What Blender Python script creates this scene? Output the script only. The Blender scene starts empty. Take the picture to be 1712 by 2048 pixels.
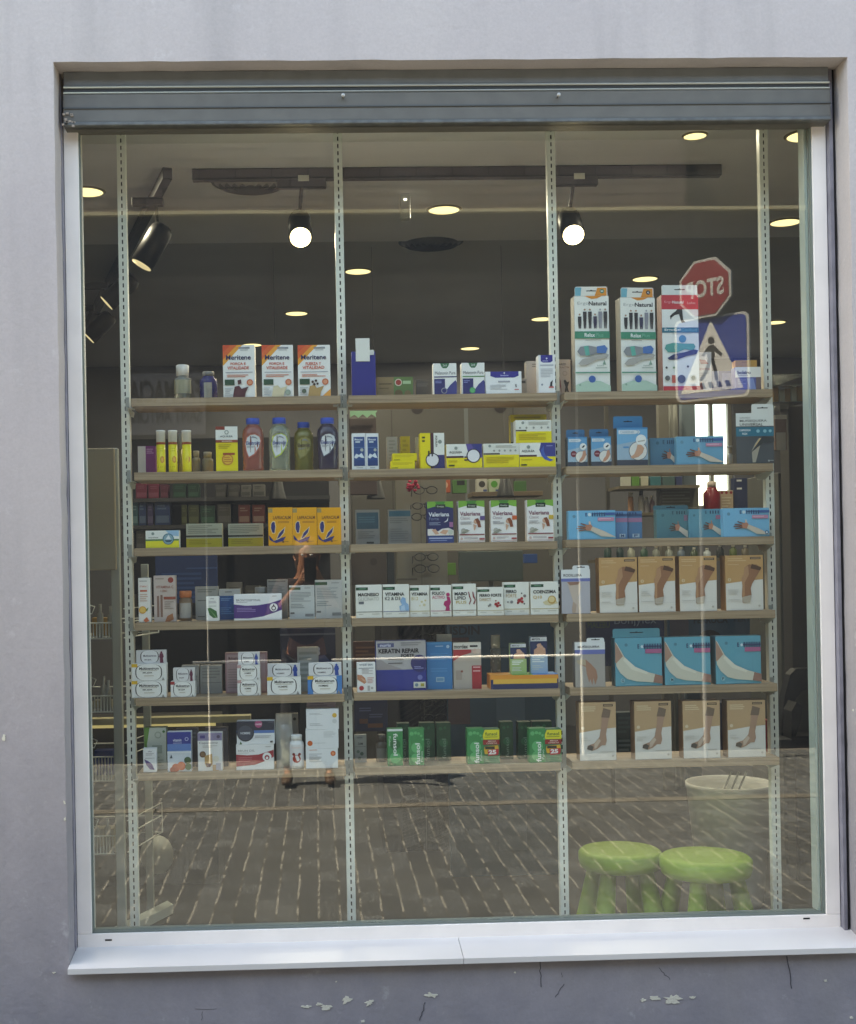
import bpy, bmesh, math, random
from mathutils import Vector, Matrix
random.seed(7)
S = bpy.context.scene
COL = S.collection
# ------------------------------------------------------------------ camera
F, D, H0 = 2560.0, 4.2, 1.52          # focal length (px of a 1712 px wide frame), distance to the glass, eye height
YAW, PIT, ROL, SX, SY = 0.0301169, 0.0024108, -0.0180793, -148.998, 93.386
fw = Vector((math.sin(YAW)*math.cos(PIT), math.cos(YAW)*math.cos(PIT), math.sin(PIT)))
r0 = fw.cross(Vector((0, 0, 1))).normalized(); u0 = r0.cross(fw)
rr = r0*math.cos(ROL) + u0*math.sin(ROL); uu = -r0*math.sin(ROL) + u0*math.cos(ROL)
cd = bpy.data.cameras.new('camera'); cam = bpy.data.objects.new('camera', cd); COL.objects.link(cam)
M = Matrix.Identity(4)
for i in range(3): M[i][0] = rr[i]; M[i][1] = uu[i]; M[i][2] = -fw[i]
M.translation = Vector((0, -D, H0)); cam.matrix_world = M
cd.sensor_fit = 'HORIZONTAL'; cd.sensor_width = 36; cd.lens = F/1712*36
cd.shift_x = -SX/1712; cd.shift_y = SY/1712; cd.clip_start = 0.02; cd.clip_end = 500
S.camera = cam
def ray(px, py): return fw + rr*((px-856-SX)/F) - uu*((py-1024-SY)/F)
def P(px, py, Y):                      # the point of the photograph at depth Y from the glass
    d = ray(px, py); t = (Y+D)/d.y; return Vector((t*d.x, Y, H0+t*d.z))
def PZ(px, py, Z):
    d = ray(px, py); t = (Z-H0)/d.z; return Vector((t*d.x, t*d.y-D, Z))
# ------------------------------------------------------------------ world, sun, exposure
W = bpy.data.worlds.new('World'); S.world = W; W.use_nodes = True
nt = W.node_tree; bg = nt.nodes['Background']; sky = nt.nodes.new('ShaderNodeTexSky')
sky.sky_type = 'NISHITA'; sky.sun_disc = False
SE, SA = math.radians(58), math.radians(12)
sd = Vector((-math.cos(SE)*math.cos(SA), math.cos(SE)*math.sin(SA), math.sin(SE)))
sky.sun_elevation = SE; sky.sun_rotation = math.atan2(sd.x, sd.y)
nt.links.new(sky.outputs[0], bg.inputs[0]); bg.inputs[1].default_value = 0.15
sl = bpy.data.lights.new('sun', 'SUN'); sl.energy = 4.2; sl.angle = math.radians(0.5); sl.color = (1, .95, .87)
so = bpy.data.objects.new('sun', sl); COL.objects.link(so); so.rotation_euler = sd.to_track_quat('Z', 'Y').to_euler(); so.location = (-6, 2, 14)
S.view_settings.view_transform = 'Standard'; S.view_settings.look = 'None'
S.view_settings.exposure = 2.66; S.view_settings.use_white_balance = True; S.view_settings.white_balance_temperature = 8400; S.view_settings.white_balance_tint = 6; S.view_settings.gamma = 1; S.view_settings.use_curve_mapping = False
S.cycles.max_bounces = 10; S.cycles.transparent_max_bounces = 24; S.cycles.diffuse_bounces = 4
S.cycles.sample_clamp_indirect = 6; S.cycles.caustics_reflective = False; S.cycles.caustics_refractive = False
# ------------------------------------------------------------------ materials
def lin(h):
    o = []
    for i in (0, 2, 4):
        c = int(h[i:i+2], 16)/255; o.append(c/12.92 if c <= .04045 else ((c+.055)/1.055)**2.4)
    return tuple(o)+(1,)
MC = {}
def mat(h, rough=.5, metal=0, bump=0, scale=60, var=0, emit=0, trans=0, spec=.5, coat=0, c2=None):
    k = (h, rough, metal, bump, scale, var, emit, trans, spec, coat, c2)
    if k in MC: return MC[k]
    m = bpy.data.materials.new('m_'+h); m.use_nodes = True; n = m.node_tree; b = n.nodes['Principled BSDF']
    b.inputs['Base Color'].default_value = lin(h); b.inputs['Roughness'].default_value = rough; b.inputs['Metallic'].default_value = metal
    b.inputs['Specular IOR Level'].default_value = spec; b.inputs['Coat Weight'].default_value = coat
    b.inputs['Transmission Weight'].default_value = trans
    if emit: b.inputs['Emission Color'].default_value = lin(h); b.inputs['Emission Strength'].default_value = emit
    tc = n.nodes.new('ShaderNodeTexCoord'); no = n.nodes.new('ShaderNodeTexNoise'); no.inputs['Scale'].default_value = scale
    no.inputs['Detail'].default_value = 5; n.links.new(tc.outputs['Object'], no.inputs['Vector'])
    if not var and not bump:           # a faint unevenness of the gloss
        mr = n.nodes.new('ShaderNodeMapRange'); mr.inputs['To Min'].default_value = max(rough-.06, .02); mr.inputs['To Max'].default_value = rough+.08
        n.links.new(no.outputs['Fac'], mr.inputs['Value']); n.links.new(mr.outputs[0], b.inputs['Roughness'])
    if var:
        cr = n.nodes.new('ShaderNodeMix'); cr.data_type = 'RGBA'
        c = lin(h); d = lin(c2) if c2 else tuple(x*(1-var) for x in c[:3])+(1,)
        cr.inputs['A'].default_value = c; cr.inputs['B'].default_value = d
        mr = n.nodes.new('ShaderNodeMapRange'); mr.inputs['From Min'].default_value = .4; mr.inputs['From Max'].default_value = .65
        n.links.new(no.outputs['Fac'], mr.inputs['Value']); n.links.new(mr.outputs[0], cr.inputs['Factor']); n.links.new(cr.outputs['Result'], b.inputs['Base Color'])
    if bump:
        bu = n.nodes.new('ShaderNodeBump'); bu.inputs['Strength'].default_value = bump; bu.inputs['Distance'].default_value = .01
        n.links.new(no.outputs['Fac'], bu.inputs['Height']); n.links.new(bu.outputs[0], b.inputs['Normal'])
    MC[k] = m; return m
def nodes(m): return m.node_tree.nodes, m.node_tree.links, m.node_tree.nodes['Principled BSDF']
def newmat(name, rough=.6):
    m = bpy.data.materials.new(name); m.use_nodes = True; nodes(m)[2].inputs['Roughness'].default_value = rough; return m
def N(m, t, **kw):
    n = m.node_tree.nodes.new('ShaderNode'+t)
    for k, v in kw.items():
        if k in n.inputs: n.inputs[k].default_value = v
        else: setattr(n, k, v)
    return n
def mixc(m, fac, a, b):
    x = m.node_tree.nodes.new('ShaderNodeMix'); x.data_type = 'RGBA'; L = m.node_tree.links
    for s, v in (('Factor', fac), ('A', a), ('B', b)):
        if hasattr(v, 'is_linked') or hasattr(v, 'links'): L.new(v, x.inputs[s])
        else: x.inputs[s].default_value = v
    return x.outputs['Result']
def mrange(m, v, a, b, c=0, d=1):
    x = N(m, 'MapRange'); x.inputs[1].default_value = a; x.inputs[2].default_value = b; x.inputs[3].default_value = c; x.inputs[4].default_value = d
    m.node_tree.links.new(v, x.inputs[0]); return x.outputs[0]
# ------------------------------------------------------------------ mesh helper
TC = {}
def textmesh(s, bold=0):
    k = (s, bold)
    if k in TC: return TC[k]
    cu = bpy.data.curves.new('t', 'FONT'); cu.body = s; cu.resolution_u = 3; cu.offset = bold; cu.fill_mode = 'FRONT'
    o = bpy.data.objects.new('t', cu); COL.objects.link(o)
    dg = bpy.context.evaluated_depsgraph_get(); me = bpy.data.meshes.new_from_object(o.evaluated_get(dg))
    vs = [(v.co.x, v.co.y) for v in me.vertices]; fs = [tuple(p.vertices) for p in me.polygons]
    bpy.data.objects.remove(o); bpy.data.curves.remove(cu); bpy.data.meshes.remove(me)
    if not vs: vs = [(0, 0), (1, 1)]
    x0 = min(v[0] for v in vs); x1 = max(v[0] for v in vs); y0 = min(v[1] for v in vs); y1 = max(v[1] for v in vs)
    vs = [((x-x0)/(x1-x0+1e-9), (y-y0)/(y1-y0+1e-9)) for x, y in vs]
    TC[k] = (vs, fs); return TC[k]
class MB:
    def __init__(s): s.v = []; s.f = []; s.m = []; s.mats = []; s.sm = []
    def mi(s, m):
        if m not in s.mats: s.mats.append(m)
        return s.mats.index(m)
    def add(s, vs, fs, m, smooth=False):
        b = len(s.v); i = s.mi(m); s.v += [tuple(v) for v in vs]
        for f in fs: s.f.append(tuple(b+k for k in f)); s.m.append(i); s.sm.append(smooth)
        return s
    def box(s, x0, y0, z0, x1, y1, z1, m, bev=0):
        if bev:
            bm = bmesh.new(); bmesh.ops.create_cube(bm, size=1)
            for v in bm.verts: v.co = Vector(((x0+x1)/2+v.co.x*(x1-x0), (y0+y1)/2+v.co.y*(y1-y0), (z0+z1)/2+v.co.z*(z1-z0)))
            bmesh.ops.bevel(bm, geom=bm.edges[:], offset=bev, segments=1 if bev < .002 else 2, affect='EDGES', profile=.5)
            bm.verts.index_update(); s.add([v.co[:] for v in bm.verts], [tuple(v.index for v in f.verts) for f in bm.faces], m); bm.free(); return s
        return s.add([(x0, y0, z0), (x1, y0, z0), (x1, y1, z0), (x0, y1, z0), (x0, y0, z1), (x1, y0, z1), (x1, y1, z1), (x0, y1, z1)],
                     [(0, 3, 2, 1), (4, 5, 6, 7), (0, 1, 5, 4), (1, 2, 6, 5), (2, 3, 7, 6), (3, 0, 4, 7)], m)
    def prism(s, pts, y0, y1, m):      # outline in x,z extruded along y
        n = len(pts); vs = [(x, y0, z) for x, z in pts]+[(x, y1, z) for x, z in pts]
        a = sum(pts[i][0]*pts[(i+1) % n][1]-pts[(i+1) % n][0]*pts[i][1] for i in range(n))
        if a < 0: vs = [(x, y0, z) for x, z in pts[::-1]]+[(x, y1, z) for x, z in pts[::-1]]
        return s.add(vs, [tuple(range(n)), tuple(range(2*n-1, n-1, -1))]+[((i+1) % n, i, n+i, n+(i+1) % n) for i in range(n)], m)
    def lathe(s, prof, m, c=(0, 0, 0), n=24, sx=1, sy=1, smooth=True):
        vs = []; fs = []
        for r, z in prof:
            for i in range(n): a = 2*math.pi*i/n; vs.append((c[0]+r*sx*math.cos(a), c[1]+r*sy*math.sin(a), c[2]+z))
        for j in range(len(prof)-1):
            for i in range(n): k = (i+1) % n; fs.append((j*n+i, j*n+k, (j+1)*n+k, (j+1)*n+i))
        fs.append(tuple(range(n-1, -1, -1))); fs.append(tuple((len(prof)-1)*n+i for i in range(n)))
        return s.add(vs, fs, m, smooth)
    def tube(s, pts, r, m, n=8, cap=True):
        pts = [Vector(p) for p in pts]; rs = r if isinstance(r, (list, tuple)) else [r]*len(pts); vs = []; fs = []
        for i, p in enumerate(pts):
            t = (pts[min(i+1, len(pts)-1)]-pts[max(i-1, 0)]).normalized()
            a = t.cross(Vector((0, 0, 1)) if abs(t.z) < .9 else Vector((1, 0, 0))).normalized(); b = t.cross(a)
            for k in range(n): q = 2*math.pi*k/n; vs.append(p+(a*math.cos(q)+b*math.sin(q))*rs[i])
        for j in range(len(pts)-1):
            for i in range(n): k = (i+1) % n; fs.append((j*n+i, j*n+k, (j+1)*n+k, (j+1)*n+i))
        if cap: fs.append(tuple(range(n))); fs.append(tuple((len(pts)-1)*n+i for i in range(n-1, -1, -1)))
        return s.add(vs, fs, m, True)
    def text(s, t, x0, z0, x1, z1, y, m, rot=0, bold=.02, flip=False):
        vs, fs = textmesh(t, bold); o = []
        for a, b in vs:
            if rot == 90: a, b = 1-b, a
            elif rot == -90: a, b = b, 1-a
            if flip: a = 1-a
            o.append((x0+a*(x1-x0), y, z0+b*(z1-z0)))
        return s.add(o, fs, m)
    def build(s, name, parent=None, loc=None, rz=0):
        me = bpy.data.meshes.new(name); me.from_pydata(s.v, [], s.f)
        for m in s.mats: me.materials.append(m)
        me.polygons.foreach_set('material_index', s.m); me.polygons.foreach_set('use_smooth', s.sm); me.update()
        o = bpy.data.objects.new(name, me); COL.objects.link(o)
        if parent: o.parent = parent
        if loc is not None: o.location = loc
        o.rotation_euler.z = rz; return o
def tag(o, label=None, cat=None, group=None, kind=None):
    if label: o['label'] = label
    if cat: o['category'] = cat
    if group: o['group'] = group
    if kind: o['kind'] = kind
    return o
def empty(name, loc, label, cat, group=None, rz=0):
    o = bpy.data.objects.new(name, None); COL.objects.link(o); o.location = loc; o.rotation_euler.z = rz; o.empty_display_size = .05
    return tag(o, label, cat, group)
def lower(o, s):
    return o
# ================================================================== the setting
# plaster
plaster = newmat('plaster', .85); n_, l_, b_ = nodes(plaster)
tc = N(plaster, 'TexCoord'); n1 = N(plaster, 'TexNoise', Scale=1.6, Detail=6); n2 = N(plaster, 'TexNoise', Scale=45, Detail=8); n3 = N(plaster, 'TexNoise', Scale=5.5, Detail=10, Roughness=.65)
for q in (n1, n2, n3): l_.new(tc.outputs['Object'], q.inputs['Vector'])
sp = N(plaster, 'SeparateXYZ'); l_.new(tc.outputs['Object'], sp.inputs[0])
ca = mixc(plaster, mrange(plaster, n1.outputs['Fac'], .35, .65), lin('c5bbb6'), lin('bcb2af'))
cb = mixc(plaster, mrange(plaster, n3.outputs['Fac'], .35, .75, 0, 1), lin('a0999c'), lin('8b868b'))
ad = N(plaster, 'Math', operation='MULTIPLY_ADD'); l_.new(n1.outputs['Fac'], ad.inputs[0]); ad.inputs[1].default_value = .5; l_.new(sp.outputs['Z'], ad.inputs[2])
col = mixc(plaster, mrange(plaster, ad.outputs[0], .4, 2.2), cb, ca)          # light fading towards the ground, painted into the plaster colour
sv = N(plaster, 'TexNoise', Scale=2.2, Detail=4); mp = N(plaster, 'Mapping'); mp.inputs['Scale'].default_value = (3, 3, .35)
l_.new(tc.outputs['Object'], mp.inputs[0]); l_.new(mp.outputs[0], sv.inputs['Vector'])
col = mixc(plaster, mrange(plaster, sv.outputs['Fac'], .48, .75, 0, .42), col, lin('948e8c'))
n7 = N(plaster, 'TexNoise', Scale=130, Detail=6, Roughness=.7); l_.new(tc.outputs['Object'], n7.inputs['Vector']); col = mixc(plaster, mrange(plaster, n7.outputs['Fac'], .35, .7, 0, .14), col, lin('6f6b6c'))
n8 = N(plaster, 'TexNoise', Scale=9, Detail=12, Roughness=.75); l_.new(tc.outputs['Object'], n8.inputs['Vector']); col = mixc(plaster, mrange(plaster, n8.outputs['Fac'], .6, .72, 0, .35), col, lin('d9d5d2'))
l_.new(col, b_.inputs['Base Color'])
bu = N(plaster, 'Bump'); bu.inputs['Strength'].default_value = .28; bu.inputs['Distance'].default_value = .006
mx = N(plaster, 'Math', operation='MULTIPLY_ADD'); l_.new(n3.outputs['Fac'], mx.inputs[0]); mx.inputs[1].default_value = 1.6; l_.new(n2.outputs['Fac'], mx.inputs[2])
l_.new(mx.outputs[0], bu.inputs['Height']); l_.new(bu.outputs[0], b_.inputs['Normal'])
YW = -0.15
g = [P(160, 256, 0), P(1618, 242, 0), P(185, 1865, 0), P(1646, 1823, 0)]
gx0 = (g[0].x+g[2].x)/2; gx1 = (g[1].x+g[3].x)/2; gz0 = (g[2].z+g[3].z)/2; gz1 = (g[0].z+g[1].z)/2; fwid = .047
tl = P(112, 121, YW); tr = P(1689, 117, YW); bl = P(133, 1945, YW); br = P(1703, 1898, YW)
ox0 = (tl.x+bl.x)/2; ox1 = gx1+fwid+.024; oz1 = (tl.z+tr.z)/2; oz0 = (bl.z+br.z)/2
def facade():
    # front sheet cut into cells so that the arris can wander a little, with the four reveals
    m = MB(); X0, X1, Z1 = -7, 9, 8.2; n = 40
    jl = [random.uniform(-.0016, .0016) for _ in range(n+1)]; jr = [random.uniform(-.0016, .0016) for _ in range(n+1)]
    jt = [random.uniform(-.0014, .0014) for _ in range(n+1)]
    zs = [oz0+(oz1-oz0)*i/n for i in range(n+1)]; xs = [ox0+(ox1-ox0)*i/n for i in range(n+1)]
    L = [Vector((ox0+jl[i]*(0 < i < n), YW, z)) for i, z in enumerate(zs)]; R = [Vector((ox1+jr[i]*(0 < i < n), YW, z)) for i, z in enumerate(zs)]
    T = [Vector((x, YW, oz1+jt[i]*(0 < i < n))) for i, x in enumerate(xs)]; B = [Vector((x, YW, oz0)) for x in xs]
    def strip(A, Bv, flip=False):
        vs = A+Bv; k = len(A); fs = [(i, i+1, k+i+1, k+i) for i in range(k-1)]
        if flip: fs = [f[::-1] for f in fs]
        m.add(vs, fs, plaster)
    strip(L, [Vector((X0, YW, p.z)) for p in L]); strip(R, [Vector((X1, YW, p.z)) for p in R], True)
    strip(T, [Vector((p.x, YW, Z1)) for p in T]); strip(B, [Vector((p.x, YW, 0)) for p in B], True)
    m.add([(X0, YW, oz1), (ox0, YW, oz1), (ox0, YW, Z1), (X0, YW, Z1)], [(0, 1, 2, 3)], plaster)
    m.add([(ox1, YW, oz1), (X1, YW, oz1), (X1, YW, Z1), (ox1, YW, Z1)], [(0, 1, 2, 3)], plaster)
    m.add([(X0, YW, 0), (ox0, YW, 0), (ox0, YW, oz0), (X0, YW, oz0)], [(0, 1, 2, 3)], plaster)
    m.add([(ox1, YW, 0), (X1, YW, 0), (X1, YW, oz0), (ox1, YW, oz0)], [(0, 1, 2, 3)], plaster)
    yi = .06; bev = .006
    def rev(A, dx, dz, flip):
        a = A; b = [p+Vector((dx*bev*0, bev, 0)) for p in A]; c = [Vector((p.x, yi, p.z)) for p in A]
        vs = a+c; k = len(a); fs = [(i, i+1, k+i+1, k+i) for i in range(k-1)]
        if flip: fs = [f[::-1] for f in fs]
        m.add(vs, fs, plaster)
    rev(L, 1, 0, True); rev(R, -1, 0, False); rev(T, 0, -1, True); rev(B, 0, 1, False)
    # body of the wall behind the sheet
    for a in ((X0, 0, ox0-.02, Z1), (ox1+.02, 0, X1, Z1), (ox0-.02, oz1+.02, ox1+.02, Z1), (ox0-.02, 0, ox1+.02, oz0-.02)):
        m.box(a[0], YW+.02, a[1], a[2], yi, a[3], plaster)
    m.box(X0, yi+.001, Z1-.1, X1, 8.2, Z1, plaster)
    return m
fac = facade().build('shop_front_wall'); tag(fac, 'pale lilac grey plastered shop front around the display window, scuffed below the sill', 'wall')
chips = MB(); chm = mat('d8d2c0', .9, bump=.3, scale=200)
def chip(px, py, w, h, m=None):
    p = P(px, py, YW); k = 9; pts = []
    for i in range(k*2):
        a = math.pi*i/k; q = random.uniform(.35, 1.1); pts.append((p.x+math.cos(a)*w*q*.5/F*D, p.z+math.sin(a)*h*q*.5/F*D))
    chips.prism(pts, YW-.0022, YW-.0002, m or chm)
for c in ((693, 1998, 30, 22), (738, 2005, 20, 15), (652, 2014, 24, 12), (640, 2008, 14, 8), (612, 2013, 22, 6), (862, 1990, 26, 12), (725, 2042, 10, 6),
          (1345, 1998, 40, 26), (1310, 1996, 26, 10), (1285, 2000, 14, 7), (1385, 1995, 14, 6), (129, 1605, 5, 10), (130, 1638, 5, 9),
          (672, 1963, 5, 4), (1651, 1961, 8, 5), (108, 1945, 8, 4), (1030, 1945, 6, 4), (1706, 1420, 4, 6), (8, 1475, 9, 14), (1703, 2035, 10, 6)):
    chip(*c)
cr = mat('3c3b40', .9)
def crack(pts, w=1.3):
    pts = [(a[0]+(b[0]-a[0])*t/4+random.uniform(-1.6, 1.6), a[1]+(b[1]-a[1])*t/4) for a, b in zip(pts, pts[1:]) for t in range(4)]
    q = [P(x, y, YW-.0006) for x, y in pts]; chips.tube(q, [w/F*D*.5]*len(q), cr, 5)
crack([(1082, 1918), (1080, 1942), (1082, 1962), (1081, 1978)]); crack([(1128, 1968), (1118, 1984), (1108, 1998)], 1)
crack([(1575, 1912), (1580, 1950), (1584, 1986)], 1.6); crack([(1318, 1935), (1330, 1950), (1345, 1962)], .9); crack([(390, 2018), (415, 2019), (440, 2017)], .5)
crack([(850, 2005), (845, 2025), (835, 2046)], 1.2); crack([(405, 2023), (402, 2046)], .5); crack([(1125, 1545+400), (1124, 1958)], .7)
ch = chips.build('chipped_paint', parent=fac); tag(ch, 'bare cream patches and fine cracks in the paint')

# ---- ground and street
pave = newmat('paving', .8); n_, l_, b_ = nodes(pave)
tc = N(pave, 'TexCoord'); mp = N(pave, 'Mapping'); mp.inputs['Rotation'].default_value = (0, 0, math.pi/2); l_.new(tc.outputs['Object'], mp.inputs[0])
nz = N(pave, 'TexNoise', Scale=3, Detail=3); l_.new(tc.outputs['Object'], nz.inputs['Vector'])
wob = N(pave, 'VectorMath', operation='MULTIPLY_ADD'); l_.new(nz.outputs['Color'], wob.inputs[0]); wob.inputs[1].default_value = (.02, .02, 0); l_.new(mp.outputs[0], wob.inputs[2])
br_ = N(pave, 'TexBrick'); l_.new(wob.outputs[0], br_.inputs['Vector']); br_.inputs['Scale'].default_value = 1
br_.inputs['Brick Width'].default_value = .2; br_.inputs['Row Height'].default_value = .092; br_.inputs['Mortar Size'].default_value = .005; br_.inputs['Mortar Smooth'].default_value = .3
br_.inputs['Color1'].default_value = lin('65696b'); br_.inputs['Color2'].default_value = lin('4d5052'); nm_ = N(pave, 'TexNoise', Scale=7, Detail=4); l_.new(tc.outputs['Object'], nm_.inputs['Vector']); br_.inputs['Mortar'].default_value = lin('504f4b')
n5 = N(pave, 'TexNoise', Scale=2.5, Detail=8); l_.new(tc.outputs['Object'], n5.inputs['Vector'])
c = mixc(pave, mrange(pave, n5.outputs['Fac'], .35, .7, 0, .5), br_.outputs['Color'], lin('454643'))
nm_ = N(pave, 'TexNoise', Scale=6, Detail=5, Roughness=.6); l_.new(tc.outputs['Object'], nm_.inputs['Vector'])      # sand shows only in the joints that run towards the shop
sx3 = N(pave, 'SeparateXYZ'); l_.new(wob.outputs[0], sx3.inputs[0]); pp_ = N(pave, 'Math', operation='PINGPONG'); l_.new(sx3.outputs['Y'], pp_.inputs[0]); pp_.inputs[1].default_value = .046
jm = N(pave, 'Math', operation='MULTIPLY'); l_.new(mrange(pave, pp_.outputs[0], .003, .0065, 1, 0), jm.inputs[0]); l_.new(mrange(pave, nm_.outputs['Fac'], .44, .54), jm.inputs[1])
c = mixc(pave, jm.outputs[0], c, lin('8f8e88')); l_.new(c, b_.inputs['Base Color'])
MBX = MB().box(-40, -40, -.3, 40, 40, -.002, mat('6a6762', .9, bump=.2, scale=20)); tag(MBX.build('ground'), kind='structure')
m = MB(); m.add([(-12, -5.6, .002), (12, -5.6, .002), (12, YW, .002), (-12, YW, .002)], [(0, 1, 2, 3)], pave); tag(m.build('pavement'), kind='structure')
m = MB(); kb = mat('7c786f', .8, var=.25, scale=8, bump=.1)
yk = -3.72
for i in range(24): m.box(-12+i, yk-.07, .0, -12+i+.985, yk+.05, .007, kb)
m.box(-12, -.95, 0, 12, -.87, .0065, mat('80685c', .8, var=.2, scale=10)); tag(m.build('pavement_edging'), kind='structure')

# ---- opposite side of the street (seen only as a reflection in the glass)
YO = -5.7
brick = newmat('brick', .85); n_, l_, b_ = nodes(brick)
tc = N(brick, 'TexCoord'); mp = N(brick, 'Mapping'); mp.inputs['Rotation'].default_value = (math.pi/2, 0, 0); l_.new(tc.outputs['Object'], mp.inputs[0])
bt = N(brick, 'TexBrick'); l_.new(mp.outputs[0], bt.inputs['Vector']); bt.inputs['Scale'].default_value = 1
bt.inputs['Brick Width'].default_value = .28; bt.inputs['Row Height'].default_value = .075; bt.inputs['Mortar Size'].default_value = .005
bt.inputs['Color1'].default_value = lin('6c625f'); bt.inputs['Color2'].default_value = lin('574e4c'); bt.inputs['Mortar'].default_value = lin('1a1615')
l_.new(bt.outputs['Color'], b_.inputs['Base Color'])
dark = mat('35353a', .7, var=.3, scale=3); dark2 = mat('2a2b30', .6, var=.2, scale=4)
zl = P(850, 428, -YO).z
opp = MB(); opp.box(-12, YO-.4, zl+.026, 2.95, YO, 5.0, brick); opp.box(2.95, YO-.8, zl+.026, 12, YO-.4, 5.0, mat('4d463c', .9, var=.2, scale=3))
opp.box(-12, YO-.4, 0, 12, YO-.0, zl, dark)
for i in range(-5, 6): opp.box(i*1.3-.5, YO, .12, i*1.3+.62, YO+.012, 2.6, dark2)
opp_o = opp.build('facing_building'); tag(opp_o, 'brick building across the street with a dark ground floor, mirrored in the window', 'building')
lg = MB(); lg.box(-12, YO, zl, 12, YO+.06, zl+.025, mat('ded2a8', .7, var=.15, scale=9)); lg.build('ledge', parent=opp_o)
# tubular rail and posts standing before that building
wm = mat('b5b5b0', .5)
yv = -YO-.12
def vpost(px, py0, py1, r, name, lab, cat):
    a = P(px, py0, yv); b = P(px+ (py1-py0)*.012, py1, yv); m = MB(); m.tube([(a.x, -yv, a.z), (a.x, -yv, 0)], r, wm, 8); o = m.build(name); return tag(o, lab, cat)
t = empty('handrail', (P(760, 1320, yv).x, -yv, 0), 'thin white tubular handrail across the street, mirrored over the fifth shelf row', 'handrail')
a = P(385, 1326, yv); b = P(1163, 1316, yv); c0 = P(1163, 742, yv)
MB().tube([(a.x, -yv, a.z), (b.x, -yv, a.z)], .011, mat('f2f2ee', .4), 8).build('top_rail', parent=t).matrix_parent_inverse = Matrix.Translation(-t.location)
for nm, x, zt in (('post', b.x, c0.z), ('post', P(415, 1200, yv).x, P(415, 962, yv).z)):
    MB().tube([(x, -yv, zt), (x, -yv, 0)], .008 if x < 0 else .011, wm, 8).build(nm, parent=t).matrix_parent_inverse = Matrix.Translation(-t.location)

# ---- street signs on a pole, mirrored over the upper right bay
sg = -5.15; pc = P(1412, 1520, -sg)
pole = empty('street_sign', (pc.x, sg, 0), 'grey pole with a red stop sign above a blue pedestrian crossing sign, mirrored', 'road sign')
gal = mat('6d7072', .6, .2)
MB().tube([(0, 0, 0), (0, 0, P(1412, 520, -sg).z-.02)], .016, gal, 12).build('pole', parent=pole)
def local(px, py): q = P(px, py, -sg-.0); return q.x-pc.x, q.z
A = math.radians(50)
def signpart(name, cx, cz, build, ang):
    m = MB(); build(m); yo = (cx+.1*math.sin(ang))/math.cos(ang)*math.sin(ang)+.1*math.cos(ang); kk = (D-sg-yo)/(D-sg)
    o = m.build(name, parent=pole, loc=((pc.x+cx)*kk-pc.x, yo, (cz-H0)*kk+H0)); o.rotation_euler = (0, 0, ang); return o
cx, cz = local(1413, 577)
sr = .228
def oct_(m):
    def o8(r): return [(r*math.cos(math.pi/8+i*math.pi/4), r*math.sin(math.pi/8+i*math.pi/4)) for i in range(8)]
    m.prism(o8(sr), 0, .02, mat('a9a9a9', .45)); m.prism(o8(sr*.91), .02, .0225, mat('80202a', .5))
    m.text('STOP', sr*.68, -.065, -sr*.68, .065, .0235, mat('b5b5b5', .45), bold=.03)
signpart('stop_sign', cx, cz, oct_, A)
cx, cz = local(1426, 716)
def ped(m):
    w, h, r = .285, .30, .05
    def rr_(w, h, r):
        p = []
        for sx_, sz_, a0 in ((1, 1, 0), (-1, 1, 90), (-1, -1, 180), (1, -1, 270)):
            for i in range(5): a = math.radians(a0+i*22.5); p.append((sx_*(w-r)+r*math.cos(a), sz_*(h-r)+r*math.sin(a)))
        return p
    m.prism(rr_(w, h, r), 0, .022, mat('b0b2b4', .4)); m.prism(rr_(w*.93, h*.945, r*.8), .022, .0245, mat('1b3690', .5))
    m.prism([(0, .27), (.24, -.24), (-.24, -.24)], .0245, .0265, mat('cfd1d1', .5))
    k = mat('202024', .5); q = (.0265, .0285)
    m.prism([(.025*math.cos(i*.5236), .125+.028*math.sin(i*.5236)) for i in range(12)], *q, k)
    for pl in ([(-.02, .09), (.02, .09), (.085, .02), (.07, .005), (.025, .045), (.02, -.02), (-.03, -.02), (-.03, .045), (-.06, .015), (-.075, .025)],
               [(-.03, -.02), (.0, -.02), (-.03, -.1), (-.075, -.16), (-.095, -.15), (-.055, -.09)], [(-.005, -.02), (.022, -.02), (.04, -.09), (.05, -.165), (.025, -.165), (.015, -.09)],):
        m.prism(pl, *q, k)
    for i in range(5): x = -.15+i*.065; m.prism([(x, -.215), (x+.035, -.215), (x+.02, -.175), (x-.01, -.175)], *q, k)
signpart('crossing_sign', cx, cz, ped, math.radians(43))
# shop sign across the street, upper left
q0 = P(245, 748, -YO-.03); q1 = P(412, 868, -YO-.03)
m = MB(); m.box(q0.x, YO+.015, q1.z, q1.x, YO+.05, q0.z, mat('5d6068', .5)); o = m.build('sign_board')
tag(o, 'grey shop sign with dark lettering across the street, mirrored by the topmost left shelf', 'sign')
m = MB(); km = mat('0e0e12', .6); w = q1.x-q0.x
m.text('FARMACIA', q1.x-.05*w, q1.z+.24, q0.x+.08*w, q0.z-.05, YO+.052, km); m.text('SANT ANTONI', q1.x-.05*w, q1.z+.09, q0.x+.08*w, q1.z+.2, YO+.052, km); m.build('lettering', parent=o)
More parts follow.
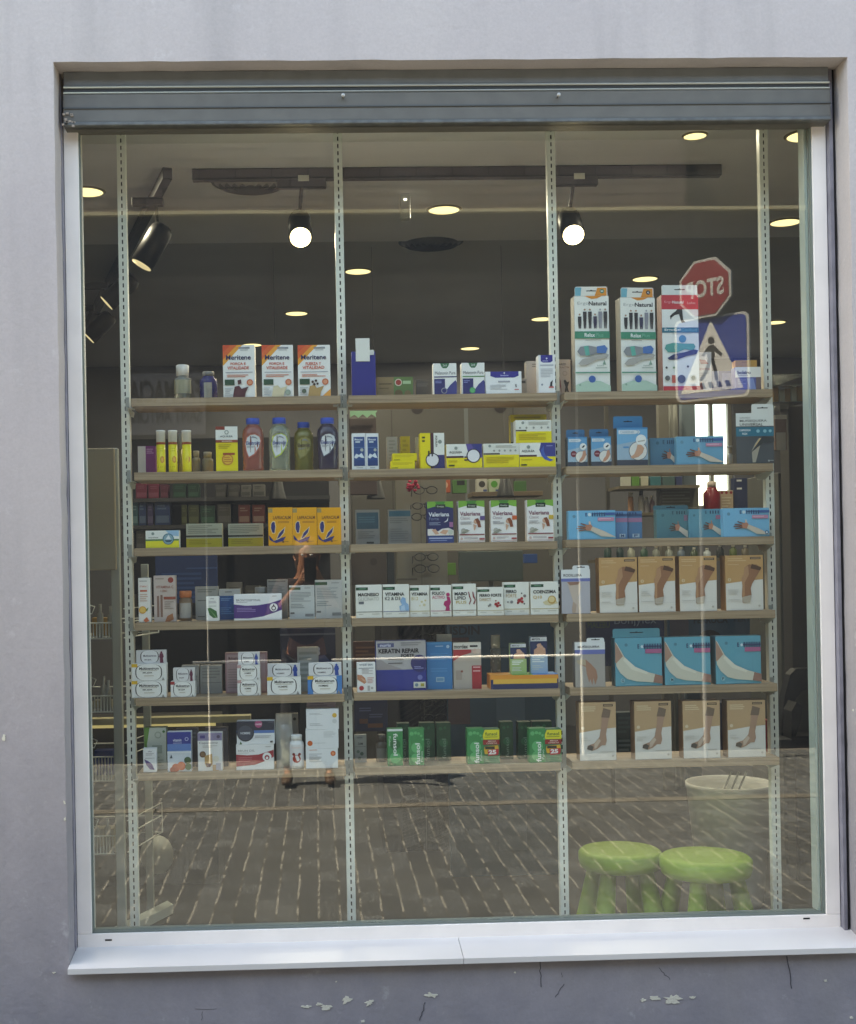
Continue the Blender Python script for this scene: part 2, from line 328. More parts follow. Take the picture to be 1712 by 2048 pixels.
# café chair across the street
chx = P(440, 1600, -0+3.9)
def cafe_chair():
    t = empty('cafe_chair', (chx.x, -3.75, 0), 'brown slatted café chair on the pavement, mirrored under the lowest left shelf', 'chair')
    bm_ = mat('5a4034', .6)
    m = MB(); 
    for i in range(5): m.box(-.2+i*.082, -.2, .43, -.2+i*.082+.07, .2, .45, bm_)
    m.build('seat', parent=t); m = MB()
    for i in range(3): m.box(-.2, -.22, .6+i*.09, .2, -.2, .66+i*.09, bm_)
    m.build('backrest', parent=t)
    for sx_ in (-1, 1):
        MB().tube([(sx_*.19, -.2, 0), (sx_*.19, -.21, .86)], .011, bm_).build('leg', parent=t); MB().tube([(sx_*.19, .19, 0), (sx_*.19, .17, .43)], .011, bm_).build('leg', parent=t)
# ---- the glazed opening
alu = mat('fdf4ec', .45, var=.06, scale=7); rub = mat('26282a', .7); YFr = -.025
glass = newmat('glass'); n_, l_, b_ = nodes(glass); out = n_['Material Output']; n_.remove(b_)
tr_ = N(glass, 'BsdfTransparent'); tr_.inputs[0].default_value = (.955, .975, .955, 1); gl = N(glass, 'BsdfGlossy'); gl.inputs['Roughness'].default_value = 0; gl.inputs['Color'].default_value = (1, 1, 1, 1)
fr = N(glass, 'Fresnel'); fr.inputs['IOR'].default_value = 1.9; ge = N(glass, 'NewGeometry'); mu = N(glass, 'Math', operation='SUBTRACT'); mu.inputs[0].default_value = 1; l_.new(ge.outputs['Backfacing'], mu.inputs[1])
m2 = N(glass, 'Math', operation='MULTIPLY'); l_.new(fr.outputs[0], m2.inputs[0]); l_.new(mu.outputs[0], m2.inputs[1]); ms = N(glass, 'MixShader')
tcg = N(glass, 'TexCoord'); ng = N(glass, 'TexNoise', Scale=1.7, Detail=1); l_.new(tcg.outputs['Object'], ng.inputs['Vector']); bg_ = N(glass, 'Bump'); bg_.inputs['Strength'].default_value = .06; bg_.inputs['Distance'].default_value = .004
l_.new(ng.outputs['Fac'], bg_.inputs['Height']); l_.new(bg_.outputs[0], gl.inputs['Normal'])
dif = N(glass, 'BsdfDiffuse'); dif.inputs[0].default_value = (.75, .76, .72, 1); dn = N(glass, 'TexNoise', Scale=2.4, Detail=8, Roughness=.7); l_.new(tcg.outputs['Object'], dn.inputs['Vector'])
dm = N(glass, 'Math', operation='MULTIPLY'); l_.new(mrange(glass, dn.outputs['Fac'], .3, .75, .012, .034), dm.inputs[0]); l_.new(mu.outputs[0], dm.inputs[1]); md = N(glass, 'MixShader'); l_.new(dm.outputs[0], md.inputs[0]); l_.new(tr_.outputs[0], md.inputs[1]); l_.new(dif.outputs[0], md.inputs[2])      # a film of street dust
l_.new(m2.outputs[0], ms.inputs[0]); l_.new(md.outputs[0], ms.inputs[1]); l_.new(gl.outputs[0], ms.inputs[2]); l_.new(ms.outputs[0], out.inputs[0])
win = empty('display_window', ((gx0+gx1)/2, 0, gz0), 'tall fixed shop window with white metal frame and clear pane', 'window')
def ch_(m, name, par=win):
    o = m.build(name, parent=par); o.matrix_parent_inverse = Matrix.Translation(-par.location); return o
ztop = gz1+.08
m = MB(); m.box(gx0-.006, 0.002, gz0-.006, gx1+.006, .010, ztop, glass); ch_(m, 'glass_pane')
m = MB()
for a in ((gx0-fwid, gz0, gx0, ztop), (gx1, gz0, gx1+fwid, ztop), (gx0-fwid, gz0-fwid, gx1+fwid, gz0-.0004)): m.box(a[0], YFr, a[1], a[2], .05, a[3], alu, .002)
f_ = ch_(m, 'frame')
m = MB()
for a in ((gx0-.0004, gz0-.0004, gx0+.004, ztop), (gx1-.004, gz0, gx1+.0004, ztop), (gx0, gz0-.0004, gx1, gz0+.0045)): m.box(a[0], YFr+.007, a[1], a[2], .0015, a[3], mat('6f7872', .6))
ch_(m, 'gasket')
for px, py in ((217, 1880), (1613, 1837)):
    q = P(px, py, YFr); m = MB(); m.box(q.x-.011, YFr-.001, q.z-.0025, q.x+.011, YFr+.004, q.z+.0025, mat('111111', .8)); ch_(m, 'drain_slot')
# inner glazing jamb at the right, pale green
m = MB(); m.box(gx1-.014, .012, gz0+.002, gx1-.004, .06, ztop, mat('b9c4bd', .5)); ch_(m, 'inner_jamb')
m = MB(); m.box(gx0, .012, gz0-.03, gx1, .04, gz0+.003, mat('8a9089', .6)); ch_(m, 'inner_sill')
# shutter guides
for nm, x0, x1 in (('a', gx0-fwid-.012, gx0-fwid-.001), ('b', gx1+fwid+.002, gx1+fwid+.013)):
    m = MB(); m.box(x0, -.05, gz0-.05, x1, .0, ztop+.1, mat('8d8a94', .5, var=.3, scale=12)); m.box(min(x0, x1)+(-.004 if nm == 'a' else .011), -.045, gz0-.05, max(x0, x1)+(-.011 if nm == 'a' else .008), .0, ztop+.1, mat('1c1c20', .8))
    o = m.build('shutter_guide'); tag(o, 'narrow grey shutter guide rail down the %s side of the window frame' % ('left' if nm == 'a' else 'right'), 'guide rail', 'shutter guide rails')
m = MB(); m.box(ox0-.004, -.02, oz0-.02, gx0-fwid-.0125, .055, oz1, mat('3a3a42', .8)); tag(m.build('joint_sealant'), 'dark sealant gap left of the window frame', 'sealant', 'sealant gaps beside the frame'); m = MB(); m.box(gx1+fwid+.0135, -.02, oz0-.02, ox1+.004, .055, oz1, mat('17171b', .8)); tag(m.build('joint_sealant'), 'black sealant gap right of the window frame', 'sealant', 'sealant gaps beside the frame')
# roller shutter: bottom slats showing under the lintel
YS = -.085
sx0 = P(127, 250, YS).x; sx1 = P(1662, 240, YS).x
def sz(py): return P(856, py, YS).z
shg = mat('6c6962', .5, .1, var=.12, scale=14)
sh = empty('roller_shutter', ((sx0+sx1)/2, YS, sz(246)), 'raised grey metal roller shutter with its bottom bar showing above the window', 'roller shutter')
zt_, z1_, z2_, zb_ = oz1-.0005, sz(166), sz(181), sz(247)
m = MB(); m.box(sx0, YS+.014, z1_, sx1, YS+.03, zt_+.0, mat('7c7f80', .5, .1, var=.12, scale=14), .002)
m.box(sx0, YS+.012, z2_, sx1, YS+.028, z1_-.0005, mat('3b3d3d', .6)); ch_(m, 'slat', sh)
m = MB(); hl = mat('aeb0aa', .3, .5)
for z in (z1_-.003, z2_+.003): m.tube([(sx0, YS+.010, z), (sx1, YS+.010, z)], .0042, hl, 8)
ch_(m, 'slat_joint', sh)
m = MB(); m.box(sx0, YS, zb_+.012, sx1, YS+.02, z2_-.004, shg, .002); m.box(sx0, YS-.004, zb_+.055, sx1, YS+.0, zb_+.059, mat('515454', .6)); m.box(sx0, YS-.006, zb_, sx1, YS+.03, zb_+.012, mat('6a6c6a', .45, .2, var=.3, scale=30), .003)
m.box(sx0, YS+.021, zb_, sx1, .0, zb_+.03, shg)
ch_(m, 'bottom_bar', sh)
for px, py in ((686, 195), (1115, 194)):
    q = P(px, py, YS); m = MB(); m.lathe([(.0035, 0), (.0035, .018), (.006, .019), (.006, .024)], mat('b9b8b4', .4, .3), n=12); o = ch_(m, 'stop_peg', sh)
    for v in o.data.vertices: v.co = Vector((v.co.x, -v.co.z, v.co.y))+q
m = MB(); q = P(138, 240, YS)
for i in range(14): a, b = random.uniform(-.02, .02), random.uniform(-.02, .02); m.box(q.x+a-.004, YS-.006, q.z+b-.003, q.x+a+.004, YS-.0001, q.z+b+.003, mat('b7a798', .9))
ch_(m, 'mortar_crust', sh)
# stone sill
st = mat('dad5d0', .35, var=.05, scale=4); yf = -.18
a = P(134, 1941, yf); b = P(1714, 1893, yf); c = P(155, 1895, YFr); zf = (a.z+b.z)/2; zr = (c.z+P(1680, 1852, YFr).z)/2
xm = P(927, 1900, yf).x; sill = empty('window_sill', ((ox0+ox1)/2, yf, zf), 'white stone window sill in two slabs with a hairline joint', 'sill')
for x0, x1 in ((ox0+.001, xm-.0008), (xm+.0008, ox1+.008)):
    m = MB(); vs = [(x0, yf, zf-.017), (x1, yf, zf-.017), (x1, yf, zf), (x0, yf, zf), (x0, YFr+.03, zr-.03), (x1, YFr+.03, zr-.03), (x1, YFr+.03, zr+.002), (x0, YFr+.03, zr+.002)]
    m.add(vs, [(0, 1, 2, 3), (3, 2, 6, 7), (1, 5, 6, 2), (0, 3, 7, 4), (4, 7, 6, 5), (0, 4, 5, 1)], st); ch_(m, 'sill_slab', sill)
m = MB(); m.box(ox0-.02, YW+.019, zf-.05, ox1+.02, .06, zf-.027, plaster); ch_(m, 'mortar_bed', sill)
# ---- the shop interior shell
ZC = H0+1.6; FZ = .15; RX0, RX1, RY1 = -3.2, 4.4, 6.2
flm = mat('302f2d', .4, var=.1, scale=3)
m = MB(); m.add([(RX0, .06, FZ), (RX1, .06, FZ), (RX1, RY1, FZ), (RX0, RY1, FZ)], [(0, 1, 2, 3)], flm); tag(m.build('floor'), kind='structure')
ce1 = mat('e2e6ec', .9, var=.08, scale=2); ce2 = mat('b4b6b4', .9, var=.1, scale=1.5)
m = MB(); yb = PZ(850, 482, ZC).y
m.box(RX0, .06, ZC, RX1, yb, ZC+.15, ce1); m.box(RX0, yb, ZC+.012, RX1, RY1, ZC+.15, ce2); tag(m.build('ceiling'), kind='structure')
wl = mat('66666a', .9, var=.08, scale=2)
m = MB(); m.box(RX0-.15, .06, 0, RX0, RY1+.2, ZC+.15, wl); tag(m.build('wall_left'), kind='structure')
m = MB(); m.box(RX1, .06, 0, RX1+.15, RY1+.2, ZC+.15, wl); tag(m.build('wall_right'), kind='structure')
m = MB(); m.box(ox1+.01, .061, 0, RX1, .12, ZC, wl); m.box(RX0, .061, 0, ox0-.01, .12, ZC, wl); m.box(ox0-.01, .061, oz1+.03, ox1+.01, .12, ZC, wl); tag(m.build('wall_front'), kind='structure')
wa = P(1385, 805, RY1); wb = P(1470, 1010, RY1)
m = MB()
for q in ((RX0, 0, wa.x, ZC+.15), (wb.x, 0, RX1, ZC+.15), (wa.x, wa.z, wb.x, ZC+.15), (wa.x, 0, wb.x, wb.z)): m.box(q[0], RY1, q[1], q[2], RY1+.15, q[3], wl)
tag(m.build('wall_back'), kind='structure')
bw = empty('rear_window', ((wa.x+wb.x)/2, RY1, wb.z), 'bright rear window glimpsed at the back of the shop on the right', 'window')
m = MB(); m.box(wa.x, RY1+.05, wb.z, wa.x+.03, RY1+.1, wa.z, mat('8d8a80')); m.box(wb.x-.03, RY1+.05, wb.z, wb.x, RY1+.1, wa.z, mat('8d8a80')); m.box((wa.x+wb.x)/2-.015, RY1+.05, wb.z, (wa.x+wb.x)/2+.015, RY1+.1, wa.z, mat('8d8a80')); ch_(m, 'frame', bw)

# ================================================================== the display shelving
YA, YB, YU = .16, .25, .232           # front row, rear row, upright face
YFt, YBk = .15, .335
upm = mat('eef0e6', .45, .0, var=.05, scale=6)
UP = [((242, 256), (268, 1853)), ((676, 256), (702.5, 1840)), ((1102, 250), (1129.5, 1828)), ((1525.5, 248), (1557, 1820))]
UX = []
ulab = ['far left slotted white upright of the display shelving', 'slotted white upright between the left and middle shelves', 'slotted white upright between the middle and right shelves', 'far right slotted white upright beside the pale green jamb']
def ux_at(i, z):
    (a, b) = UP[i]; A_ = P(a[0], a[1], YU); B_ = P(b[0], b[1], YU); return (A_.x+B_.x)/2
for i in range(4):
    x = ux_at(i, 0); UX.append(x); m = MB(); w = .0145; s = .0024; zt, zb = ZC-.01, .155; dkm = mat('0b0c0b', .9)
    m.box(x-w, YU, zb, x-s, YU+.002, zt, upm); m.box(x+s, YU, zb, x+w, YU+.002, zt, upm)
    m.box(x-w-.0003, YU+.0021, zb, x-w+.002, YU+.03, zt, upm); m.box(x+w-.002, YU+.0021, zb, x+w+.0003, YU+.03, zt, upm); m.box(x-w+.0021, YU+.012, zb, x+w-.0021, YU+.02, zt, dkm)  # near-black back: the shade inside the channel is put into its colour
    z = zb
    while z < zt-.03: m.box(x-s+.0001, YU+.0002, z+.0145, x+s-.0001, YU+.0018, z+.025, upm); z += .025
    o = m.build('slotted_upright'); tag(o, ulab[i], 'upright', 'slotted uprights of the display')
# boards
oak = newmat('oak', .5); n_, l_, b_ = nodes(oak)
tc = N(oak, 'TexCoord'); mp = N(oak, 'Mapping'); mp.inputs['Scale'].default_value = (1.3, 30, 55); l_.new(tc.outputs['Object'], mp.inputs[0])
w1 = N(oak, 'TexNoise', Scale=2.2, Detail=6, Roughness=.6); l_.new(mp.outputs[0], w1.inputs['Vector'])
ob = N(oak, 'ObjectInfo'); va = N(oak, 'VectorMath', operation='ADD'); l_.new(mp.outputs[0], va.inputs[0]); cm = N(oak, 'CombineXYZ'); mm = N(oak, 'Math', operation='MULTIPLY'); l_.new(ob.outputs['Random'], mm.inputs[0]); mm.inputs[1].default_value = 40
for k in range(3): l_.new(mm.outputs[0], cm.inputs[k])
l_.new(cm.outputs[0], va.inputs[1]); l_.new(va.outputs[0], w1.inputs['Vector'])
l_.new(mixc(oak, mrange(oak, w1.outputs['Fac'], .35, .65), lin('b39b7e'), lin('8f785e')), b_.inputs['Base Color'])
SH = [[(262, 795, 681, 793), (268, 943.5, 685, 940), (268, 1094.5, 683, 1091.5), (270, 1245, 686, 1238), (272, 1396.5, 689, 1388), (276, 1545.5, 692, 1537)],
      [(697, 790, 1114, 786), (699, 938.5, 1113, 933.5), (701, 1087, 1115, 1084), (704, 1236, 1117, 1230), (708, 1383.5, 1120, 1379), (710, 1533, 1121, 1527)],
      [(1129, 784, 1545, 778), (1133, 932, 1546, 927), (1133, 1079, 1548, 1073), (1134, 1228, 1551, 1220), (1140, 1374, 1555, 1368.5), (1145, 1521.5, 1559, 1516)]]
ZS = []; TH = .027
bn = ['left', 'middle', 'right']; onm = ['topmost', 'second', 'third', 'fourth', 'fifth', 'lowest']
brm = mat('c2c6bd', .4, .1)
for bi in range(3):
    ZS.append([])
    for si, (x0, y0, x1, y1) in enumerate(SH[bi]):
        a = P(x0, y0, YFt); b = P(x1, y1, YFt); z = (a.z+b.z)/2; ZS[-1].append(z)
        e = empty('display_shelf', ((a.x+b.x)/2, YFt, z-TH), 'oak %s shelf board of the %s bay' % (onm[si], bn[bi]), 'shelf', 'oak shelf boards of the display')
        m = MB(); m.box(a.x, YFt, z-TH, b.x, YBk, z, oak, .0008); ch_(m, 'board', e)
        for sx_, ui, X in ((1, bi, a.x), (-1, bi+1, b.x)):
            m = MB(); bx = UX[ui]+sx_*.0168
            pts = [(YU-.075, z-TH-.0006), (YBk-.01, z-TH-.0006), (YBk-.03, z-TH-.02), (YU+.002, z-TH-.024)]
            m.add([(bx-.0014, y, q) for y, q in pts]+[(bx+.0014, y, q) for y, q in pts], [(0, 1, 2, 3), (7, 6, 5, 4), (0, 4, 5, 1), (1, 5, 6, 2), (2, 6, 7, 3), (3, 7, 4, 0)], brm)
            m.box(min(bx, bx+sx_*.016), YFt+.03, z-TH-.0022, max(bx, bx+sx_*.016), YU, z-TH-.0004, brm)
            m.box(UX[ui]+(.0006 if sx_ > 0 else -.0135), YU-.004, z-TH-.006, UX[ui]+(.0135 if sx_ > 0 else -.0006), YU-.0004, z+.014, mat('a9ada6', .4, .1))
            ch_(m, 'bracket', e)
# ================================================================== cartons
def R(a, b, c, d, col): return ('r', a, b, c, d, col)
def C(u, v, r, col): return ('c', u, v, r, col)
def G(pts, col): return ('g', pts, col)
def T(t, a, b, c, d, col, rot=0, bold=.02): return ('t', t, a, b, c, d, col, rot, bold)
def L(a, b, c, d, n, col): return ('l', a, b, c, d, n, col)
PR = .42
def face_art(art, w, h, y0, step, body, pic, let):
    """print laid on a front face w x h; u runs right, v runs down"""
    k = 1
    for e in art:
        y = y0-step*k; k += 1; X = lambda u: -w/2+u*w; Z = lambda v: h*(1-v)
        if e[0] == 'r':
            body.add([(X(e[1]), y, Z(e[4])), (X(e[3]), y, Z(e[4])), (X(e[3]), y, Z(e[2])), (X(e[1]), y, Z(e[2]))], [(0, 1, 2, 3)], mat(e[5], PR))
        elif e[0] == 'l':
            n = e[5]; dz = (e[4]-e[2])/n
            for i in range(n):
                e1 = e[3]-(e[3]-e[1])*random.choice((0, 0, .08, .2, .35)); v0 = e[2]+i*dz; v1 = v0+dz*.5
                body.add([(X(e[1]), y, Z(v1)), (X(e1), y, Z(v1)), (X(e1), y, Z(v0)), (X(e[1]), y, Z(v0))], [(0, 1, 2, 3)], mat(e[6], PR))
        elif e[0] == 'c':
            pts = []
            for i in range(20):
                a = 2*math.pi*i/20; x = X(e[1])+e[3]*w*math.cos(a); z = Z(e[2])+e[3]*w*math.sin(a)
                pts.append((min(max(x, -w/2), w/2), y, min(max(z, 0), h)))
            pic.add(pts, [tuple(range(20))], mat(e[4], PR))
        elif e[0] == 'g':
            pts = [(X(u), y, Z(v)) for u, v in e[1]]
            a = sum(pts[i][0]*pts[(i+1) % len(pts)][2]-pts[(i+1) % len(pts)][0]*pts[i][2] for i in range(len(pts)))
            if a < 0: pts = pts[::-1]
            pic.add(pts, [tuple(range(len(pts)))], mat(e[2], PR))
        else:
            let.text(e[1], X(e[2]), Z(e[5]), X(e[4]), Z(e[3]), y, mat(e[6], PR), e[7], e[8])
KW = (('insole', 'insole'), ('brace', 'brace'), ('glove', 'glove'), ('foot powder', 'foot_powder'), ('foot care', 'foot_care'), ('promotional', 'promotional'), ('multivitamin', 'vitamin'), ('shake', 'drink_mix'), ('coffee', 'drink_mix'), ('supplement', 'supplement'), ('valerian', 'valerian'), ('hair mask', 'hair_mask'), ('insect', 'insect_repellent'))
def carton(label, sh, x0, x1, yt, base, art=(), Y=YA, dep=.045, yb=None, on=None, side=None, rz=None, tab=None, name='medicine_box', cat='medicine box', grp=None, dx=0, shoulder=None):
    if name == 'medicine_box':
        for w_, n_ in KW:
            if w_ in label: name = n_+'_box'; cat = n_.replace('_', ' ')+' box'; break
    bi, si = sh; xm = (x0+x1)/2; w = P(x1, yt, Y).x-P(x0, yt, Y).x-.0006
    z0 = (on if on is not None else ZS[bi][si])+.0003
    zt = P(xm, yt, Y).z; h = zt-z0
    if h < .008: print('FLAT', label, h); h = .02
    x = P(xm, (yt+1125)/2, Y).x*0+P(xm, yt+10, Y).x
    if rz is None: rz = math.radians(random.uniform(-1.2, 1.2)) if on is None else math.radians(random.uniform(-.6, .6))
    bm_ = MB(); sd_ = side or base
    b2 = bmesh.new(); bmesh.ops.create_cube(b2, size=1)
    for v in b2.verts: v.co = Vector((v.co.x*w, dep/2+v.co.y*dep, h/2+v.co.z*h))
    bmesh.ops.bevel(b2, geom=b2.edges[:], offset=.0007, segments=1, affect='EDGES'); b2.verts.index_update()
    fs = list(b2.faces); b2.normal_update()
    V = [v.co[:] for v in b2.verts]
    bm_.add(V, [tuple(v.index for v in f.verts) for f in fs if f.normal.y < -.9], mat(base, PR)); bm_.add(V, [tuple(v.index for v in f.verts) for f in fs if f.normal.y >= -.9], mat(sd_, PR)); b2.free()
    pic, let = MB(), MB(); face_art(art, w, h, 0, .00022, bm_, pic, let)
    o = bm_.build(name, loc=(x+dx, Y, z0), rz=rz); tag(o, label, cat, grp)
    if pic.v: pic.build('print', parent=o)
    if let.v: let.build('lettering', parent=o)
    if tab:                              # (u0, u1, y px of its top, colour, hole?)  cardboard hanger standing above the rear edge
        t = MB(); u0, u1, ty, tc_, ty0 = tab; ht = P(xm, ty, Y).z-z0; r = .006
        X0, X1 = -w/2+u0*w, -w/2+u1*w; yb_ = dep*ty0
        t.prism([(X0, h-.0005 if ty0 else h), (X1, h), (X1, ht-r), (X1-r*.3, ht-r*.3), (X1-r, ht), (X0+r, ht), (X0+r*.3, ht-r*.3), (X0, ht-r)], yb_+.0004, yb_+.0016, mat(tc_, PR))
        mx_ = (X0+X1)/2; hz = h+(ht-h)*.55
        t.prism([(mx_-w*.14, hz-.0015), (mx_+w*.14, hz-.0015), (mx_+w*.14, hz+.0015), (mx_+.004, hz+.0015), (mx_, hz+.004), (mx_-.004, hz+.0015), (mx_-w*.14, hz+.0015)], yb_-.0001, yb_+.0003, mat('1a2226', .8))
        t.build('hang_tab', parent=o)
    return z0+h
# ---------------------------------------------------------------- left bay, topmost shelf
ORG = 'e8762c'; NV = '1d2455'
def mer(l1, l2, food, extra):
    return [G([(0, 0), (.62, 0), (0, .4)], 'f0a23a'), G([(0, 0), (.45, 0), (0, .28)], 'e2642c'), G([(0, 0), (.25, 0), (0, .15)], 'd94e26'), R(.5, .04, .85, .075, '8b9099'), R(.55, .09, .8, .105, 'b4b8bd'),
            T('Meritene', .1, .19, .88, .285, NV), T(l1, .24, .335, .72, .395, 'd1543c'), T(l2, .14, .41, .82, .47, 'd1543c'), R(.08, .52, .93, .53, '8b8fa0'), L(.12, .57, .85, .63, 2, 'd78b78'),
            R(.05, .66, .36, .77, '1e4a33'), C(.84, .72, .1, 'cf6a44'), C(.84, .72, .065, 'e39a77'), L(.05, .82, .3, .98, 5, 'c5c9cc'),
            G([(.3, 1), (.36, .8), (.5, .78), (.58, .84), (.8, .8), (.7, .92), (.68, 1)], food)]+extra
carton('white and orange shake carton with red capitals and chocolate milk, left of three', (0, 0), 445, 509, 690, 'f0efec', mer('FORÇA E', 'VITALIDADE', '54202a', [G([(.45, .68), (.56, .66), (.58, .74), (.47, .76)], '4a1a22')]), dep=.07, grp='orange and white shake cartons')
carton('white and orange shake carton with red capitals and pale vanilla milk, middle of three', (0, 0), 523, 586, 690, 'f0efec', mer('FORÇA E', 'VITALIDADE', 'dccfae', [C(.82, .92, .09, '9aa89a')]), dep=.07, grp='orange and white shake cartons')
carton('white and orange shake carton with red capitals and coffee beans, right of three', (0, 0), 595, 660, 690, 'f0efec', mer('FUERZA Y', 'VITALIDAD', 'b99560', [C(.45, .72, .04, '3e2417'), C(.55, .7, .04, '3e2417'), C(.5, .77, .04, '3e2417'), C(.6, .76, .035, '3e2417'), G([(.75, 1), (1, .86), (1, 1)], 'e9a045'), C(.18, .9, .07, '566250')]), dep=.07, grp='orange and white shake cartons')
# left bay, second shelf
carton('narrow white and purple carton at the left end behind the yellow tubes', (0, 1), 275, 311, 892, 'cfcbc6', [R(.45, 0, 1, 1, '7a2f78'), L(.5, .1, .9, .3, 3, 'b88ab5')], Y=YB, dep=.05, side='7a2f78')
carton('tall yellow and white magnesium carton between the tubes and the pink bottle', (0, 1), 431, 475, 853, 'f5e02a', [R(0, 0, 1, .34, 'f2f1ea'), R(0, 0, .42, .075, '8a3a2c'), C(.5, .13, .1, '98a29a'), C(.5, .13, .06, 'f2f1ea'), T('AQUILEA', .2, .2, .78, .25, '6a6f6c'), R(0, .3, 1, .36, '9b4a32'), T('MAGNESIO', .28, .315, .75, .345, 'f0d8c0'), L(.12, .4, .75, .52, 3, 'cdb71e'), C(.53, .74, .26, 'd68b35'), C(.53, .74, .21, 'f2c24a'), R(.32, .59, .86, .64, 'a8502c'), L(.36, .68, .7, .82, 3, 'd68b35')], dep=.05, rz=.07)
# left bay, third shelf
def aqs(txt='aquilea'): return [C(.22, .18, .045, '8ea099'), T(txt, .08, .36, .38, .45, '5f6d66'), L(.08, .52, .3, .58, 1, '5f6d66')]
carton('low white yellow and blue carton with a boat in a round badge', (0, 2), 291, 358, 1061, 'f1f2ec', [G([(.6, 0), (1, 0), (1, .35), (.75, .3)], '9cc4e2'), R(0, .58, 1, 1, 'f0e43a'), R(0, .5, 1, .6, '5f8c50')]+aqs()+[C(.68, .5, .17, '3c6f86'), C(.68, .5, .145, '86aebb'), G([(.6, .52), (.76, .52), (.69, .25)], 'e7eef0'), G([(.57, .56), (.8, .56), (.74, .68), (.62, .68)], '2c5468')], dep=.05)
for k, (a, b) in enumerate(((372, 444), (456, 526))):
    carton('white and yellow carton of small print in shade, %s of the pair' % ('left', 'right')[k], (0, 2), a, b, 1047, 'b5b6a2', [R(0, .62, 1, 1, 'c2b22c'), R(0, .49, 1, .57, '3f4036'), L(.05, .08, .9, .45, 5, '8b8c7d'), L(.08, .68, .7, .9, 3, 'a5961f')], Y=YB, dep=.05, grp='shaded grey and yellow cartons')  # white and yellow boxes, rear-row shade put into greyed colours
def lav(): return [R(0, .02, .18, .13, 'a3905a'), T('LAFRACALM', .2, .22, .92, .31, '7a4a1e'), L(.4, .36, .9, .42, 2, 'b9781f'), G([(.18, .35), (.28, .36), (.32, .5), (.27, .68), (.16, .68), (.08, .55), (.1, .42)], 'f6d9a0'), G([(.19, .37), (.26, .38), (.29, .5), (.25, .66), (.17, .66), (.11, .55), (.12, .43)], '2a2f73'),
    G([(.3, .85), (.42, .66), (.7, .5), (.66, .66), (.45, .82)], 'f6d9a0'), G([(.34, .82), (.45, .67), (.67, .53), (.62, .66), (.45, .79)], '2a2f73'), G([(.2, .88), (.5, .8), (.72, .76), (.6, .88), (.3, .93)], '2a2f73'), G([(.02, .72), (.2, .86), (.25, .92), (.04, .84)], '2a2f73'), C(.6, .9, .045, '6d4a1c'), L(.66, .89, .92, .91, 1, '6d4a1c')]
for k, (a, b) in enumerate(((536, 585), (585, 633.5), (634, 682))):
    carton('bright orange carton with a dark blue lavender sprig, %s of three side by side' % ('leftmost', 'middle', 'rightmost')[k], (0, 2), a, b, 1015, 'f2a818', lav(), dep=.05, rz=0, grp='orange lavender cartons')
# left bay, fourth shelf
carton('slim white carton with an orange slice at the left end of the fourth shelf', (0, 3), 276, 300, 1156, 'efeae4', [L(.12, .06, .8, .1, 1, 'aaa5a0'), T('VITAMINA C', .12, .17, .8, .21, 'd98a74'), R(.15, .27, .75, .31, 'd06a4c'), L(.15, .36, .8, .55, 4, 'd8b8a8'), C(.35, .72, .32, 'e8a63a'), C(.35, .72, .24, 'f1c566'), G([(.6, .72), (.85, .66), (.72, .76)], '6b8a40'), G([(.4, .95), (.7, .88), (.9, .97), (.6, 1)], 'd87048')], dep=.04)
carton('tall pinkish carton with two capsules and red dot beside the slim one', (0, 3), 307, 351, 1151, 'cbbab2', [L(.08, .06, .5, .1, 1, '948781'), C(.78, .1, .13, '9c3c34'), T('VITAMINA C', .1, .22, .9, .28, 'a8685c'), T('+ ZINC', .3, .31, .62, .36, 'a8685c'), R(.14, .44, .24, .9, '8f6c60'), R(.3, .42, .4, .9, '8f6c60'), R(.45, .46, 1, .52, 'a0503f'), L(.48, .56, .9, .75, 4, 'a8978f'), G([(.5, 1), (.6, .88), (.85, .82), (.9, .95), (.7, 1)], 'b06f48')], Y=.185, dep=.04)
carton('grey carton standing behind the little green leaf box', (0, 3), 390, 436, 1173, 'a9a8a2', [L(.1, .08, .9, .2, 2, '84837d'), L(.1, .4, .7, .46, 1, '7a7974'), L(.1, .88, .5, .93, 1, '6a6964')], Y=YB, dep=.04)
carton('small white carton with a dark green leaf', (0, 3), 412, 438, 1193, 'f3f2ee', [T('vita', .3, .06, .62, .11, '7d7884'), L(.2, .18, .8, .3, 2, 'bdb8bd'), R(.2, .38, .8, .4, '9ba59b'), G([(.1, .48), (.3, .45), (.55, .52), (.8, .6), (.88, .86), (.55, .88), (.25, .75)], '2f6b35'), G([(.25, .52), (.8, .84), (.75, .86)], '7fae6d')], dep=.03)
carton('blue and white carton half hidden between leaf box and purple box', (0, 3), 437, 480, 1178, 'c4c3c0', [R(0, .22, 1, 1, '21528f'), L(.3, .08, .7, .14, 1, '7d7c79'), L(.08, .6, .7, .85, 4, '4c83bb'), L(.1, .3, .6, .4, 2, '6a96c4')], Y=YB, dep=.04)
carton('wide white carton with a purple wave and drop badge', (0, 3), 467.5, 563.5, 1188, 'f2f1f3', [G([(0, .38), (.25, .44), (.5, .43), (.75, .36), (1, .22), (1, .62), (.85, .72), (.6, .86), (.3, .93), (0, .92)], '4a2a7b'), T('BRONTOSEPTINAL', .05, .19, .56, .27, '5d5866', bold=0), L(.05, .3, .4, .33, 1, '9a95a0'), L(.8, .08, .92, .12, 1, '9a95a0'), L(.06, .52, .45, .7, 3, '8f79b5'), C(.83, .52, .085, 'f4f3f5'), C(.83, .55, .05, '3a3340'), G([(.8, .5), (.86, .5), (.83, .38)], '3a3340'), C(.83, .55, .03, 'f4f3f5')], dep=.05)
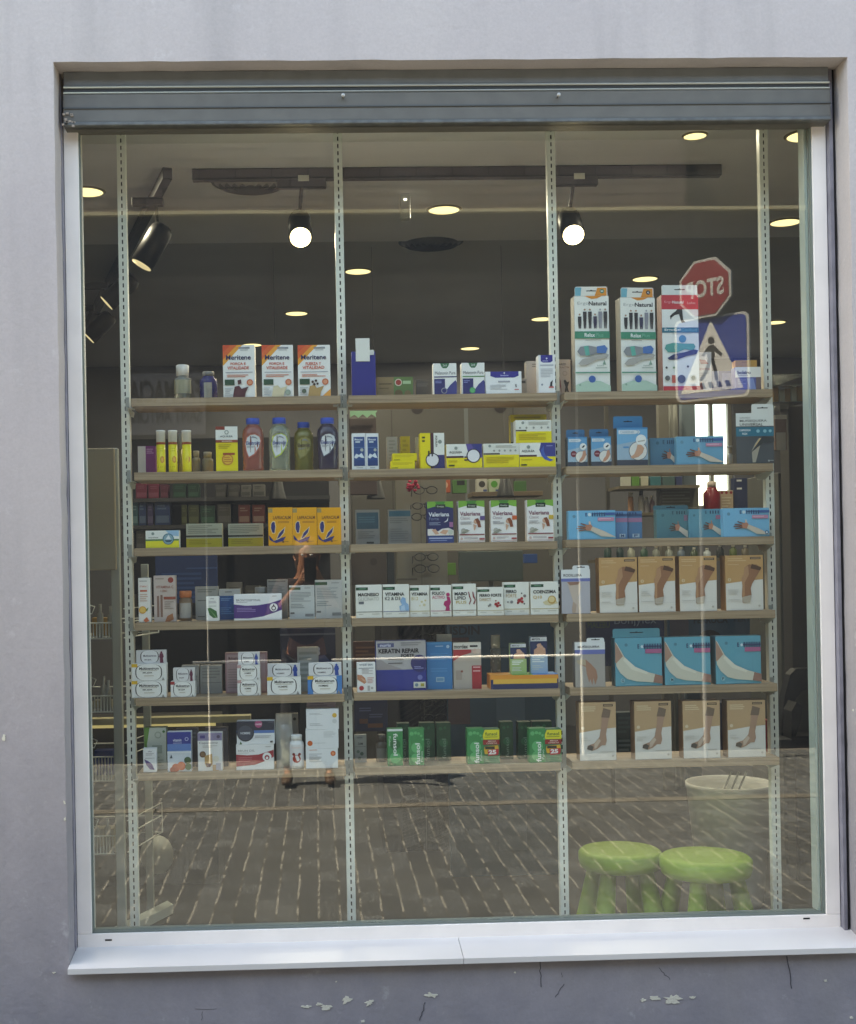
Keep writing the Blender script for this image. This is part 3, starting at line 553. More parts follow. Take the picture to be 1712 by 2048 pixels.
carton('shaded grey carton of fine print behind the purple wave box', (0, 3), 534, 575, 1159, '9c9a96', [L(.06, .03, .9, .1, 1, '6f6d6a'), L(.06, .14, .85, .7, 14, '84827e')], Y=YB, dep=.04)
def grn(base): return [R(0, .05, .45, .13, '1f5138'), L(.6, .07, .9, .1, 1, '7c7d7d'), L(.06, .2, .85, .5, 7, '9aa0a1'), L(.06, .55, .6, .7, 3, '9aa0a1'), R(.04, .8, .2, .85, '6f6f70'), R(.62, .85, .95, .93, '8a8b8b')]
carton('pale grey carton with green tag showing its small print, left of the pair', (0, 3), 578, 629, 1171, 'c5c9c8', grn(0), Y=.2, dep=.045)
carton('taller pale grey carton with green tag beside the second upright', (0, 3), 630, 684, 1160, 'c3c1bd', grn(0), Y=.2, dep=.045)
# left bay, fifth shelf : vitamin boxes with a round white front
def mult(word, cap='e8b834', sidec=None, fig=None):
    o = []
    if sidec: o += [R(0, 0, .16, 1, sidec), R(.84, 0, 1, 1, sidec)]
    if not fig:
        ps = []; qs = []
        for i in range(28):
            a = 2*math.pi*i/28; c_ = math.cos(a); s_ = math.sin(a); c_ = math.copysign(abs(c_)**.7, c_); s_ = math.copysign(abs(s_)**.7, s_)
            ps.append((.49+.385*c_, .51-.485*s_)); qs.append((.49+.355*c_, .51-.485*s_))
        o += [R(0, 0, .17, .2, cap), G(ps, '3c342f' if not sidec else '27415c'), G(qs, 'f6f5f2'), T('Multicentrum', .22, .2, .78, .36, '3b3a3b', bold=.03), R(.25, .4, .74, .425, 'a59a7b'), T(word, .32, .49, .6, .6, '4a4541'), L(.36, .68, .66, .8, 1, 'd5cfc4'), G([(.86, .98), (.9, .8), (.95, .98)], '9b9894')]
    else:
        ps = []; qs = []
        for i in range(24):
            a = 2*math.pi*i/24; c_ = math.cos(a); s_ = math.sin(a); c_ = math.copysign(abs(c_)**.7, c_); s_ = math.copysign(abs(s_)**.7, s_)
            ps.append((.45+.31*c_, .5-.49*s_)); qs.append((.45+.28*c_, .5-.49*s_))
        o += [G(ps, '3c342f'), G(qs, 'e9e8ea'), T('Multicentrum', .24, .34, .68, .5, '4a4750'), T(word, .28, .68, .52, .8, '6a6166')]
        o += [C(.85, .17, .035, fig), G([(.8, .24), (.9, .24), (.93, .5), (.9, .62), (.92, .98), (.8, .98), (.8, .62), (.77, .5)], fig)]
    return o
t0 = carton('bottom multivitamin box of the leftmost stack, yellow corner and round white front', (0, 4), 263, 333, 1361.5, 'efeeec', mult('MUJER'), grp='white multivitamin boxes', dep=.045)
t1 = carton('middle multivitamin box of the leftmost stack, yellow corner and round white front', (0, 4), 263, 333, 1327.5, 'efeeec', mult('MUJER'), on=t0, grp='white multivitamin boxes', dep=.045)
carton('rounded multivitamin sample with a maroon woman on top of the leftmost stack', (0, 4), 272, 332, 1300.5, 'd9d7d8', mult('MUJER', fig='6d2444'), on=t1, grp='white multivitamin boxes', dep=.03, Y=.175)
t0 = carton('small multivitamin box under the one with a maroon woman, second stack', (0, 4), 341, 390, 1363, 'efeeec', mult('MUJER', cap='b23a3a'), grp='white multivitamin boxes', dep=.045)
carton('small multivitamin sample with a maroon woman atop the second stack', (0, 4), 346, 389, 1336, 'dcdadb', mult('MUJER', fig='6d2444'), on=t0, grp='white multivitamin boxes', dep=.03)
t0 = carton('lowest small multivitamin box of the three high stack in the middle', (0, 4), 474.5, 521, 1360, 'ecebe8', mult('HOMBRE', cap='c9a0a0'), grp='white multivitamin boxes', dep=.045)
t1 = carton('second small multivitamin box of the three high stack in the middle', (0, 4), 474, 520, 1330, 'ecebe8', mult('HOMBRE', cap='c9a0a0'), on=t0, grp='white multivitamin boxes', dep=.045)
carton('small multivitamin sample with a blue man atop the three high stack', (0, 4), 476, 519, 1304.5, 'd9d9dc', mult('HOMBRE', fig='27489a'), on=t1, grp='white multivitamin boxes', dep=.03)
t0 = carton('white multivitamin box with yellow corner beneath a blue man, fourth stack', (0, 4), 534, 602, 1353.5, 'f0f0ee', mult('HOMBRE'), grp='white multivitamin boxes', dep=.045)
carton('grey multivitamin sample with a blue man on the all white box', (0, 4), 535, 600, 1327.5, 'cfcfd4', mult('HOMBRE', fig='27489a'), on=t0, grp='white multivitamin boxes', dep=.03)
t0 = carton('multivitamin box with bright blue sides and yellow corner, fifth stack', (0, 4), 615, 684, 1351.5, 'f0f0ee', mult('HOMBRE', sidec='3b82c8'), side='3b82c8', grp='white multivitamin boxes', dep=.045)
carton('white multivitamin sample with a blue man on the blue sided box', (0, 4), 617, 683, 1325.5, 'e1e1e4', mult('HOMBRE', fig='1f4aa0'), on=t0, grp='white multivitamin boxes', dep=.03)
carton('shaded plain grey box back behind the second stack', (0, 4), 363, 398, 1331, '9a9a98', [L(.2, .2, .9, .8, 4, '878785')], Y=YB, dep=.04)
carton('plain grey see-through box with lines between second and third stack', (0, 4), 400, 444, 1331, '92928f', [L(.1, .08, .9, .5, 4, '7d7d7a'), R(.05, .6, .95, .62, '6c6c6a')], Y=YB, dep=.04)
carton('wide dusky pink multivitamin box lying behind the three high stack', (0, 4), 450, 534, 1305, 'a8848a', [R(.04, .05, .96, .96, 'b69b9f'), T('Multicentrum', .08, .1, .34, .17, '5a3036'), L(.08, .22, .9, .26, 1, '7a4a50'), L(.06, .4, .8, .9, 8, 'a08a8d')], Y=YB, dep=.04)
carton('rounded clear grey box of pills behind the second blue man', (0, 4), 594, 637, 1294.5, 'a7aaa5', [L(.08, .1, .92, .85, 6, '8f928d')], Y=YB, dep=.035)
# left bay, lowest shelf
carton('tall green and white carton with a ring in shade behind the purple leaf box', (0, 5), 288, 333, 1455, 'c9cfc4', [G([(0, 0), (.25, 0), (.12, .4), (.25, 1), (0, 1)], '5e8f3e'), C(.62, .18, .16, 'a9b2a5'), C(.62, .18, .1, 'c9cfc4'), R(.35, .42, .8, .62, 'a3ab9e'), L(.35, .7, .85, .95, 4, 'a9b2a5'), C(.88, .1, .06, '4d7d45')], Y=.215, dep=.04, side='566b4c')
carton('small white carton with a violet leaf at the left end of the lowest shelf', (0, 5), 286, 313, 1497, 'f1f0f1', [T('vita', .35, .1, .65, .15, '7d7884'), L(.2, .2, .8, .32, 2, 'bdb8bd'), R(.15, .4, .85, .415, '8a8590'), G([(.08, .45), (.35, .52), (.65, .65), (.85, .9), (.5, .88), (.25, .7)], '6e5a92'), G([(.15, .5), (.8, .88), (.76, .9)], '3f3260')], dep=.03)
carton('deep blue supplement carton with tomatoes and broccoli', (0, 5), 334, 382, 1464, 'dfe6ee', [R(0, 0, 1, .36, '27358f'), R(0, .3, 1, .48, '5d83c4'), T('vitamin', .24, .17, .6, .24, 'd5daf0'), L(.25, .27, .65, .3, 1, 'aeb8e0'), C(.82, .18, .08, 'aeb8e0'), C(.82, .18, .05, '27358f'), G([(.1, .66), (.22, .66), (.16, .56)], '4b5a62'), C(.35, .9, .17, 'c9542f'), C(.58, .86, .18, 'd4623a'), C(.22, .95, .12, 'b8482a'), C(.85, .72, .15, '3c5a38'), C(.88, .88, .14, '4d7048'), R(0, .5, 1, .53, 'f2f5f7')], dep=.045)
carton('dark carton hidden behind the blue supplement carton', (0, 5), 352, 396, 1457, '4a4a52', [L(.1, .1, .9, .3, 2, '66666e')], Y=YB, dep=.03)
carton('white coffee drink carton with brown cup picture and violet top', (0, 5), 395, 444, 1466, 'eceae8', [R(0, 0, 1, .2, '8d83a4'), R(.1, .06, .3, .14, '4a3d80'), C(.85, .1, .07, '5a4a6a'), T('Capuccino', .05, .23, .82, .3, '4a4048', bold=0), L(.2, .33, .8, .4, 2, 'c5c0bc'), C(.2, .56, .13, '6b4a34'), C(.2, .56, .09, '8d6a4c'), G([(.28, .6), (.58, .55), (.6, .82), (.5, .9), (.35, .9), (.28, .8)], 'c69c62'), G([(.32, .8), (.56, .8), (.5, .9), (.36, .9)], '53303a'), C(.75, .68, .12, 'e9e2d2'), G([(.6, .84), (.85, .84), (.85, 1), (.6, 1)], 'c8a27c'), R(.74, .8, .94, .98, 'b9b4c0')], dep=.045)
carton('dark grey carton hidden behind the coffee drink carton', (0, 5), 410, 456, 1455, '56525a', [L(.1, .05, .9, .2, 2, '6d6972')], Y=YB, dep=.03)
t0 = carton('white carton with a red band and drop badge under the dark blue one', (0, 5), 472, 547.5, 1489, 'f0efee', [T('BRUN DIL', .05, .2, .5, .28, '8f8a88', bold=0), L(.05, .32, .4, .35, 1, 'b0aaa6'), G([(0, .38), (.3, .42), (.6, .4), (1, .22), (1, .5), (.85, .62), (.5, .8), (0, .86)], 'a8323c'), L(.06, .5, .45, .7, 3, 'c9686c'), C(.82, .5, .12, 'f1efee'), C(.82, .52, .065, 'a8323c'), C(.82, .54, .035, 'f1efee'), L(.78, .08, .93, .12, 1, 'b0aaa6')], dep=.05)
carton('carton with navy top, round dark seal and white lower half resting on another', (0, 5), 473, 549, 1442, 'e9ebee', [R(0, 0, 1, .4, '1c2238'), R(0, .4, 1, .52, '4f78b8'), C(.23, .5, .23, '1a1e2a'), C(.23, .5, .2, '3a4152'), T('HOMBRE', .1, .46, .36, .56, 'd8dce4'), C(.58, .13, .1, 'b04878'), T('revital', .5, .08, .66, .18, 'f0d8e4'), R(.84, .05, .98, .07, '5a6378'), L(.48, .62, .9, .74, 2, 'b5b8bc'), G([(.07, .98), (.1, .86), (.14, .98)], '3d6b3a'), R(.88, .85, .95, .93, '5a5a5a')], on=t0, dep=.045)
carton('shaded grey carton behind the silver pouch', (0, 5), 551, 596, 1428, '9f9d99', [L(.1, .05, .7, .1, 1, '6f6d6a'), C(.85, .1, .07, '4d4b49')], Y=YB, dep=.035)
def wst(c1, extra): return [L(.1, .25, .5, .6, 4, 'c8c9ca')]+extra
t0 = carton('bottom white carton of the stack of three white ones, orange dot at its right', (0, 5), 611.5, 676, 1497, 'ecedee', wst(0, [C(.85, .26, .08, 'd9682e'), C(.85, .26, .045, 'e8976a'), R(.1, .05, .35, .08, 'd8a08c'), L(.1, .4, .5, .7, 4, 'c8c9ca')]), dep=.05)
t1 = carton('middle white carton of the stack of three, orange dot at its left', (0, 5), 611, 677, 1459, 'ebeced', [L(.55, .12, .92, .45, 5, 'd0d2d3'), C(.13, .72, .08, 'd9682e'), L(.25, .7, .6, .75, 1, 'c8c9ca')], on=t0, dep=.05)
carton('top white carton of the stack of three, yellow dot at its upper right', (0, 5), 612, 677.5, 1418, 'ecedef', [L(.1, .2, .5, .3, 2, 'c8c9ca'), L(.1, .7, .5, .85, 2, 'c8c9ca'), C(.87, .32, .07, 'e3b54a'), C(.87, .6, .07, 'd5d7d8')], on=t1, dep=.05)
# ---------------------------------------------------------------- middle bay, topmost shelf
carton('tall dark blue box with a white card stuck on its upper half', (1, 0), 703, 751, 703, '1f2480', [], Y=.18, dep=.05, name='card_stand', cat='display box')
q0 = P(711, 676, .17); q1 = P(740, 722, .17); m = MB(); m.box(q0.x, .1765, q1.z, q1.x, .1785, q0.z, mat('ecebe5', .4), .0008); m.box(q1.x-.001, .1775, P(740, 709, .17).z, P(748, 700, .17).x, .1785, P(740, 699, .17).z, mat('d8d8d4', .4)); tag(m.build('price_card'), 'blank white card on the tall dark blue box', 'card')
carton('brown and green carton with crossed red disc', (1, 0), 753, 826, 754, '8a7350', [R(.47, 0, 1, 1, '5d7a45'), L(.06, .32, .42, .44, 1, '5c4a30'), L(.06, .55, .4, .62, 1, '5c4a30'), C(.6, .28, .1, 'd9c9b8'), C(.6, .28, .075, 'a83c34'), R(.72, .2, .94, .36, 'a9c59a'), C(.6, .85, .11, '6b5836'), C(.85, .85, .09, '7c6a44')], Y=.2, dep=.05)
def mel(c): return [G([(.3, 0), (.7, 0), (.65, .1), (.58, .16), (.42, .16), (.35, .1)], '2f6b4a'), T('2x3', .42, .03, .58, .1, 'dfe8e0', bold=0), T('Melatonin Pura', .08, .26, .95, .36, '3b3f4c', bold=0), R(.04, .42, 1, .455, '2b2f6b' if c else '4a8a52'), R(.04, .5, .5, 1, '22286a'), L(.08, .56, .35, .66, 2, '7d86c0'), G([(.5, 1), (.5, .92), (.72, .7), (.95, .55), (1, .62), (1, 1)], '3a3f86'), C(.46, .88, .13, '8d8f9c' if c else '3d9a5c'), C(.46, .88, .095, '2b2f6b' if c else '56b377')]
carton('white and navy sleep tablet box with a grey round seal', (1, 0), 866, 913, 726.5, 'f0f0ee', mel(1), dep=.05, grp='white and navy sleep tablet boxes')
carton('white and navy sleep tablet box with a green round seal', (1, 0), 923, 969, 725.5, 'f0f0ee', mel(0), dep=.05, grp='white and navy sleep tablet boxes')
carton('wide white carton with a dark blue flap shape along its top', (1, 0), 970.5, 1043, 743, 'f0f1f3', [G([(.14, 0), (.92, 0), (.92, .2), (.8, .28), (.28, .28), (.14, .2)], '24258a'), T('bioderm', .42, .14, .64, .21, 'b8baf0'), R(.51, .04, .54, .1, 'f0f1f3'), R(.35, .42, .68, .5, 'a9abb3'), L(.13, .6, .6, .85, 4, 'c3c6cb'), C(.84, .62, .02, '3c3c40'), R(.83, .66, .86, .72, '3c3c40'), R(.8, .8, .92, .84, 'c9686c')], dep=.06)
carton('shaded beige carton partly behind the wide flap shaped box', (1, 0), 1052, 1076, 722, 'a59a92', [L(.5, .08, .9, .2, 2, '6b615b')], Y=YB, dep=.04)
carton('tall narrow white carton with a dark blue header before the third upright', (1, 0), 1076.5, 1110, 710, 'f0f0f2', [G([(.14, 0), (.86, 0), (.86, .16), (.72, .2), (.28, .2), (.14, .16)], '24258a'), C(.5, .09, .05, 'e0e1f0'), L(.25, .15, .75, .18, 1, 'b8baf0'), R(.1, .25, .9, .29, 'b5b9c4'), L(.12, .36, .85, .6, 6, 'c6c9d0'), C(.2, .78, .06, '8d95a5'), G([(.7, .72), (.85, .66), (.8, .8), (.9, .86), (.65, .84)], '33333a'), R(.6, .83, .9, .87, 'c96a6c')], dep=.05)
carton('pinkish grey carton with small dancing figures behind the third upright', (1, 0), 1112, 1141, 719, 'b0a49c', [T('PARED', .1, .1, .7, .16, '4c4240'), T('BIOLACTIN', .05, .19, .9, .24, '7d625a'), C(.6, .38, .16, '8d7f78'), C(.6, .38, .13, 'b0a49c'), G([(.1, .9), (.2, .6), (.12, .48), (.2, .46), (.3, .6), (.35, .95), (.25, .75)], '8a5048'), G([(.5, 1), (.62, .75), (.5, .58), (.6, .55), (.75, .62), (.9, .6), (.78, .75), (.9, 1), (.72, .85)], '26262a')], Y=YB, dep=.04)
carton('low dark grey carton deep between the brown box and the sleep tablets', (1, 0), 831, 862, 760, '4e4b48', [L(.1, .2, .9, .4, 2, '66625e')], Y=YB, dep=.04)
carton('shaded tan box end beside the wide flap shaped box', (1, 0), 1040, 1054, 757, '8e867e', [R(.2, .12, .8, .26, '3c3835')], Y=YB, dep=.03)
# middle bay, second shelf
def mnt(): return [R(.12, .1, .93, .9, '244a86'), T('Meteosan', .2, .14, .8, .2, 'e3ecf4'), R(.25, .22, .6, .26, 'cdd9e6'), R(.12, .38, .93, .4, '5577a8'), C(.72, .46, .12, 'b9bfb8'), G([(.14, .66), (.3, .56), (.5, .6), (.7, .54), (.9, .68), (.7, .68), (.5, .64), (.3, .7)], 'dfe9f2'), R(.12, .74, .93, .9, '1d3f78'), L(.3, .94, .8, .97, 1, '9a9ca0')]
for k, (a, b) in enumerate(((703.5, 731), (731.5, 757))):
    carton('slim white box with blue mountain picture, %s of the pair' % ('left', 'right')[k], (1, 1), a, b, 866.5, 'eceef0', mnt(), dep=.05, rz=0, grp='slim blue mountain boxes')
carton('shaded pale grey upright carton behind the low yellow boxes', (1, 1), 773, 795, 873.5, 'a8a298', [L(.2, .1, .8, .9, 8, '948e85')], Y=YB, dep=.04)
carton('shaded mustard yellow upright carton behind the low yellow boxes', (1, 1), 801, 820, 872.5, 'b9a22a', [L(.2, .1, .8, .9, 6, 'a08c20')], Y=YB, dep=.04)
yl = [L(.08, .2, .9, .55, 3, 'cdb71e'), R(.05, .82, .3, .9, '6b6420')]
t0 = carton('lower of two small yellow boxes lying stacked', (1, 1), 781.5, 830, 921.5, 'efdc28', yl, dep=.06)
carton('upper of two small yellow boxes lying stacked', (1, 1), 785, 834, 906.5, 'e8d526', yl, on=t0, dep=.06, Y=.17)
carton('yellow box turned on end with sideways lettering and round white seal', (1, 1), 840, 888.5, 866, 'f3de26', [R(.42, 0, 1, 1, 'f0efe8'), R(.42, 0, .56, 1, '4a2530'), R(.56, .62, 1, 1, '2f2f6e'), C(.82, .25, .08, '8e9892'), T('AQUILEA', .62, .07, .71, .4, '4e524f', rot=-90), L(.08, .1, .2, .3, 2, '3d3a10'), C(.5, .76, .29, '2a2430'), C(.5, .76, .25, 'e9e7ea'), R(.32, .5, .38, .66, '2a2430'), R(.46, .5, .52, .66, '2a2430')], dep=.05)
def moon(): return [R(0, .58, 1, 1, 'f3de26'), R(0, .5, .48, .58, '4a2530')]
carton('yellow white and violet box lying with a round purple ringed seal', (1, 1), 892.5, 964, 888, 'f2f1ea', [G([(.55, 0), (1, 0), (1, .62), (.7, .6), (.6, .3)], '5b4f9a'), G([(.7, 0), (1, 0), (1, .4), (.8, .3)], '2f3580')]+moon()+[C(.27, .17, .045, '8e9892'), T('AQUILEA', .08, .29, .44, .4, '5a5f5b'), C(.76, .5, .2, '2f2430'), C(.76, .5, .17, 'ecebee'), R(.5, .52, .6, .58, '3a2530'), R(.5, .64, .6, .7, '3a2530'), R(.06, .86, .22, .92, '4d4a14'), L(.05, .68, .3, .78, 2, 'cdb71e')], dep=.05)
carton('yellow and white box lying with only small print on its face', (1, 1), 966.5, 1038, 887, 'e6e5dc', [R(0, .47, 1, 1, 'f0dc28'), R(0, .4, .46, .46, '332a2a'), C(.18, .1, .04, '8e9892'), L(.35, .08, .92, .2, 2, 'b3b3ab'), C(.3, .3, .03, 'a0a39c'), C(.45, .3, .03, 'a0a39c'), C(.6, .3, .03, 'a0a39c'), C(.76, .3, .03, 'a0a39c'), C(.9, .3, .03, 'a0a39c'), L(.08, .56, .85, .85, 4, 'cdb71e')], dep=.05)
t0 = carton('yellow and dark blue box lying with a blue crescent moon', (1, 1), 1038.5, 1111, 885.5, 'f2f1ea', [G([(.6, 0), (1, 0), (1, .6), (.62, .55), (.55, .3)], '3a3f8c')]+moon()+[C(.25, .17, .05, '8e9892'), T('AQUILEA', .06, .29, .42, .4, '5a5f5b'), G([(.68, .12), (.6, .3), (.6, .52), (.7, .7), (.85, .78), (.95, .72), (.82, .66), (.72, .52), (.68, .35)], '3d5fb5'), L(.75, .12, .92, .18, 1, '8d97cc'), R(.04, .88, .2, .94, '4d4a14'), L(.05, .68, .5, .76, 1, 'cdb71e')], dep=.055)
carton('yellow and white box resting on the crescent moon box', (1, 1), 1031, 1103, 840, 'e9e8df', [R(0, .5, 1, 1, 'eedb28'), R(0, .43, .3, .49, '332a2a'), C(.2, .12, .04, '8e9892'), L(.36, .08, .95, .25, 3, 'b3b3ab'), C(.12, .34, .03, 'a0a39c'), C(.3, .34, .03, 'a0a39c'), C(.5, .34, .03, 'a0a39c'), C(.72, .34, .03, 'a0a39c'), C(.9, .34, .03, 'a0a39c'), L(.08, .6, .9, .9, 4, 'cdb71e')], on=t0, dep=.05)
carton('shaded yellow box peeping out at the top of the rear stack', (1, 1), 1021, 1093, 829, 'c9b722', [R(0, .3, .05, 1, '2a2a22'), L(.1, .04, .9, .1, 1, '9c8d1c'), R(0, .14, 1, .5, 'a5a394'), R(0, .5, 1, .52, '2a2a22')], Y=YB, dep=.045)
carton('shaded greyish carton standing between the yellow one and the turned box', (1, 1), 831, 842, 874, '9f9b8c', [], Y=YB, dep=.03)
# middle bay, third shelf
carton('shaded grey carton with a large dark teal panel', (1, 2), 710.5, 759, 1019.5, '908e88', [R(.05, .08, .95, .55, '2f5260'), L(.12, .2, .8, .4, 3, '4c6f7c'), L(.1, .62, .8, .85, 4, '75736e'), R(.45, .92, .75, .97, '3f3c38')], Y=YB, dep=.045)
carton('shaded grey carton with a slim teal strip along its top', (1, 2), 775.5, 823, 1019, '8c8a84', [R(.05, .04, .95, .2, '3a6472'), L(.08, .25, .85, .42, 3, '77756f'), L(.1, .55, .85, .95, 6, '7d7b76')], Y=YB, dep=.045)
def val(word2, bg, fg, tagc, forte=False):
    o = [G([(0, 0), (1, 0), (1, .16), (.7, .12), (.5, .16), (.3, .12), (0, .17)], '79b043'), G([(.3, 0), (.7, 0), (.62, .1), (.5, .14), (.38, .1)], '3f8a35'), R(.32, .07, .7, .17, '17301f'), T('Kneipp', .38, .1, .64, .15, 'dfe8d8', bold=0)]
    o += [T('Valeriana', .05, .26, .84, .36, fg), T(word2, .07, .38, .44, .45, '8a98b8' if forte else 'a08a94', bold=0), L(.07, .5, .5, .58, 3, '8c98b4' if forte else 'a9a5aa')]
    if forte: o += [G([(.7, .5), (.78, .47), (.8, .38), (.74, .46), (.63, .5)], 'f0f0f4'), R(.84, .5, .98, .62, 'a46a9a'), G([(0, .66), (.2, .66), (.4, .72), (.55, .66), (.8, .64), (1, .7), (1, .82), (0, .82)], 'e9e1dc'), G([(.15, .68), (.3, .66), (.45, .78), (.3, .8)], 'd9a88c'), G([(.45, .76), (.6, .68), (.8, .7), (.7, .8)], 'd9a88c'), C(.88, .74, .1, 'c9cfc4'), R(.02, .83, 1, 1, '284080'), R(.05, .87, .95, .9, 'aeb9d8'), L(.1, .93, .9, .97, 1, '7f8fbd')]
    else: o += [C(.66, .5, .09, 'd8ab90'), G([(.62, .44), (.74, .42), (.82, .5), (.86, .64), (.74, .64), (.7, .55)], '8b4a2e'), G([(.56, .56), (.68, .6), (.62, .7), (.58, .72)], 'd8ab90'), R(.82, .37, 1, .47, tagc), C(.18, .72, .1, 'b7b3a8'), G([(.05, .78), (.3, .68), (.42, .72), (.2, .79)], '9a9a8c'), R(.02, .8, .98, .825, '8a3a3c'), C(.1, .91, .05, 'd8b8b0'), L(.2, .88, .72, .93, 2, 'b0a0a0'), R(.78, .9, .98, .94, 'a84a4a'), R(.02, .965, .98, .975, 'c99a98')]
    return o
carton('dark blue valerian box with green header, moon and a sleeping face', (1, 2), 854, 906.5, 1003, '20285e', val('Forte', 0, 'eef0f6', 0, True), dep=.05, rz=.02)
for k, (a, b, y, c_, w_) in enumerate(((916.5, 969, 1001.5, '5d4a86', 'violet'), (981.5, 1033, 1000.5, 'd8653a', 'orange'), (1054, 1106.5, 999.5, 'd8b448', 'yellow'))):
    carton('white valerian box with green header, long haired woman and a %s tag' % w_, (1, 2), a, b, y, 'f1eeec', val('Classic', 0, '8a5468', c_), dep=.05, grp='white valerian boxes')
# middle bay, fourth shelf : white boxes with a green tag
def wb(l1, l2, c2, extra, l3=None, bar='2a3a40'):
    o = [R(0, .07, .46, .16, '1e4a34'), R(.12, .1, .38, .13, '5d8f74'), T(l1[0], .08, l1[1], l1[2], l1[1]+.105, '1c1c20', bold=.035)]
    if l2: o.append(T(l2[0], .08, l2[1], l2[2], l2[1]+.105, c2, bold=.01))
    return o+extra+[R(0, .81, 1, .825, bar), L(.1, .88, .35, .91, 1, 'b5b2a8'), L(.6, .87, .92, .92, 1, 'c9c6bc')]
red = lambda cs: [C(u, v, r, c) for u, v, r, c in cs]
WB = [(711.5, 764, 1170, wb(('MAGNESIO', .24, .88), ('GLICINATO', .37, .88), 'b9bcb4', [R(.1, .5, .3, .58, '6d7076')]), 'reading MAGNESIO in black capitals', YA),
      (765.5, 818, 1169, wb(('VITAMINA', .24, .82), ('K2 & D3', .37, .66), '2c2c34', [G([(.65, .5), (.75, .38), (.86, .42), (.88, .55), (.98, .62), (1, .8), (.65, .8), (.62, .66), (.72, .62)], '8fb6dc'), G([(.7, .66), (.82, .62), (.86, .8), (.66, .8)], 'b8d3ec')], bar='3c5a96'), 'with a pale blue kneeling figure', YA),
      (819.5, 859, 1171, wb(('VITAMINA', .22, .9), ('B12', .36, .42), 'd5c48e', [C(.6, .52, .06, 'dfd3ad'), C(.78, .48, .05, 'd8c99a'), C(.72, .62, .07, 'dfd3ad'), C(.5, .64, .04, 'e2d8b6')], bar='b5a35a'), 'with faint yellow dots', .168),
      (860.5, 902.5, 1170.5, wb(('FOLICO', .2, .68), ('ACTIVO', .33, .68), 'c03a6a', [C(.84, .3, .09, 'b8286a'), G([(.78, .36), (.92, .38), (.98, .55), (.9, .66), (.92, .82), (.7, .82), (.74, .7), (.62, .62), (.66, .52), (.8, .48)], 'b8286a')], bar='b8286a'), 'with a magenta pregnant woman', YA),
      (905, 952, 1168, wb(('MABO', .25, .62), ('LIPID', .38, .56), '1c1c20', [T('PLUS', .14, .52, .58, .61, 'c6a84e', bold=.01), G([(.66, .25), (.7, .4), (.76, .5), (.68, .62), (.72, .64), (.8, .5), (.74, .38), (.7, .24)], '8c2c34'), G([(.84, .25), (.86, .4), (.94, .5), (.86, .62), (.92, .64), (.99, .5), (.92, .38), (.88, .24)], '8c2c34')], bar='6a4a2a'), 'with two dark red wavy lines', YA),
      (954.5, 1007, 1174.5, wb(('FERRO FORTE', .23, .92), ('DIRECT', .38, .52), 'b79a70', red([(.7, .6, .06, 'a82a30'), (.8, .56, .05, 'b8343a'), (.76, .66, .06, 'a82a30'), (.86, .64, .04, '8a1f28'), (.48, .62, .05, '8a8a8a'), (.42, .66, .03, '6a6a6a'), (.7, .48, .03, '8a3a3a')]), bar='b09a50'), 'with red berries, the lower of the two', YA),
      (1007.5, 1058, 1164.5, wb(('FERRO', .23, .5), ('FORTE', .36, .5), 'c0a076', red([(.6, .56, .08, 'a82a30'), (.7, .5, .06, 'b8343a'), (.72, .6, .06, 'a82a30'), (.55, .63, .05, '8a1f28'), (.3, .6, .06, '8a8a8a'), (.15, .6, .03, '6a6a6a'), (.82, .42, .06, '8a7a7a'), (.7, .34, .03, '3a3a3a'), (.8, .66, .03, '3a3a3a')]), bar='b09a50'), 'with red berries, the taller of the two', .172),
      (1061.5, 1116.5, 1163.5, wb(('COENZIMA', .25, .92), ('Q10', .42, .4), 'c9a040', [G([(.42, .62), (.6, .55), (.9, .56), (.98, .66), (.7, .72), (.5, .7)], 'dccfa8'), C(.76, .55, .15, 'c69c50'), C(.75, .54, .11, 'e6cf9a')], bar='b09a50'), 'with a golden pearl', YA)]
for a, b, y, art, lab, Y_ in WB: carton('white supplement box with green tag '+lab, (1, 3), a, b, y, 'eeede6', art, Y=Y_, dep=.045, rz=random.uniform(-.01, .01), grp='white supplement boxes with green tags')
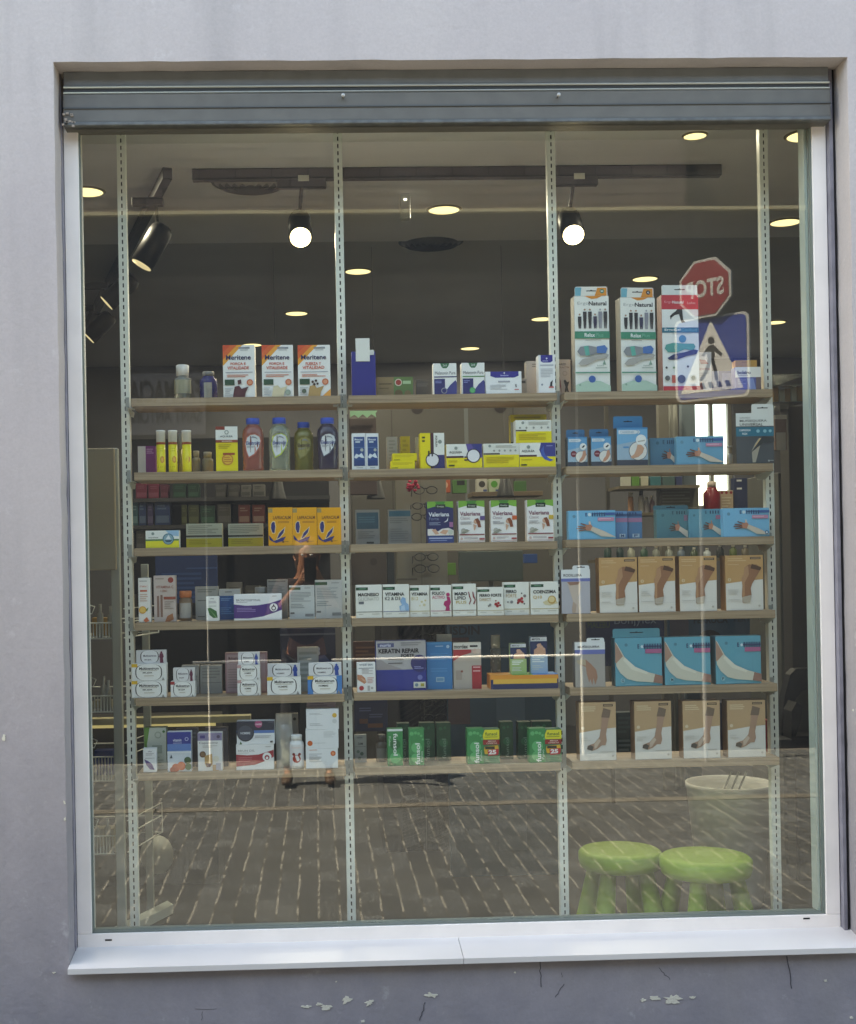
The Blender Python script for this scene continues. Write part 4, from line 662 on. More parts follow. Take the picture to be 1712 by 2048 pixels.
# middle bay, fifth shelf
carton('narrow white box with a tiny hand and red seal on the fifth shelf', (1, 4), 714, 751, 1325.5, 'f0efee', [T('SYNDET SKIN', .14, .04, .84, .1, '2c4a6a'), R(.08, .17, .9, .2, 'a8a8ac'), L(.25, .22, .85, .4, 4, 'c0b8b8'), G([(0, .4), (.25, .42), (.42, .52), (.5, .66), (.38, .72), (.2, .64), (0, .56)], 'c98a6a'), G([(.2, .5), (.45, .6), (.48, .66), (.3, .6)], 'e0ac8e'), C(.22, .86, .13, 'b8343a'), L(.55, .5, .9, .72, 4, 'd3a8a4'), R(.55, .78, .68, .95, 'b9b6b4'), C(.8, .86, .07, 'b9b6b4')], dep=.045)
carton('wide silver and dark blue hair mask carton with black capitals', (1, 4), 751.5, 852, 1281, 'b4b0b2', [R(0, .58, 1, 1, '27348c'), G([(0, .3), (.2, .45), (.5, .56), (.5, .58), (0, .58)], 'a29a9a'), R(.03, .05, .36, .13, '555a86'), T('nuris', .08, .06, .3, .12, 'c9cbe0', bold=.04), L(.5, .04, .93, .12, 2, '908d90'), T('KERATIN REPAIR', .05, .16, .86, .25, '2c2a30', bold=.04), T('FORTE', .5, .27, .76, .33, '2c2a30', bold=.04), L(.24, .36, .55, .4, 1, '6a6468'), L(.24, .44, .55, .48, 1, '6a6468'), C(.86, .46, .17, '262a6a'), L(.76, .52, .96, .58, 2, '8d91c4'), C(.87, .74, .05, '6a74b8'), R(.74, .83, .98, .95, 'd9d8cc'), C(.8, .89, .035, '6a8a9c'), R(.88, .86, .95, .92, 'a8a03c')], dep=.055, side='27348c', Y=.185)
carton('bright blue pouch shaped carton with a white dot', (1, 4), 852.5, 904, 1284, '2f7cb5', [R(0, 0, 1, .05, '3f8cc2'), C(.84, .1, .06, 'd4e4f0'), C(.84, .1, .04, '9cc4e2'), L(.35, .08, .65, .11, 1, 'b8d4ea'), L(.15, .24, .9, .4, 4, '4c93c9'), L(.15, .55, .8, .65, 2, '4c93c9'), R(.36, .74, .68, .84, '9cb8c9'), R(.39, .76, .65, .82, '5a8fb4')], Y=.2, dep=.03)
carton('white topped carton showing behind the bright blue one', (1, 4), 874, 903.5, 1269, 'dfe2e0', [R(.25, .13, 1, 1, '7ab0d2')], Y=YB, dep=.03)
carton('rounded beige and red insect repellent pack with black lettering', (1, 4), 906, 962, 1285, 'b9aea4', [R(0, 0, 1, .15, 'ece5de'), T('mordex', .03, .04, .54, .13, '1f1c1c', bold=.03), R(.6, .06, .88, .1, '1a1a1a'), R(0, .15, 1, .4, 'c4b4a8'), G([(0, .15), (.65, .15), (.65, .22), (.3, .28), (0, .4)], 'b83a40'), C(.78, .19, .09, 'dcbcae'), C(.9, .19, .09, 'e2cabc'), R(.66, .5, 1, 1, 'b02e38'), R(.7, .52, .96, .55, 'e0a8a8'), R(.7, .6, .96, .63, 'e0a8a8'), R(.08, .6, .3, .8, 'a89a90'), C(.3, .62, .04, '8f4a40')], Y=.2, dep=.035)
t0 = carton('low orange and blue display tray carrying the foot spray boxes', (1, 4), 981, 1117, 1350, '26305e', [R(0, 0, 1, .3, 'e8973a'), R(.04, .28, .98, .62, 'e9b44a'), R(.04, .62, .98, 1, '1f2a58')], Y=YA, dep=.1, side='d98a3c', rz=-.01, name='display_tray', cat='display tray')
m = MB()
q0 = P(981, 1350, YA)
for (a, b, c_) in ((981, 1025, 'e8973a'), (1025, 1066, '6aa84a'), (1066, 1117, '3f8fd0')):
    xa = P(a, 1350, YA).x; xb = P(b, 1350, YA).x; m.box(xa, YA+.001, t0+.0002, xb-.0004, YA+.099, t0+.0012, mat(c_, PR))
o = m.build('printed_top', parent=bpy.data.objects['display_tray']); o.matrix_parent_inverse = bpy.data.objects['display_tray'].matrix_basis.inverted()
t0 += .0014
def myc(c): return [R(0, 0, 1, .12, '24304f'), R(.03, .02, .97, .12, 'eceef0'), T('MYCO', .1, .045, .58, .1, '22283c', bold=.04), T('skin', .62, .045, .9, .1, 'b5b8bc', bold=0), R(0, .13, 1, .5, '27345e'), G([(.2, .5), (.22, .36), (.4, .3), (.45, .2), (.6, .18), (.7, .26), (.88, .34), (.9, .5)], 'd9a58a'), C(.48, .24, .1, 'e3b39a'), C(.66, .28, .08, 'e3b39a'), C(.8, .34, .07, 'e3b39a'), R(0, .5, 1, 1, c), L(.1, .56, .8, .72, 3, 'eef2ee'), L(.1, .78, .7, .92, 3, 'c9d0c8')]
carton('foot care box with pale green lower half on the tray', (1, 4), 1020, 1052.5, 1287, 'a9bf8a', myc('a8c083'), on=t0, Y=.185, dep=.03, grp='foot care boxes on the tray')
carton('taller foot care box with pale blue lower half on the tray', (1, 4), 1060, 1094.5, 1273, '9fb6c9', myc('a6bccf'), on=t0, Y=.195, dep=.03, grp='foot care boxes on the tray')
# middle bay, lowest shelf : green foot powder
G1, G2, G3 = '2f8a4e', '5cb573', '1f6a3a'
def fun(rot=90, u=(.42, .72), text2=True, flip=False):
    o = [C(.5, .52, .34, G2), C(.45, .8, .3, G2), C(.2, .14, .13, G2), C(.45, .12, .1, G2), C(.65, .14, .09, G2), C(.82, .2, .08, G2), C(.92, .3, .07, G2)]
    if rot == -90: o = [C(.5, .42, .34, G3), C(.5, .78, .36, G2), C(.2, .95, .13, G3), C(.45, .97, .1, G3), R(0, 0, 1, .06, 'dfe8e4')]; o.append(T('funsol', .38, .12, .66, .72, 'f2f6f0', rot=-90)); o.append(T('Polvo', .08, .2, .22, .46, 'cfe6cf', rot=-90, bold=0)); return o
    o.append(T('funsol', u[0], .4, u[1], .97, 'f2f6f0', rot=90));
    if text2: o.append(T('Polvo', .76, .62, .9, .9, 'd8ead8', rot=90, bold=0))
    return o
carton('green foot powder box standing upside down with a white strip at its top', (1, 5), 774.5, 805.5, 1458, G1, fun(-90), dep=.045, grp='green foot powder boxes')
carton('green foot powder box right of the upside down one', (1, 5), 817, 848, 1457, G1, fun(), dep=.045, grp='green foot powder boxes')
dk = '1d4c33'  # rear row: same box, its shade painted in as darker greens
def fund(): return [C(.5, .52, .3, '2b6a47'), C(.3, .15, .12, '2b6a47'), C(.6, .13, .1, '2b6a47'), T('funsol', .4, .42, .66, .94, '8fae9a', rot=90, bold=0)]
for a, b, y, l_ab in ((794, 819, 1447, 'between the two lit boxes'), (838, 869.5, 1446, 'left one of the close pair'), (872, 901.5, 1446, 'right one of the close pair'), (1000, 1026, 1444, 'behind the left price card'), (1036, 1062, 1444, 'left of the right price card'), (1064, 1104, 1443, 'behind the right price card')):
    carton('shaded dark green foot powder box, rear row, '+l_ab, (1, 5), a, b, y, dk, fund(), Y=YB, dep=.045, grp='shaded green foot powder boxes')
for k, (a, b) in enumerate(((934, 967), (1058, 1091))):
    carton('green foot powder box at the left of the %s yellow price card' % ('first', 'second')[k], (1, 5), a, b, 1457, G1, fun(), dep=.045, grp='green foot powder boxes')
    q = ('left', 'right')[k]; x0 = a+31; x1 = b+32
    carton('yellow and red promotional box reading 25 in the %s pair' % q, (1, 5), x0+.5, x1, 1458, '3f7a55', [G([(0, .16), (.12, .02), (1, .02), (1, .3), (0, .3)], 'e8dc3a'), T('funsol', .14, .09, .86, .19, '4a6a2c'), R(.1, .22, .88, .24, '7d8a30'), R(0, .31, 1, .45, '9c2c2c'), T('MEGA', .3, .33, .8, .37, 'e8d0c0'), T('OFERTA', .2, .39, .85, .43, 'e8d0c0'), G([(.1, .5), (.9, .47), (.95, .6), (.85, .72), (.1, .72), (.05, .6)], 'e6b53c'), R(.12, .5, .7, .58, '3a3a30'), G([(.25, .6), (.95, .57), (.9, .75), (.3, .77)], 'c8323a'), T('25', .32, .6, .78, .73, 'f6f0ec', bold=.05), L(.1, .82, .9, .96, 3, '5c9a72')], dep=.045, rz=0, grp='yellow and red promotional boxes')
carton('small grey carton with green leaves in shade at the left of the lowest shelf', (1, 5), 708.5, 733, 1470, '8f918d', [T('DIM', .3, .28, .7, .36, '3b3b3b'), R(.05, .42, .95, .43, '4a4a4a'), C(.3, .6, .13, '5f6f62'), C(.6, .68, .15, '4f6052'), C(.4, .84, .13, '5f6f62'), L(.2, .08, .8, .16, 1, '6a6c69')], Y=YB, dep=.03)
# ---------------------------------------------------------------- right bay, topmost shelf
def ppl(u0, u1, v0, v1):
    o = []; n = 6
    for i in range(n):
        u = u0+(u1-u0)*(i+.5)/n; w_ = (u1-u0)/n*.36; c_ = '8d8d98' if i == 4 else ('2c2c4a' if i == 3 else '26242a'); H = v1-v0; t_ = v0+(.05 if i in (0, 3) else 0)
        o += [C(u, t_+H*.06, w_*.5, 'b08a74' if i != 4 else 'a8a8ac'), G([(u-w_, t_+H*.16), (u+w_, t_+H*.16), (u+w_*.95, t_+H*.5), (u+w_*.6, v1), (u+w_*.12, v1), (u, t_+H*.6), (u-w_*.12, v1), (u-w_*.6, v1), (u-w_*.95, t_+H*.5)], c_)]
    return o
def ergo(sz): return [T('Ergo', .1, .06, .42, .1, '8a8a88', bold=-.01), T('Natural', .42, .055, .93, .1, '2f2f33', bold=.03), G([(.3, 0), (.8, 0), (.66, .025), (.5, .032), (.42, .02)], 'e59030')]+ppl(.08, .96, .13, .34)+[
    R(0, .37, 1, .445, '2f8a6c'), T('Relax', .28, .388, .58, .428, 'eef4f0'), T('Plus', .6, .388, .82, .428, '6fb79c', bold=0), L(.3, .46, .75, .468, 1, '5a5a5a'),
    G([(.06, .58), (.15, .53), (.4, .52), (.62, .535), (.85, .515), (.93, .55), (.88, .6), (.62, .6), (.4, .625), (.15, .625)], '8a8d92'), G([(.25, .525), (.38, .52), (.42, .62), (.3, .625)], '56b0a0'), G([(.62, .53), (.85, .515), (.93, .55), (.88, .6), (.62, .6)], '3f74b8'),
    G([(.08, .71), (.2, .66), (.5, .63), (.85, .6), (.97, .615), (.9, .65), (.6, .67), (.35, .72), (.15, .73)], 'b0aca6'), T('Sistema', .62, .72, .82, .735, '6a8a7a', bold=0), G([(.78, .72), (.83, .67), (.88, .72)], '7da08e'), R(.58, .75, .9, .756, '6a8a7a'),
    R(0, .795, 1, .808, '3f8f74'), G([(0, .93), (.3, .89), (.7, .89), (1, .94), (1, 1), (0, 1)], 'b5d0bf'), C(.47, .87, .1, '2c5fa8'), C(.12, .93, .03, '8aa898')]
for k, (a, b, yt, yb_, s_) in enumerate(((1147.5, 1218, 592, 573, 'M'), (1239, 1311, 595, 575, 'XL'))):
    x0_ = a; carton('tall white insole box with green band, size %s in a %s circle' % (s_, ('green', 'black')[k]), (2, 0), a, b, yt, 'f0efe9', ergo(s_), dep=.05, side='8c857a', tab=(.03, .97, yb_, 'ece8e0', .04), rz=math.radians((2, 5)[k]), grp='tall insole boxes')  # side faces carry their shade in a darker colour
    o = bpy.data.objects['medicine_box' if False else [x.name for x in bpy.data.objects if x.get('label', '').startswith('tall white insole box with green band, size %s ' % s_)][0]]
    w_ = P(b, yt, YA).x-P(a, yt, YA).x; h_ = P((a+b)/2, yt, YA).z-ZS[2][0]; t_ = P((a+b)/2, yb_, YA).z-ZS[2][0]; mm_ = MB(); pp = MB()
    y_ = .05*.04-.0006
    pp.add([(-w_*.46, y_, h_+.001), (-w_*.3, y_, h_+.001), (-w_*.28, y_, t_-.003), (-w_*.46, y_, t_-.003)], [(0, 1, 2, 3)], mat('6ab0c4', PR)); pp.add([(w_*.1, y_, h_+.001), (w_*.44, y_, h_+.001), (w_*.44, y_, t_-.004), (w_*.18, y_, t_-.004)], [(0, 1, 2, 3)], mat('e59030', PR))
    pp.add([(w_*.31+.0075*math.cos(i*.3927), y_-.0003, (h_+t_)/2+.0075*math.sin(i*.3927)) for i in range(16)], [tuple(range(16))], mat(('2f7a56', '1f1c1c')[k], PR))
    pp.build('printed_tab', parent=o); mm_.text(s_, w_*.31-.004, (h_+t_)/2-.003, w_*.31+.004, (h_+t_)/2+.003, y_-.0006, mat('eeeeee', PR)); mm_.build('lettering', parent=o)
carton('tall white insole box with red top and a running leg', (2, 0), 1322, 1397, 590, 'efeeec', [R(0, 0, 1, .15, 'c8323e'), T('Ergo', .08, .06, .3, .09, 'e8a0a4', bold=0), T('Natural', .3, .06, .6, .09, 'f4e6e4'), T('Ladies', .7, .07, .92, .095, 'ecc4c4', bold=0),
    G([(.42, .15), (.56, .15), (.57, .21), (.58, .26), (.64, .285), (.54, .29), (.5, .25), (.47, .2), (.36, .21), (.27, .235), (.24, .26), (.22, .22), (.3, .19), (.38, .17)], '1c1c20'),
    R(0, .34, 1, .395, '1f7088'), T('ErgoGel', .07, .352, .5, .382, 'eaf2f4'), T('Confort', .52, .352, .95, .382, '58b0cc', bold=0), L(.28, .405, .8, .41, 1, '6a6a6a'), C(.55, .46, .1, '3f8cb0'),
    G([(.06, .56), (.1, .52), (.3, .5), (.6, .51), (.85, .51), (.9, .54), (.85, .58), (.6, .57), (.4, .6), (.15, .6)], '4aa09a'), G([(.13, .66), (.3, .62), (.6, .6), (.85, .57), (.97, .58), (.92, .62), (.65, .64), (.4, .675), (.18, .68)], '1f2c5c'),
    C(.1, .76, .03, '3a3a3a'), C(.3, .76, .03, '7a9a7a'), C(.68, .75, .03, '3a3a3a'), C(.12, .87, .07, '6a6a6a'), R(.24, .84, .34, .92, 'c85a50'), C(.5, .88, .11, '4a5058'), C(.82, .87, .09, 'c6cac6'), C(.82, .87, .06, '5a6a5a'), R(0, .955, 1, 1, 'c8323e'), R(.02, .955, .3, .957, 'c8323e')], dep=.05, side='6e2630', tab=(.02, .99, 570, 'dfe3e0', .04), rz=math.radians(3), grp='tall insole boxes')
carton('white carton with a red strip standing just right of the running leg box', (2, 0), 1392, 1423, 704, 'cdc6c4', [G([(.2, .18), (.6, .2), (.8, .3), (.3, .3)], '9c3a40'), T('NEWTOS', .1, .4, .9, .46, 'b06a6a'), G([(.1, 1), (.3, .72), (.45, .95), (.35, 1)], '8c3a3c'), L(.1, .52, .8, .62, 2, 'b5aeac')], Y=.2, dep=.045)
carton('blue white and striped carton at the middle of the tilted blue sign', (2, 0), 1424, 1468, 742, '3a467c', [R(0, 0, .3, .7, '9aa0b8'), R(.45, .1, .85, .8, '6a74a4')], Y=YB, dep=.04)
carton('white topped carton with dark blue lower half and bold logo at the right end', (2, 0), 1470.5, 1522, 734, '5a5f9a', [R(0, 0, 1, .45, 'ece8e2'), T('bolsiro', .08, .16, .6, .32, '2a2f55', bold=.04), L(.1, .36, .6, .41, 1, '9a949a'), G([(.45, .5), (.7, .5), (.8, 1), (.55, 1)], '7f92c8'), R(.8, .45, 1, 1, '6c5a5c'), L(.08, .55, .4, .8, 3, '8186b4')], dep=.045)
carton('orange carton peeping over the white and dark blue one', (2, 0), 1471, 1514, 720.5, 'd19a48', [L(.3, .05, .7, .08, 1, '8a5c24')], Y=.215, dep=.04)
# right bay, second shelf : blue foot care boxes
def foot(big=False):
    o = [R(0, 0, 1, .05, '3f8cc0'), G([(0, .45), (1, .3), (1, .85), (0, .85)], '9cb8cc'), R(0, .85, 1, 1, '3a4250')]
    o += [R(.06, .07, .62, .17, 'dfe8ee'), T('CAREEND', .1, .09, .56, .15, '8fb0c6'), G([(.62, .07), (.7, .12), (.62, .17)], 'dfe8ee')]
    if big: o += [G([(.7, .07), (.76, .12), (.7, .17), (.66, .17), (.72, .12), (.66, .07)], 'dfe8ee'), R(.2, .5, .38, .54, '4a90c4')]
    else: o += [C(.3, .58, .16, '7a2f3c'), R(.2, .56, .4, .6, 'b8868e')]
    o += [C(.68, .68 if not big else .62, .3, '3a4250'), C(.68, .68 if not big else .62, .285, 'e3e0da'), C(.78, .33, .17, 'eef0ee'), G([(.55, .86), (.6, .76), (.72, .66), (.78, .48), (.9, .46), (.93, .62), (.82, .76), (.7, .84)], 'd0957a') if not big else G([(.42, .78), (.55, .7), (.62, .58), (.66, .45), (.78, .46), (.88, .55), (.82, .68), (.68, .78), (.5, .82)], 'd0a084'),
          (G([(.7, .36), (.82, .28), (.88, .3), (.78, .38)], '2c2c30') if not big else G([(.66, .36), (.9, .33), (.9, .36), (.68, .39)], 'b5b0a6'))]
    return o
carton('small blue foot care box with hang tab at the left end of the second shelf', (2, 1), 1135, 1174.5, 874, '5fa3cf', foot(), dep=.04, tab=(.0, .95, 858, '2a6a96', .5), side='28323c', rz=.03, grp='blue foot care boxes')
carton('small blue foot care box with hang tab, right neighbour of the first', (2, 1), 1181.5, 1222.5, 873, '5fa3cf', foot(), dep=.04, tab=(.0, .95, 857, '2a6a96', .5), side='28323c', rz=.03, grp='blue foot care boxes')
carton('large blue foot care box with tall hang tab and white arrow', (2, 1), 1233, 1295.5, 855, '6fb0d8', foot(True), dep=.045, tab=(-.05, .9, 831, '2a7aac', .5), side='28323c', rz=.03, grp='blue foot care boxes')
def hand(cx, cy, s, c1='c99c82', c2='7a4c3c', flip=False):
    o = []; a_ = .75
    fl = [(-.85, -.12, -.2, .0, .07), (-.95, .12, -.2, .1, .07), (-.8, .38, -.15, .24, .07), (-.62, -.42, -.1, -.18, .075), (.08, -.62, .12, -.2, .085)]
    for x0, y0, x1, y1, w_ in fl:
        dx, dy = x1-x0, y1-y0; l_ = math.hypot(dx, dy); nx, ny = -dy/l_*w_, dx/l_*w_
        o.append(G([(cx+s*(x0+nx*.7), cy+s*a_*1.6*(y0+ny*.7)), (cx+s*(x0-nx*.7), cy+s*a_*1.6*(y0-ny*.7)), (cx+s*(x1-nx), cy+s*a_*1.6*(y1-ny)), (cx+s*(x1+nx), cy+s*a_*1.6*(y1+ny))], c2 if w_ < .08 else c1))
    o.append(G([(cx-s*.25, cy-s*.3), (cx+s*.2, cy-s*.35), (cx+s*.4, cy+s*.1), (cx+s*.25, cy+s*.45), (cx-s*.2, cy+s*.42)], 'b98068'))
    o.append(G([(cx+s*.3, cy-s*.1), (cx+s*.15, cy+s*.42), (cx+s*1.0, cy+s*1.2), (cx+s*2.2, cy+s*1.3), (cx+s*1.2, cy+s*.5)], 'd0c4b4'))
    return [(e[0], [(min(max(u, 0), 1), min(max(v, 0), 1)) for u, v in e[1]], e[2]) for e in o]
def glove(lx=.32, bar=True, c='2c4f7c', pk='c88aa6'):
    return [C(.12, .2, .035, '5c90a8'), T('E', lx, .08, lx+.04, .2, c, bold=.04), C(lx+.09, .14, .035, 'cfe2ea')]+[R(lx+.14+i*.05, .07, lx+.165+i*.05, .21, c) for i in range(6)]+[R(lx+.14, .1, lx+.42, .13, c), R(lx+.42, .08, 1, .17, '3a62a0' if bar else c), R(lx+.26, .25, .97, .37, pk), L(lx+.28, .28, .9, .34, 1, 'e3b8c8')]
carton('shaded teal glove box half hidden behind the bright glove box', (2, 1), 1299, 1352, 876, '4a7c96', [C(.3, .18, .06, '3a6478'), T('E', .5, .08, .56, .22, '23405a')]+[R(.66+i*.08, .08, .7+i*.08, .22, '23405a') for i in range(4)]+hand(.72, .62, .3, '8a6a60', '5c4440'), Y=.19, dep=.04, grp='teal glove and brace boxes')  # same glove box with its shade put into darker colours
carton('teal elastic glove box with an open hand on the second shelf', (2, 1), 1352.5, 1447, 872.5, '67a4c2', glove(.36)+hand(.44, .6, .26), dep=.045, grp='teal glove and brace boxes')
carton('tall dark wrist brace box with white header in front of the last upright', (2, 1), 1471.5, 1547, 826, '4a4f54', [R(0, 0, 1, .26, 'dfe1dd'), T('GURUMIDA', .1, .08, .38, .11, '6a6c6c', bold=0), T('MUÑEQUERA', .1, .12, .82, .185, '3a3a3c', bold=.01), T('UNIVERSAL', .1, .2, .72, .255, '3a3a3c', bold=.01), R(0, .28, 1, .46, '1f7088'), T('COMPRESSION', .08, .32, .38, .36, 'dfe9ec'), T('FLEX', .16, .39, .3, .43, 'dfe9ec'), C(.58, .36, .045, '7fb8c6'), C(.76, .36, .045, '7fb8c6'), C(.9, .36, .04, '7fb8c6'),
    G([(.42, .98), (.4, .75), (.5, .6), (.6, .5), (.68, .5), (.6, .72), (.5, .98)], 'a39c8e'), G([(.48, .66), (.62, .5), (.68, .52), (.56, .7)], 'd0b080'), G([(.36, .8), (.7, .46), (1, .5), (1, .58), (.7, .6)], '36393c'), C(.85, .95, .025, 'aab0b0'), L(.88, .94, .98, .96, 1, 'aab0b0')], Y=.155, dep=.04, tab=(.42, 1, 808, 'dfe1dd', .0), side='2b2e30')
# right bay, third shelf
carton('bright teal elastic glove box with an open hand at the left of the third shelf', (2, 2), 1137, 1230.5, 1021, '6ab4da', glove(.36)+hand(.42, .58, .27, 'e3c4ae', '8a5c48'), dep=.045, rz=-.03, grp='teal glove and brace boxes')
for k, (a, b, yy, s_) in enumerate(((1231, 1255, 1022, 'M'), (1255.5, 1284, 1022, 'P'))):
    carton('end strip of a blue glove box lettered %s behind the bright one' % s_, (2, 2), a, b, yy, ('5a8cb8', '4f7ea6')[k], [R(0, .1, 1, .2, '2c4f7c'), R(0, .25, 1, .4, 'a8789c'), R(.3, .82, .8, .95, 'b9cdd8'), T(s_, .42, .84, .68, .93, '2c4f7c')]+[R(.1+i*.2, .05, .2+i*.2, .16, '24406a') for i in range(3)], Y=.185+.012*k, dep=.04, grp='teal glove and brace boxes')
carton('dull teal glove box with hang tab in shade on the third shelf', (2, 2), 1313, 1375, 1019, '4b7e88', [C(.2, .2, .05, '3c6872'), T('E', .5, .06, .55, .17, '2c4656')]+[R(.64+i*.08, .06, .68+i*.08, .17, '2c4656') for i in range(4)]+[R(.88, .2, 1, .4, '8a6a80')]+hand(.66, .62, .28, '8c7468', '5e4a42'), Y=.2, dep=.04, tab=(-.05, 1.1, 1010, '44747e', .6), grp='teal glove and brace boxes')  # this and the next glove box have shade painted in as duller colours
carton('middling teal glove box between the dull one and the brightest one', (2, 2), 1377.5, 1443, 1018, '5594a8', [C(.16, .22, .04, '44788a'), T('E', .5, .06, .55, .17, '2a4a66')]+[R(.64+i*.08, .06, .68+i*.08, .17, '2a4a66') for i in range(4)]+[R(.82, .22, 1, .36, 'a87088')]+hand(.66, .6, .26, 'a88672', '6e4c40'), Y=.185, dep=.04, grp='teal glove and brace boxes')
carton('brightest teal glove box at the right end of the third shelf', (2, 2), 1445.5, 1539, 1016, '74b8dc', glove(.36)+hand(.46, .6, .26, 'e3c4ae', '7a4c3c')+[C(.93, .86, .04, '3a5a7c'), C(.93, .86, .022, 'cfe2ea')], dep=.05, rz=.03, grp='teal glove and brace boxes')
# right bay, fourth shelf
def leg(k=0):
    return [G([(0, 0), (1, 0), (1, .44), (.6, .46), (0, .51)], 'c79a66'), R(.66, .035, .94, .075, '2c241c'), R(.68, .045, .92, .065, 'a08468'), L(.06, .05, .55, .12, 2, 'd8b488'), L(.06, .16, .35, .18, 1, 'd8b488'), C(.1, .44, .045, 'dcc09a'), T('i', .09, .42, .11, .455, 'b0844c'),
            G([(.5, .22), (.62, .17), (.82, .17), (.96, .24), (.86, .34), (.7, .52), (.66, .6), (.68, .72), (.62, .84), (.44, .86), (.42, .72), (.44, .55), (.42, .42), (.48, .34)], '9a6a4c'), G([(.5, .22), (.6, .19), (.62, .35), (.5, .5), (.5, .7), (.48, .8), (.43, .72), (.44, .55), (.42, .42), (.48, .34)], 'b98a66'), G([(.7, .16), (.95, .22), (.92, .28), (.66, .24)], '5a3c2c'), G([(.42, .76), (.68, .72), (.64, .86), (.46, .87)], 'b5a898'),
            L(.06, .62, .34, .72, 3, 'd5d0c8'), L(.06, .8, .4, .82, 1, 'c8c2ba'), R(.02, .83, .98, .834, 'cfc9c0'), C(.88, .92, .03, 'c0b8ae')]
for k, (a, b, y, w_) in enumerate(((1197.5, 1274, 1115, 'first from the left'), (1276, 1350, 1113, 'second from the left'), (1358, 1433, 1112, 'third from the left'), (1450, 1526, 1110.5, 'at the right end'))):
    carton('sand and white knee brace box with bent leg, %s of its shelf' % w_, (2, 3), a, b, y, 'e3ded6', leg(k), dep=.055, side='a07448', rz=random.uniform(0, .025), grp='sand and white knee brace boxes')
carton('grey knee brace box with white and violet header beside the third upright', (2, 3), 1122, 1180, 1139, 'b7b4bc', [R(0, 0, 1, .22, 'e4e6e8'), R(0, .2, 1, .27, '6a74b4'), T('RODILLERA', .08, .1, .72, .16, '44464c'), G([(.2, .28), (.65, .28), (.68, .42), (.58, .62), (.64, .98), (.36, .98), (.4, .72), (.3, .5)], 'cbb9ac'), G([(.2, .28), (.64, .28), (.6, .34), (.3, .36)], '9c7464'), G([(.36, .86), (.4, .72), (.52, .8), (.48, .98), (.36, .98)], 'b8a090')], Y=.155, dep=.035, tab=(.4, .98, 1131, 'e4e6e8', .0), side='4a4648')
# right bay, fifth shelf
def elb(s_): return [C(.24, .15, .035, '4d8698'), T('E', .48, .14, .52, .23, '2a3f66', bold=.04), C(.58, .19, .03, 'cfe2ea')]+[R(.62+i*.055, .13, .65+i*.055, .24, '2a3f66') for i in range(7)]+[R(.6, .17, 1, .2, '2a3f66'), R(.64, .24, .99, .33, 'b0628c'),
    G([(0, .08), (.04, .12), (.2, .4), (.42, .6), (.7, .72), (1, .8), (1, .96), (.8, .93), (.45, .9), (.25, .85), (.1, .72), (.02, .58)], 'd3cfbe'), G([(0, .08), (.12, .3), (.16, .38), (.02, .52), (0, .5)], 'b08a78'), G([(.84, .76), (1, .8), (1, .96), (.8, .93)], '9a7264'), G([(.2, .4), (.42, .6), (.7, .72), (.66, .76), (.35, .66), (.16, .46)], 'e2dfd0'), C(.15, .88, .045, '8fc0cc'), T(s_, .125, .85, .175, .91, '2a5666'), L(.2, .955, .9, .97, 1, '8fc0cc')]
carton('teal elbow brace box with broad hang tab, lettered G', (2, 4), 1229, 1324, 1275, '5aa4b8', elb('G'), dep=.05, tab=(-.03, .97, 1257, '4a8c9c', .1), side='33606c', rz=.03, grp='teal elbow brace boxes')
carton('teal elbow brace box lettered M in the middle of three', (2, 4), 1328, 1421, 1273.5, '5aa4b8', elb('M'), dep=.05, side='33606c', rz=.03, grp='teal elbow brace boxes')
carton('teal elbow brace box lettered P at the right end', (2, 4), 1430, 1522, 1271.5, '5aa4b8', elb('P'), dep=.05, side='33606c', rz=.03, grp='teal elbow brace boxes')
carton('grey wrist brace box with white and violet header and a drooping hand', (2, 4), 1149, 1210, 1284, 'a9a29c', [R(0, 0, 1, .17, 'e4e6e8'), R(0, .17, 1, .27, '6a74b4'), T('MUÑEQUERA', .1, .07, .82, .14, '33353a', bold=.02), G([(.1, .42), (.35, .38), (.55, .5), (.7, .62), (.74, .78), (.66, .95), (.6, .8), (.56, .96), (.5, .82), (.46, .9), (.38, .7), (.36, .55), (.2, .5)], 'a87c66'), G([(.05, .4), (.35, .38), (.36, .52), (.1, .48)], 'b9a890')], Y=.155, dep=.035, tab=(.4, .98, 1276, 'e4e6e8', .0), side='4a4648')
# right bay, lowest shelf
def shin(): return [G([(0, 0), (1, 0), (1, .44), (.6, .46), (0, .52)], 'c2a07a'), R(.66, .035, .92, .075, '2c241c'), R(.68, .045, .9, .065, 'a08468'), L(.06, .07, .45, .17, 3, 'dcc4a0'), C(.1, .44, .045, 'dcc8aa'),
    G([(.66, .1), (.86, .14), (.8, .3), (.72, .55), (.74, .66), (.7, .74), (.6, .74), (.48, .8), (.34, .83), (.2, .8), (.22, .74), (.4, .7), (.54, .6), (.6, .4), (.62, .25)], 'b08c76'), G([(.66, .1), (.86, .14), (.82, .27), (.6, .26)], '7c6656'), G([(.2, .8), (.22, .75), (.3, .73), (.38, .76), (.34, .83)], '5c534c'), G([(.4, .71), (.52, .62), (.58, .66), (.46, .78), (.4, .8)], 'cfb8a4'), L(.06, .6, .3, .68, 2, 'd5d0c8'), L(.55, .84, .94, .86, 1, 'c8c2ba'), C(.9, .92, .03, 'c0b8ae')]
for k, (a, b, y, w_) in enumerate(((1157.5, 1231.5, 1404.5, 'at the left end'), (1268, 1342.5, 1402.5, 'second from the left'), (1365, 1439.5, 1401.5, 'second from the right'), (1454, 1530.5, 1400.5, 'at the right end'))):
    carton('sand and white ankle brace box with bare foot, %s of its shelf' % w_, (2, 5), a, b, y, 'e0dbd3', shin(), dep=.055, side='8a6a4c', rz=random.uniform(0, .03), grp='sand and white ankle brace boxes')
